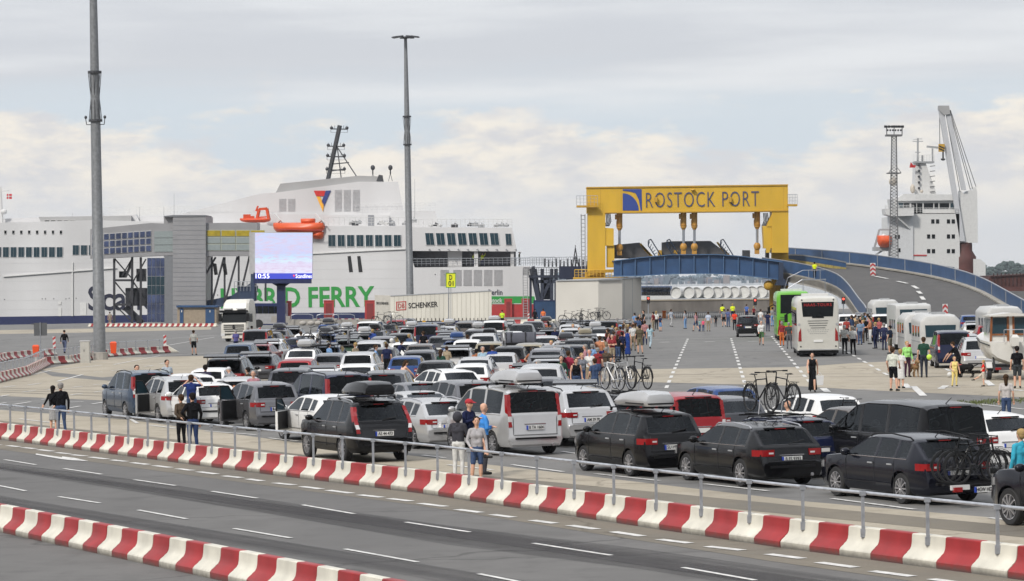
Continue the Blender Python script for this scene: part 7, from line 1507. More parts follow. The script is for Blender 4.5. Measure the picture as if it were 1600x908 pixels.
# fill the remaining slots of the far queue
cand = []
rf = random.Random(21)
for lane in range(-1, 14):
    for row in range(0, 40):
        yb = None; dist = 118 + row * 5.9 + rf.uniform(-.5, .5); lat0 = (1010 + 0 - lane * 76 - 800) / F    # lane lines converge on the vanishing point
        # lane k runs parallel to HEADB at a lateral offset
        off = -1.8 - lane * 3.25 + rf.uniform(-.2, .2); d = Vector((math.cos(HEADB), math.sin(HEADB), 0)); n = Vector((d.y, -d.x, 0))
        o0 = G(1042, 604); o0 = Vector((o0.x, o0.y, 0)) + d * 0; p = o0 + n * off; k = (dist - p.y) / d.y; p = p + d * k
        sx = 800 + (p.x * RTV.x) / p.y * F; cand.append((sx, p))
cols = ['silver', 'dark grey', 'black', 'black', 'grey', 'navy', 'silver', 'white', 'steel blue', 'black', 'red', 'dark grey', 'grey', 'blue', 'brown grey', 'midnight']
nf = 0
for sx, p in cand:
    s = F / p.y; yb = yhor(sx) + 5 * s
    yr = yhor(sx) + 3.5 * s; lim = 400 + max(0, 560 - yb) * 1.7 - max(0, yb - 560) * 1.5
    if yr < (502 if sx > 600 else 511) or p.y < 116 or sx > 1000 - (yb - 500) * .5 or sx < lim or rf.random() < .03: continue
    ty = rf.choice(['wagon', 'wagon', 'hatch', 'mpv', 'suv', 'hatch', 'mpv', 'sedan']); T = TY[ty]; d = Vector((math.cos(HEADB), math.sin(HEADB), 0))
    c = dict(c=p + d * T['L'] / 2, rz=HEADB, L=T['L'] + .5, W=T['W'])
    if any(overlap(c, o) for o in CARS): continue
    col = rf.choice(cols); r = car(ty, col, 0, 0, pos=p, head=HEADB + rf.uniform(-.015, .015), lite=True, rails='black' if rf.random() < .35 and ty in ('wagon', 'suv') else False, group='cars crowded in the ferry queue'); nf += 1
    if rf.random() < .2 and ty != 'sedan': roof_box(r, ty, rf.choice(['silver', 'black', 'dark grey', 'silver']), None, y=rf.uniform(-.15, .15))
    elif rf.random() < .05: open_hatch(r, ty, col)
print('FILL', nf, 'CARS', len(CARS))
# labels for the crowd: colour, kind, place found from its position
def pix(p):
    v = p - CAM; z = v.dot(fw); return CX + F * v.dot(RTV) / z, CY - F * v.dot(UPV) / z
def ordw(n): return ['first','second','third','fourth','fifth','sixth','seventh','eighth','ninth','tenth','eleventh','twelfth','thirteenth','fourteenth','fifteenth','sixteenth','seventeenth','eighteenth','nineteenth','twentieth'][n] if n < 20 else str(n + 1) + 'th'
from collections import defaultdict
def landmark(x):
    for lim, w in ((430, 'below the truck'), (500, 'below the screen post'), (590, 'below the red fender posts'), (640, 'below the trailer front'), (700, 'below the trailer lettering'), (770, 'below the yellow lane sign'), (840, 'below the trailer end'), (900, 'below the blue container'), (5000, 'below the white shed')):
        if x < lim: return w
def band(y):
    return 'queue rearmost rows' if y < 522 else 'rear of queue' if y < 545 else 'middle of queue' if y < 580 else 'front of queue'
grp = defaultdict(list)
for c in CARS:
    if c['lab'] is None:
        x, y = pix(c['c'] + Vector((0, 0, 1.4))); grp[(c['col'], WORD[c['ty']], landmark(x), band(y))].append((y, x, c['o']))
for (col, w, lm, bd), l in grp.items():
    l.sort(key=lambda q: (q[0], q[1])); n = len(l)
    for i, (y, x, o) in enumerate(l):
        s = '%s %s, %s, %s' % (col.replace('midnight', 'near black'), w, bd, lm)
        if n > 1: s += (', farther' if n == 2 and i == 0 else ', nearer' if n == 2 else ', %s from back' % ordw(i))
        o['label'] = s
grp = defaultdict(list)
for o in list(COL.objects):
    if o.name.startswith('roof_box') and o.parent is None and ('near' in o.keys() or 'label' not in o.keys()):
        x, y = pix(o.location); col = [c for c in o.children if c.name.startswith('lid')][0].material_slots[0].material.name.replace('paint_', '').replace('midnight', 'near black'); grp[(col, landmark(x), band(y))].append((y, o))
for (col, lm, bd), l in grp.items():
    l.sort(key=lambda q: q[0])
    for i, (y, o) in enumerate(l):
        if 'near' in o.keys(): del o['near']
        tag(o, '%s roof box, %s, %s' % (col, bd, lm) + ('' if len(l) == 1 else ', %s from the back' % ordw(i)), 'roof box', 'roof boxes')
# ---------------------------------------------------------------- bicycles on roofs and racks
bikes_on(s30 if False else tucson, 'suv', [('white', 1.1, .25, False, 'white framed bicycle upright on a roof, left of three')]) if False else None
bc1 = car('wagon', 'black', 984, 617, 'roof', 'A', 'black estate car under the upright bicycles, right of the silver SUV', True, 'std', 'black')
bikes_on(bc1, 'wagon', [('white', .55, .50, False, 'white framed bicycle, left of three standing on one roof'), ('silver', .75, .05, True, 'silver bicycle, middle of three standing on one roof'), ('black', .60, -.45, False, 'dark bicycle, right of three standing on one roof')])
bikes_on(passatb, 'wagon', [('black', 1.5, .55, True, 'dark trekking bicycle, left of the pair above the black estate car'), ('black', 1.6, -.15, False, 'dark trekking bicycle with luggage rack, right of the pair above the black estate car')])
b = bike('black', on_car(w16, -.25, -.5, .62), HEADA + 1.57, 'small bicycle on the tail of the white hatchback behind the saloon', 'bicycles carried on car roofs'); b.scale = (.8, .8, .8)
# rear rack on the navy estate
rk = thing('rear_bike_rack', 'rear bike rack with red lamps and number plate on the navy estate car', 'bike rack', on_car(golf, 0, 0, 0), golf.rotation_euler.z)
mb = MB(); mb.bar((.0, 0, .42), (-.9, 0, .42), .07)
for x in (-.25, -.5, -.75): mb.bar((x, -.75, .48), (x, .75, .48), .09, .04)
mb.bar((-.15, 0, .48), (-.15, 0, 1.15), .05); mb.bar((-.15, -.35, 1.15), (-.15, .35, 1.15), .04); mb.obj('frame', BLACK, rk)
for s in (-1, 1): mb = MB(); mb.box((-.97, s * .66 - .10, .36), (-.88, s * .66 + .10, .46)); mb.obj('lamp', REDL, rk)
mb = MB(); mb.box((-.95, -.30, .33), (-.92, .24, .45)); mb.box((-.953, .2, .331), (-.92, .243, .449), 1); pl_ = mb.obj('number_plate', [PLATE, PBLUE], rk)
me = textmesh('HGW HD 32', .115, INK, .003, .001); me.transform(Matrix.Diagonal((.8, 1, 1, 1))); me.transform(Matrix(((0,0,-1,0),(-1,0,0,0),(0,1,0,0),(0,0,0,1)))); o = bpy.data.objects.new('plate_text', me); COL.objects.link(o); o.parent = pl_; o.location = (-.956, -.04, .39)
mb = MB(); mb.box((-.92, .35, .40), (-.86, .80, .50)); mb.obj('reflector_arm', WHITE, rk)
for i, (x, fl) in enumerate(((-.25, False), (-.48, True), (-.74, False))):
    p = on_car(golf, x, .53 if not fl else -.53, .50); bike('black', p, golf.rotation_euler.z - math.pi / 2 + (math.pi if fl else 0), ('innermost', 'middle', 'outermost')[i] + ' black bicycle on the rear rack of the navy estate', 'bicycles on the rear rack')
for i, (x, y) in enumerate(((1518, 700), (1540, 704))): pass
# far upright bicycles and scooters among the last rows
for i, (x, y, c) in enumerate(((606, 505, 'black'), (612, 505, 'silver'), (624, 504, 'silver'), (500, 536, 'white'), (509, 537, 'black'), (546, 536, 'silver'), (900, 501, 'black'), (910, 501, 'black'), (925, 497, 'black'), (937, 496, 'black'), (948, 495, 'black'), (790, 540, 'white'))):
    p = G(x, y + (5 if x > 850 else 2), 1.5); bike(c, p, HEADB + (.2 if i % 2 else 1.4), '%s bicycle standing above the car roofs, number %d from the left among the far ones' % (c, sorted([606,612,624,500,509,546,900,910,925,937,948,790]).index(x) + 1), 'far bicycles')
    t = thing('bicycle_rack', 'roof rack under far bicycle number %d from the left' % (sorted([606,612,624,500,509,546,900,910,925,937,948,790]).index(x) + 1), 'bike rack', p, HEADB, 'far bicycle racks'); mb = MB(); mb.bar((-.3,0,-.03),(1.3,0,-.03),.06); mb.bar((0,-.5,-.06),(0,.5,-.06),.05); mb.bar((0,-.5,-.06),(0,-.5,-1.3),.04); mb.bar((0,.5,-.06),(0,.5,-1.3),.04); mb.obj('bar', DARK, t)
# soft luggage
lg_ = thing('luggage_bundle', 'big strapped grey luggage bag stacked on a black box behind the beige people carrier', 'luggage', G(810, 535, 1.45)); mb = MB()
mb.loft([[(x, y * k, z) for y, z in ((-.5, 0), (-.55, .25), (-.45, .55), (.45, .55), (.55, .25), (.5, 0))] for x, k in ((-1.0, .8), (-.9, 1), (.9, 1), (1.0, .8))], closed=True); mb.obj('bag', mat('bag_grey', (.10, .105, .13), .8), lg_, 40)
mb = MB(); mb.box((-.95, -.6, -.9), (.95, .6, -.02)); mb.obj('black_box', BLACK, lg_); 
for x in (-.4, .4): mb = MB(); mb.box((x - .03, -.57, 0), (x + .03, .57, .57)); mb.obj('strap', INK, lg_)
# ---------------------------------------------------------------- street furniture at left
s1 = thing('traffic_sign', 'square dark back of a traffic sign on a thin post at left', 'sign', G(64, 571)); mb = MB(); mb.tube((0, 0, 0), (0, 0, 2.75), .035, n=8); mb.obj('post', GALV, s1)
mb = MB(); mb.box((-.42, .04, 1.9), (.42, .07, 2.72)); mb.box((-.62, .04, 2.62), (-.38, .07, 2.68)); mb.obj('panel', mat('sign_back', (.09, .095, .10), .5), s1)
cb_ = thing('control_cabinet', 'pale grey control cabinet left of the tall light mast', 'cabinet', G(133.5, 567.5)); mb = MB(); mb.box((-.30, -.2, 0), (.30, .25, 1.42)); mb.obj('body', mat('cabinet_grey', (.45, .44, .40), .6, var=.1), cb_); mb = MB(); mb.box((-.33, -.23, 1.42), (.33, .28, 1.47)); mb.obj('lid', WHITE, cb_); mb = MB(); mb.box((-.28, -.215, .1), (.28, -.2, 1.36)); d = mb.obj('door', mat('cabinet_grey', None), cb_); mb = MB(); mb.box((-.06, -.24, .75), (-.03, -.21, .9)); mb.obj('handle', INK, d)
for i, (x, y) in enumerate(((57, 566), (178, 560))):
    t = thing('litter_bin', 'orange red litter bin hanging on the railing ' + ('left of the control cabinet' if i == 0 else 'right of the tall mast'), 'bin', G(x, y), 0, 'orange litter bins'); mb = MB(); mb.loft([[(-.17, -.25, .35), (.17, -.25, .35), (.17, -.02, .35), (-.17, -.02, .35)], [(-.22, -.3, 1.05), (.22, -.3, 1.05), (.22, -.02, 1.05), (-.22, -.02, 1.05)]], closed=True); mb.obj('bin', mat('bin_orange', hx(225, 80, 30), .5), t); mb = MB(); mb.loft([[(-.23, -.32, 1.05), (.23, -.32, 1.05), (.23, 0, 1.05), (-.23, 0, 1.05)], [(-.15, -.22, 1.16), (.15, -.22, 1.16), (.15, -.05, 1.16), (-.15, -.05, 1.16)]], closed=True); mb.obj('lid', mat('bin_orange', None), t)
for i, (x, y, s) in enumerate(((85, 553, 1), (258, 551, 1), (406, 536, .9), (826, 505, 1))):
    t = thing('marker_post', 'red and white striped marker post ' + ('near the lone man in black at left', 'at the end of the curved barrier row', 'behind the truck by the white car', 'beside the red wall at the ferry stern')[i], 'marker', G(x, y), 0, 'striped marker posts'); mb = MB(); mb.box((-.1, -.03, 0 if i != 1 else .4), (.1, .03, 1.3)); mb.obj('plate', WHITE, t); mb = MB()
    for k in range(3): z = .25 + k * .38; mb.prism([(-.102, -.034, z), (.102, -.034, z + .14), (.102, -.034, z + .32), (-.102, -.034, z + .18)], (0, .07, 0))
    mb.obj('stripe', RED, t)
cc = thing('concrete_curb', 'short white end wedge closing the curved barrier row', 'barrier', G(266, 551)); mb = MB(); mb.prism([(-.5, -.2, 0), (.7, -.2, 0), (-.3, -.2, .6)], (0, .4, 0)); mb.obj('wedge', WHTP, cc)
# ---------------------------------------------------------------- people
BK = (.007,.007,.009); NV = (.015,.02,.06); WH = (.62,.62,.6); JE = (.05,.08,.16); GY = (.25,.26,.28); DG = (.05,.05,.06); BR_ = (.09,.065,.045); TN = (.32,.26,.18); RD = (.22,.03,.035); BL = (.03,.07,.28); LB2 = (.18,.32,.55); GN = (.02,.06,.04); OR = (.36,.14,.07); PK = (.4,.2,.23)
P = person
P('woman in a dark jacket beside a grey haired man at the railing, left', 84, 676, BK, (.3,.3,.3), 'embrace', 'dark', 'long', 10, 'skirt', 'long', 1.62)
P('grey haired person in a black jacket at the railing, right one of the left pair', 96, 679, BK, JE, 'hips', 'grey', 'short', -8, 'trousers', 'long', 1.76)
P('woman in a brown coat leaning on the man in black at the railing', 284, 701, BR_, BK, 'embrace', 'brown', 'tail', -40, 'trousers', 'long', 1.66, mir=True)
P('man in a black sweater with hand on hip at the railing', 302, 707, BK, (.03,.05,.13), 'hips', 'dark', 'short', -25, 'trousers', 'long', 1.78)
P('person in a dark hood behind the railing group, white trousers', 717, 749, DG, WH, 'hold', DG, 'hood', 20, 'trousers', 'long', 1.70)
p0 = G(738, 753); P('man in a red cap and navy hoodie sitting on the railing', 0, 0, NV, BK, 'rail_sit', (.4,.04,.05), 'cap', 125, 'shorts', 'long', 1.8, z=.20, pos=Wp(732, 742, F * 5 / (747 - yhor(732))))
P('young woman in a pale grey hoodie facing the camera at the railing', 746, 757, (.38,.37,.38), JE, 'stand2', 'dark', 'long', 172, 'shorts', 'long', 1.66)
P('bald man in a bright blue jacket with folded arms by the van', 757, 742, hx(70,140,215), DG, 'cross', 'dark', 'bald', 75, 'trousers', 'long', 1.84)
P('man in sunglasses and white tee at the left end of the queue', 215, 642, WH, TN, 'hold', 'dark', 'short', 160, 'shorts', 'short', 1.83)
P('dark haired man in pale blue shirt behind the boxy blue van', 262, 628, (.4,.45,.5), JE, 'stand', 'dark', 'short', 150, 'trousers', 'short', 1.80)
P('man in a dark blue tee with hands raised to his head', 300, 666, (.015,.03,.13), JE, 'photo', 'brown', 'short', 10, 'trousers', 'short', 1.82)
P('person in a dark purple hoodie by the white hatchback', 322, 638, (.04,.035,.07), JE, 'stand', 'dark', 'short', 5, 'trousers', 'long', 1.76)
P('person in grey with a pale cap behind the open car door', 363, 640, (.3,.31,.33), DG, 'lean', (.6,.6,.6), 'cap', -30, 'trousers', 'long', 1.75)
P('ginger haired child in a blue top by the grey people carrier', 367, 655, BL, JE, 'stand', 'ginger', 'short', 170, 'trousers', 'long', 1.25)
P('person with dark hair in a brown top right of the grey-clad one', 388, 640, BR_, JE, 'stand', 'dark', 'short', -60, 'trousers', 'long', 1.68)
P('lone man in a black jacket walking beyond the curved barriers', 101, 552.5, BK, (.1,.12,.2), 'walk', 'dark', 'cap', 5, 'trousers', 'long', 1.76)
P('man in a white printed tee and black shorts standing alone', 303, 555, (.5,.5,.46), BK, 'stand2', 'brown', 'short', 10, 'shorts', 'short', 1.78)
P('man in a violet blue shirt watching the truck', 369, 555, (.12,.11,.3), NV, 'cross', 'grey', 'short', -30, 'trousers', 'short', 1.78)
P('person in a grey blue top beside the dark van near the truck', 388, 546, (.12,.17,.2), (.12,.17,.2), 'stand', 'grey', 'short', 30, 'trousers', 'short', 1.70)
P('person in dark clothes beside the dark van near the screen post', 394, 545, NV, BK, 'stand2', 'dark', 'short', 10, 'trousers', 'long', 1.76)
P('woman in a black ankle length dress carrying a white bag', 1270, 613, BK, BK, 'walk', 'dark', 'tail', 185, 'gown', 'none', 1.68)
bg__ = thing('carrier_bag', 'white carrier bag held by the woman in the long black dress', 'bag', G(1281, 600, .35)); mb = MB(); mb.loft([[(-.13, -.06, -.2), (.13, -.06, -.2), (.13, .06, -.2), (-.13, .06, -.2)], [(-.17, -.05, .2), (.17, -.05, .2), (.17, .05, .2), (-.17, .05, .2)]], closed=True); o = mb.obj('sack', WHITE, bg__, 30); mb = MB(); mb.path([(-.1, 0, .2), (0, 0, .36), (.1, 0, .2)], .01); mb.obj('handle', WHITE, bg__); bg__.location.z = .5
P('man in a white tee and black shorts standing on the concrete strip', 1396, 611, (.58,.6,.52), BK, 'stand2', 'brown', 'short', 35, 'shorts', 'short', 1.86, (.03,.03,.03))
P('blond woman in a white dress beside the man in black shorts', 1408, 607, WH, WH, 'hold', 'blond', 'short', 30, 'dress', 'short', 1.70)
P('woman in a light green top and dark trousers with a dog', 1418, 589.5, hx(160,220,130), (.05,.02,.04), 'stand', 'blond', 'short', 160, 'trousers', 'long', 1.72)
P('tall man in a dark green tee and jeans, seen from behind', 1444, 590, GN, (.03,.035,.05), 'stand', 'brown', 'short', 8, 'trousers', 'short', 1.92)
P('child in pale yellow clothes with arms at the sides', 1492, 604, hx(225,205,130), hx(225,205,130), 'stand2', 'blond', 'short', 170, 'trousers', 'none', 1.30)
P('small boy in a red tee kicking out one leg', 1537, 604, hx(210,40,30), hx(200,190,175), 'kick', 'blond', 'short', -80, 'shorts', 'short', 1.15)
P('man in a black tee bending down beside the silver car', 1498, 589, BK, BK, 'lean', 'brown', 'short', -60, 'trousers', 'short', 1.72)
P('person in a black tee cut by the right edge beside the boat', 1590, 607, BK, (.04,.045,.05), 'stand', 'dark', 'short', 5, 'shorts', 'short', 1.80)
P('woman in a patterned white top near the white car, right', 1573, 667, (.5,.47,.45), JE, 'stand', 'brown', 'long', 10, 'trousers', 'short', 1.68)
P('person in a turquoise jacket at the right edge of the photo', 1597, 800, hx(60,160,185), (.45,.4,.3), 'stand', 'blond', 'short', -30, 'trousers', 'long', 1.72)
P('bald man in a white shirt beside the dark blue estate', 1233, 729, WH, JE, 'stand', 'dark', 'bald', -70, 'trousers', 'short', 1.72)
P('coach driver in white shirt and black trousers, nearer of two', 1333, 554.5, WH, BK, 'hips', 'grey', 'short', 10, 'trousers', 'short', 1.76)
P('coach driver in white shirt beside the white coach, left of two', 1320, 553.5, WH, BK, 'stand', 'white', 'short', 25, 'trousers', 'short', 1.80)
P('man in a white shirt and green shorts walking from the black SUV', 1190, 540, WH, (.06,.13,.05), 'walk', 'grey', 'short', 180, 'shorts', 'long', 1.76)
P('person in an orange red top beside the green coach', 1222, 541, RD, ORANGE.name and (.55,.14,.04), 'stand', 'grey', 'short', 0, 'trousers', 'long', 1.72)
P('man in a dark jacket beside the coaches, seen from behind', 1233, 545, (.05,.06,.06), (.12,.12,.13), 'stand2', 'grey', 'short', 5, 'trousers', 'long', 1.78)
P('tall man in an olive shirt and shorts at the edge of the crowd', 1000, 553, (.10,.085,.055), (.16,.14,.09), 'stand2', 'dark', 'short', 0, 'shorts', 'short', 1.88)
P('woman in light blue dungarees right of the olive shirted man', 1016, 545, (.35,.5,.56), (.4,.5,.56), 'walk', 'dark', 'long', 20, 'trousers', 'short', 1.68)
P('person in a dusty pink shirt and dark jeans by the crowd', 1008, 539, (.4,.2,.2), NV, 'stand', 'brown', 'short', 0, 'trousers', 'short', 1.78)
P('woman in a long blue dress at the edge of the queue', 981, 556, (.02,.05,.22), BL, 'stand', 'brown', 'short', 10, 'gown', 'none', 1.70)
P('man in an orange coat with blue trousers beside the bicycles', 938, 578, (.5,.22,.12), (.05,.06,.25), 'stand', 'brown', 'short', 5, 'trousers', 'long', 1.84)
P('man in a light blue shirt holding a white sweater', 917, 578, LB2, NV, 'hold', 'grey', 'short', -70, 'trousers', 'long', 1.76)
P('man in a crimson polo shirt by the silver SUV', 889, 612, (.28,.03,.06), JE, 'stand', 'brown', 'short', 20, 'trousers', 'short', 1.80)
P('woman in a black vest facing the camera by the silver SUV', 901, 622, BK, JE, 'stand', 'brown', 'short', 170, 'trousers', 'none', 1.66)
P('blond woman in grey hugging someone behind the black vest woman', 910, 611, (.2,.21,.24), JE, 'embrace', 'blond', 'short', 150, 'trousers', 'short', 1.68)
P('red faced man in a white shirt beside the hugging pair', 922, 608, WH, TN, 'stand', 'grey', 'short', -160, 'trousers', 'long', 1.78, skin='red')
P('man in a blue polo by the blue roof box car', 731, 573, (.03,.04,.28), (.1,.1,.12), 'hold', 'brown', 'short', 10, 'trousers', 'short', 1.84)
P('man in a dark tee standing between cars near the screen post', 471, 563, (.09,.10,.12), JE, 'stand', 'brown', 'short', 5, 'trousers', 'short', 1.86)
P('man in a black sweater leaning over beside the steel blue estate', 497, 577, BK, BK, 'stand', 'dark', 'short', 10, 'trousers', 'long', 1.80)
P('woman in a white headscarf among the cars, left of centre', 613, 574, WH, NV, 'stand', WH, 'hood', 30, 'trousers', 'long', 1.68)
P('person in a navy jacket bending among the cars, left of centre', 622, 578, NV, NV, 'lean', 'dark', 'short', 60, 'trousers', 'long', 1.72)
P('man in sunglasses and pale blue tee between open doors', 755, 600, (.35,.5,.6), JE, 'stand', 'grey', 'short', 160, 'trousers', 'short', 1.80)
P('man in black behind the roof box estate, centre', 662, 562, BK, JE, 'stand', 'brown', 'short', -20, 'trousers', 'short', 1.80)
P('blond child at the queue below the white estate', 454, 612, (.5,.45,.4), JE, 'stand', 'blond', 'short', 0, 'trousers', 'short', 1.3)
P('bare shouldered person beside the dark grey SUV', 627, 622, hx(220,180,160), WH, 'lean', 'brown', 'long', 60, 'trousers', 'none', 1.66)
# hi-vis workers
for x, y, z, lab, pz in ((1273, 434, None, 'worker in a yellow vest standing on the ramp walkway', 'stand'),):
    q = Wp(x, y, 333); P(lab, 0, 0, hx(220, 235, 40), BK, pz, 'dark', 'short', 0, 'trousers', 'short', 1.78, z=q.z, pos=q)
wk = thing('ramp_walkway', 'grey steel walkway and steps beside the ramp under the worker', 'walkway', Wp(1272, 436, 333)); mb = MB(); mb.box((-1.4, -.5, -.12), (1.3, .6, 0)); mb.obj('deck', GALV, wk); mb = MB()
for x in (-1.3, -.65, 0, .65, 1.2): mb.tube((x, -.45, 0), (x, -.45, -4.2 if x in (-1.3, 1.2) else 1.0), .04); 
mb.tube((-1.3, -.45, 1.0), (1.2, -.45, 1.0), .035); mb.path([(-1.3, -.45, 1), (-3.0, -.45, .2), (-3.6, -.45, -1.6)], .03); mb.path([(-1.3, -.45, 0), (-3.0, -.45, -1.0), (-3.6, -.45, -3)], .05); mb.obj('railing', GALV, wk)
for x, off, lab in ((741, 1, 'deck hand in a yellow vest, left one on the ferry mooring deck'), (754, 1, 'deck hand in a yellow vest, right one on the ferry mooring deck')):
    q = SH(x, 416, off); P(lab, 0, 0, hx(215, 230, 60), NV, 'wave' if x > 750 else 'hold', 'dark', 'short', 150, 'trousers', 'long', 1.78, z=q.z, pos=q)
q = SH(811.5, 414, 3); P('deck hand in dark overalls at the ferry stern corner', 0, 0, (.05,.06,.03), BK, 'wave', 'dark', 'cap', 100, 'trousers', 'long', 1.8, z=q.z, pos=q)
P('worker in a yellow vest before the red wall', 785, 512, hx(190, 225, 60), BK, 'stand', 'dark', 'cap', 0, 'trousers', 'short', 1.8)
P('man in an orange tee before the blue container', 849, 508, hx(220, 120, 70), BL, 'stand', 'brown', 'short', 0, 'trousers', 'short', 1.75); P('person in dark clothes before the blue container', 836, 508, BK, BK, 'stand', 'dark', 'short', 20, 'trousers', 'long', 1.75)
P('worker in a yellow vest at the crowd fence, left of two', 1129, 500, hx(215, 230, 50), NV, 'stand', 'dark', 'short', 0, 'trousers', 'short', 1.76); P('worker in a yellow vest at the crowd fence, right of two', 1145, 500, hx(215, 230, 50), NV, 'stand', 'blond', 'short', 0, 'trousers', 'short', 1.82)
P('tiny figure by the hull left of the steel truss', 172, 509, (.3,.25,.2), TN, 'stand', 'brown', 'short', 0, 'shorts', 'short', 1.75)
# walkers on the open lanes
for x, y, t_, b_, ps, lab, kw in ((1021, 517, RD, TN, 'stand', 'person in a red tee left of the orange cabinet', {}), (1026, 515, WH, BK, 'stand', 'woman in a white top and black trousers left of the orange cabinet', dict(style='long')), (1032, 518, NV, LB2, 'stand', 'child in dark top and blue shorts left of the orange cabinet', dict(h=1.45, legs='shorts')),
    (1049, 511, (.3,.33,.38), (.4,.4,.4), 'walk', 'person in pale grey striding toward the crowd', {}), (1071, 514, (.4,.42,.45), LB2, 'stand', 'woman in pale jeans standing alone in the lanes', dict(style='long')), (1088, 518, PK, JE, 'walk', 'woman in a pink top walking hand in hand', dict(style='long', legs='shorts')), (1093.5, 518, (.2,.35,.35), JE, 'stand', 'small child holding hands in the lanes, left', dict(h=1.1)),
    (1099, 518, hx(220,90,120), JE, 'stand', 'small child in pink in the lanes', dict(h=1.1)), (1107, 518, (.45,.5,.6), TN, 'stand', 'man in a pale blue shirt with the two children', {}), (1118.5, 511, BK, DG, 'walk', 'toddler in dark clothes near the crowd fence', dict(h=1.1)), (1131.5, 511, (.2,.22,.25), BK, 'walk', 'person in a grey top and black shorts by the fence', dict(legs='shorts')),
    (1138, 511, (.1,.12,.25), JE, 'stand', 'person in blue jeans by the yellow vests', {}), (1148, 516, hx(215,70,50), BK, 'stand', 'person in an orange red tee left of the black SUV', {}), (1167, 500, (.08,.15,.4), NV, 'stand', 'man in a blue shirt behind the black SUV', {}), (1178, 500, RD, BK, 'stand', 'person in red behind the black SUV', dict(h=1.5)), (1189, 512, WH, GY, 'stand', 'person in pale clothes right of the black SUV', {}), (1200, 518, NV, NV, 'stand', 'person in navy right of the black SUV', {}),
    (1207, 510, (.3,.3,.28), LB2, 'stand', 'man in pale jeans at the pier', dict(h=1.85)), (1214, 513, NV, (.15,.2,.3), 'stand', 'tall man in navy beside the green coach', dict(h=1.9)), (1368, 545, (.03,.04,.1), NV, 'stand', 'person in a navy jacket standing before the motorhome, left', dict(sleeve='long')), (1382, 547, (.03,.035,.08), NV, 'stand', 'person in navy walking before the motorhome, middle', dict(sleeve='long')), (1391, 553, (.02,.03,.06), (.2,.19,.15), 'stand', 'man in navy tee and khaki shorts before the motorhome', dict(legs='shorts')),
    (1344, 539, (.2,.28,.38), JE, 'stand', 'person in a blue checked shirt right of the coach drivers', {}), (1323, 534, (.3,.05,.04), BK, 'stand', 'man in dark red behind the coach drivers', {}), (1358, 530, (.4,.18,.22), DG, 'stand', 'person in pink in the crowd at the ramp foot', {}), (1352, 533, BK, BK, 'stand', 'person in black in the crowd at the ramp foot', {}), (1336, 526, (.5,.35,.2), BK, 'lean', 'person in tan bending in the crowd at the ramp foot', {}), (1362, 534, (.1,.08,.08), BK, 'hold', 'person in brown in the crowd at the ramp foot', {}), (1347, 523, (.07,.12,.1), BK, 'stand', 'person in dark green in the crowd at the ramp foot', {}), (1374, 535, (.35,.1,.1), NV, 'stand', 'person in rust red behind the navy jacket pair', {})):
    P(lab, x, y, t_, b_, ps, kw.pop('hair', rnd.choice(['brown', 'dark', 'grey', 'blond'])), kw.pop('style', 'short'), rnd.uniform(-60, 60), **kw, group='people walking on the apron')
# the tight crowd along the right side of the queue, and heads between the cars
rp = random.Random(33)
CNAME = {'black': BK, 'navy': NV, 'white': WH, 'grey': GY, 'red': RD, 'blue': BL, 'light blue': LB2, 'orange': OR, 'green': GN, 'tan': TN, 'pink': PK, 'brown': BR_, 'denim': JE}
seen_l = set()
def crowd(x, y, where, h=None):
    for _ in range(60):
        a, b = rp.choice(list(CNAME)), rp.choice(['black', 'navy', 'denim', 'tan', 'grey', 'white', 'brown']); hr = rp.choice(['brown', 'dark', 'grey', 'blond', 'brown']); lab = '%s haired person in %s top and %s bottoms %s' % (hr, a, b, where)
        if lab not in seen_l: break
    seen_l.add(lab); f = rp.choice([0, 0, 90, -90, 180, 40, -40]); P(lab, x, y, CNAME[a], CNAME[b], rp.choice(['stand', 'stand2', 'hold', 'cross', 'hips', 'stand']), hr, rp.choice(['short', 'short', 'long']), f + rp.uniform(-15, 15), rp.choice(['trousers', 'trousers', 'shorts']), rp.choice(['short', 'long', 'short']), h or rp.uniform(1.6, 1.86), group='people standing in the crowd')
for x, y in ((945,572),(951,566),(957,569),(950,560),(960,560),(966,566),(972,562),(963,552),(970,552),(975,549),(982,546),(958,545),(968,541),(976,538),(985,540),(990,534),(994,541),(989,548),(998,531),(1003,529),(984,531),(974,530),(994,526),(965,533),(1000,521),(1006,516),(992,519)): crowd(x, y, 'beside the queue')
for x, y in ((1331,530),(1340,533),(1349,536),(1356,527),(1366,530),(1371,527),(1345,529),(1360,538),(1336,522),(1352,520),(1363,524),(1377,530)): crowd(x, y, 'at the ramp foot')
for x, y in ((862,585),(872,592),(915,596),(926,590),(935,600),(948,596)): crowd(x, y, 'by the roof bicycles')
for x, y in ((397,653),(408,648),(420,560),(556,588),(605,590),(648,598),(681,545),(690,607),(699,590),(745,600),(792,575),(824,570),(832,600),(868,556),(880,560),(896,548),(906,556),(790,548),(640,566),(515,585),(588,596),(868,598),(878,622),(930,625),(842,634),(720,560),(770,600),(857,540),(583,556)): 
    q = G(x, y); 
    if any((c['c'] - Vector((q.x, q.y, 0))).length < 1.0 for c in CARS): continue
    crowd(x, y, 'between the queued cars')
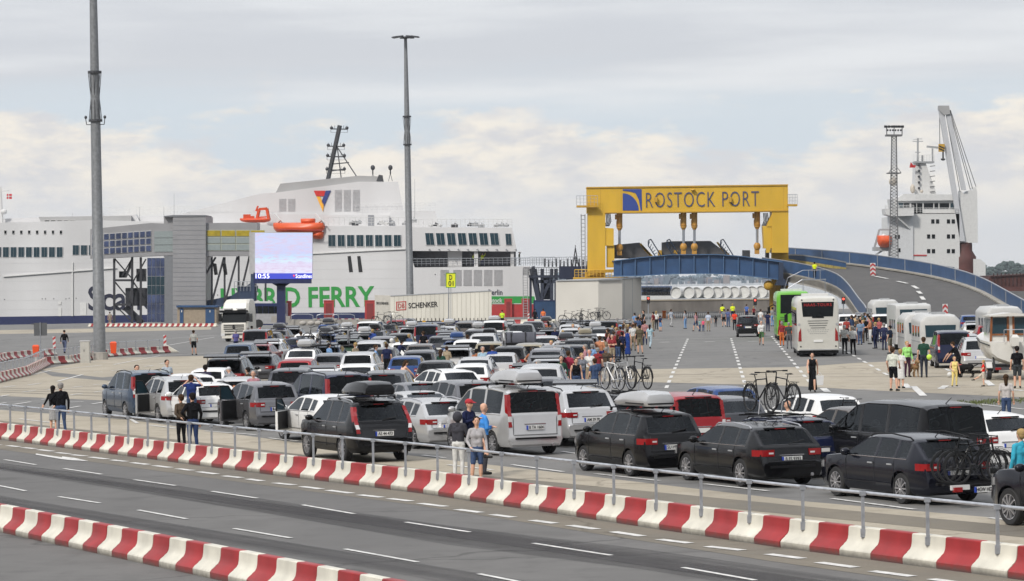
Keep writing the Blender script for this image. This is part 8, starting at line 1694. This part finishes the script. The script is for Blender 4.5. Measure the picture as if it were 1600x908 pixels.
# dogs and ball
def dog(x, y, col, label, face):
    t = thing('dog', label, 'dog', G(x, y), -R(face)); bm = bmesh.new()
    A = [((0,-.28,.50),(0,.22,.50),.13,.15),((0,.2,.50),(0,.3,.62),.12,.10),((0,.3,.62),(0,.38,.74),.085,.08),((0,.40,.74),(0,.54,.70),.075,.045),((0,.37,.80),(0,.40,.76),.07,.07),((0,-.36,.52),(0,-.62,.62),.035,.02)]
    for s in (-1, 1): A += [((s*.08,.22,.46),(s*.09,.20,.22),.06,.035),((s*.09,.20,.22),(s*.09,.23,.04),.032,.028),((s*.09,.23,.03),(s*.09,.29,.025),.03,.028),((s*.07,-.28,.48),(s*.09,-.18,.30),.09,.05),((s*.09,-.18,.30),(s*.09,-.38,.18),.045,.03),((s*.09,-.38,.18),(s*.09,-.33,.03),.03,.026),((s*.09,-.33,.025),(s*.09,-.26,.025),.03,.026),((s*.07,.36,.80),(s*.11,.36,.70),.03,.035)]
    for a, b, ra, rb in A:
        a, b = Vector(a), Vector(b)
        for p, r in ((a, ra), (b, rb)): bmesh.ops.create_icosphere(bm, subdivisions=2, radius=r * 1.02, matrix=Matrix.Translation(p))
        d = b - a; bmesh.ops.create_cone(bm, cap_ends=True, segments=12, radius1=ra, radius2=rb, depth=d.length, matrix=Matrix.Translation((a + b) / 2) @ d.to_track_quat('Z', 'Y').to_matrix().to_4x4())
    me = bpy.data.meshes.new('t'); bm.to_mesh(me); bm.free(); ob = bpy.data.objects.new('t', me); COL.objects.link(ob); r = ob.modifiers.new('r', 'REMESH'); r.mode = 'VOXEL'; r.voxel_size = .012; s_ = ob.modifiers.new('s', 'SMOOTH'); s_.iterations = 3
    m2 = bpy.data.meshes.new_from_object(ob.evaluated_get(bpy.context.evaluated_depsgraph_get())); bpy.data.objects.remove(ob); m2.materials.clear(); m2.materials.append(cloth(col)); m2.polygons.foreach_set('use_smooth', [True] * len(m2.polygons)); o = bpy.data.objects.new('body', m2); COL.objects.link(o); o.parent = t
    mb = MB(); mb.lathe([(.115, .50), (.125, .53), (.115, .55)], (0, .24, .08), 'z', 14); mb.obj('collar', RED, t, 40)
dog(1429, 589, (.26,.16,.08), 'golden brown dog standing between the green topped woman and the tall man', 165); dog(1509, 590, (.012,.012,.012), 'black dog beside the man bending at the silver car', -60)
for x, y, z, c, lab in ((1452, 558, 0, hx(190,225,90), 'lime green ball held by the tall man in dark green'), (1484, 590, .12, WH, 'white football on the ground left of the child in yellow')):
    t = thing('ball', lab, 'ball', G(x, y) if z else Wp(1452, 558, G(1444, 590).y - .25)); mb = MB(); mb.ell((0, 0, 0), (.13, .13, .13), 12); mb.obj('shell', cloth(c), t, 80)
    if z: t.location.z = .13
# ---------------------------------------------------------------- air
mb = MB(); mb.box((-2600, -30, -10), (2600, 4300, 60)); hz = mb.obj('haze', bpy.data.materials.new('haze_air')); hm = hz.data.materials[0]; hm.use_nodes = True; t_ = hm.node_tree; t_.nodes.remove(t_.nodes['Principled BSDF'])
pv = t_.nodes.new('ShaderNodeVolumePrincipled'); pv.inputs['Color'].default_value = (.82, .88, .96, 1); pv.inputs['Density'].default_value = .00008; pv.inputs['Anisotropy'].default_value = .2
t_.links.new(pv.outputs[0], t_.nodes['Material Output'].inputs['Volume']); pass
tag(hz, 'thin summer haze over the harbour', 'haze', kind='stuff')
for o in COL.objects:
    l = o.get('label')
    if o.parent is None and l and not 4 <= len(l.replace(',', ' ').split()) <= 16: print('LABEL', len(l.split()), l)
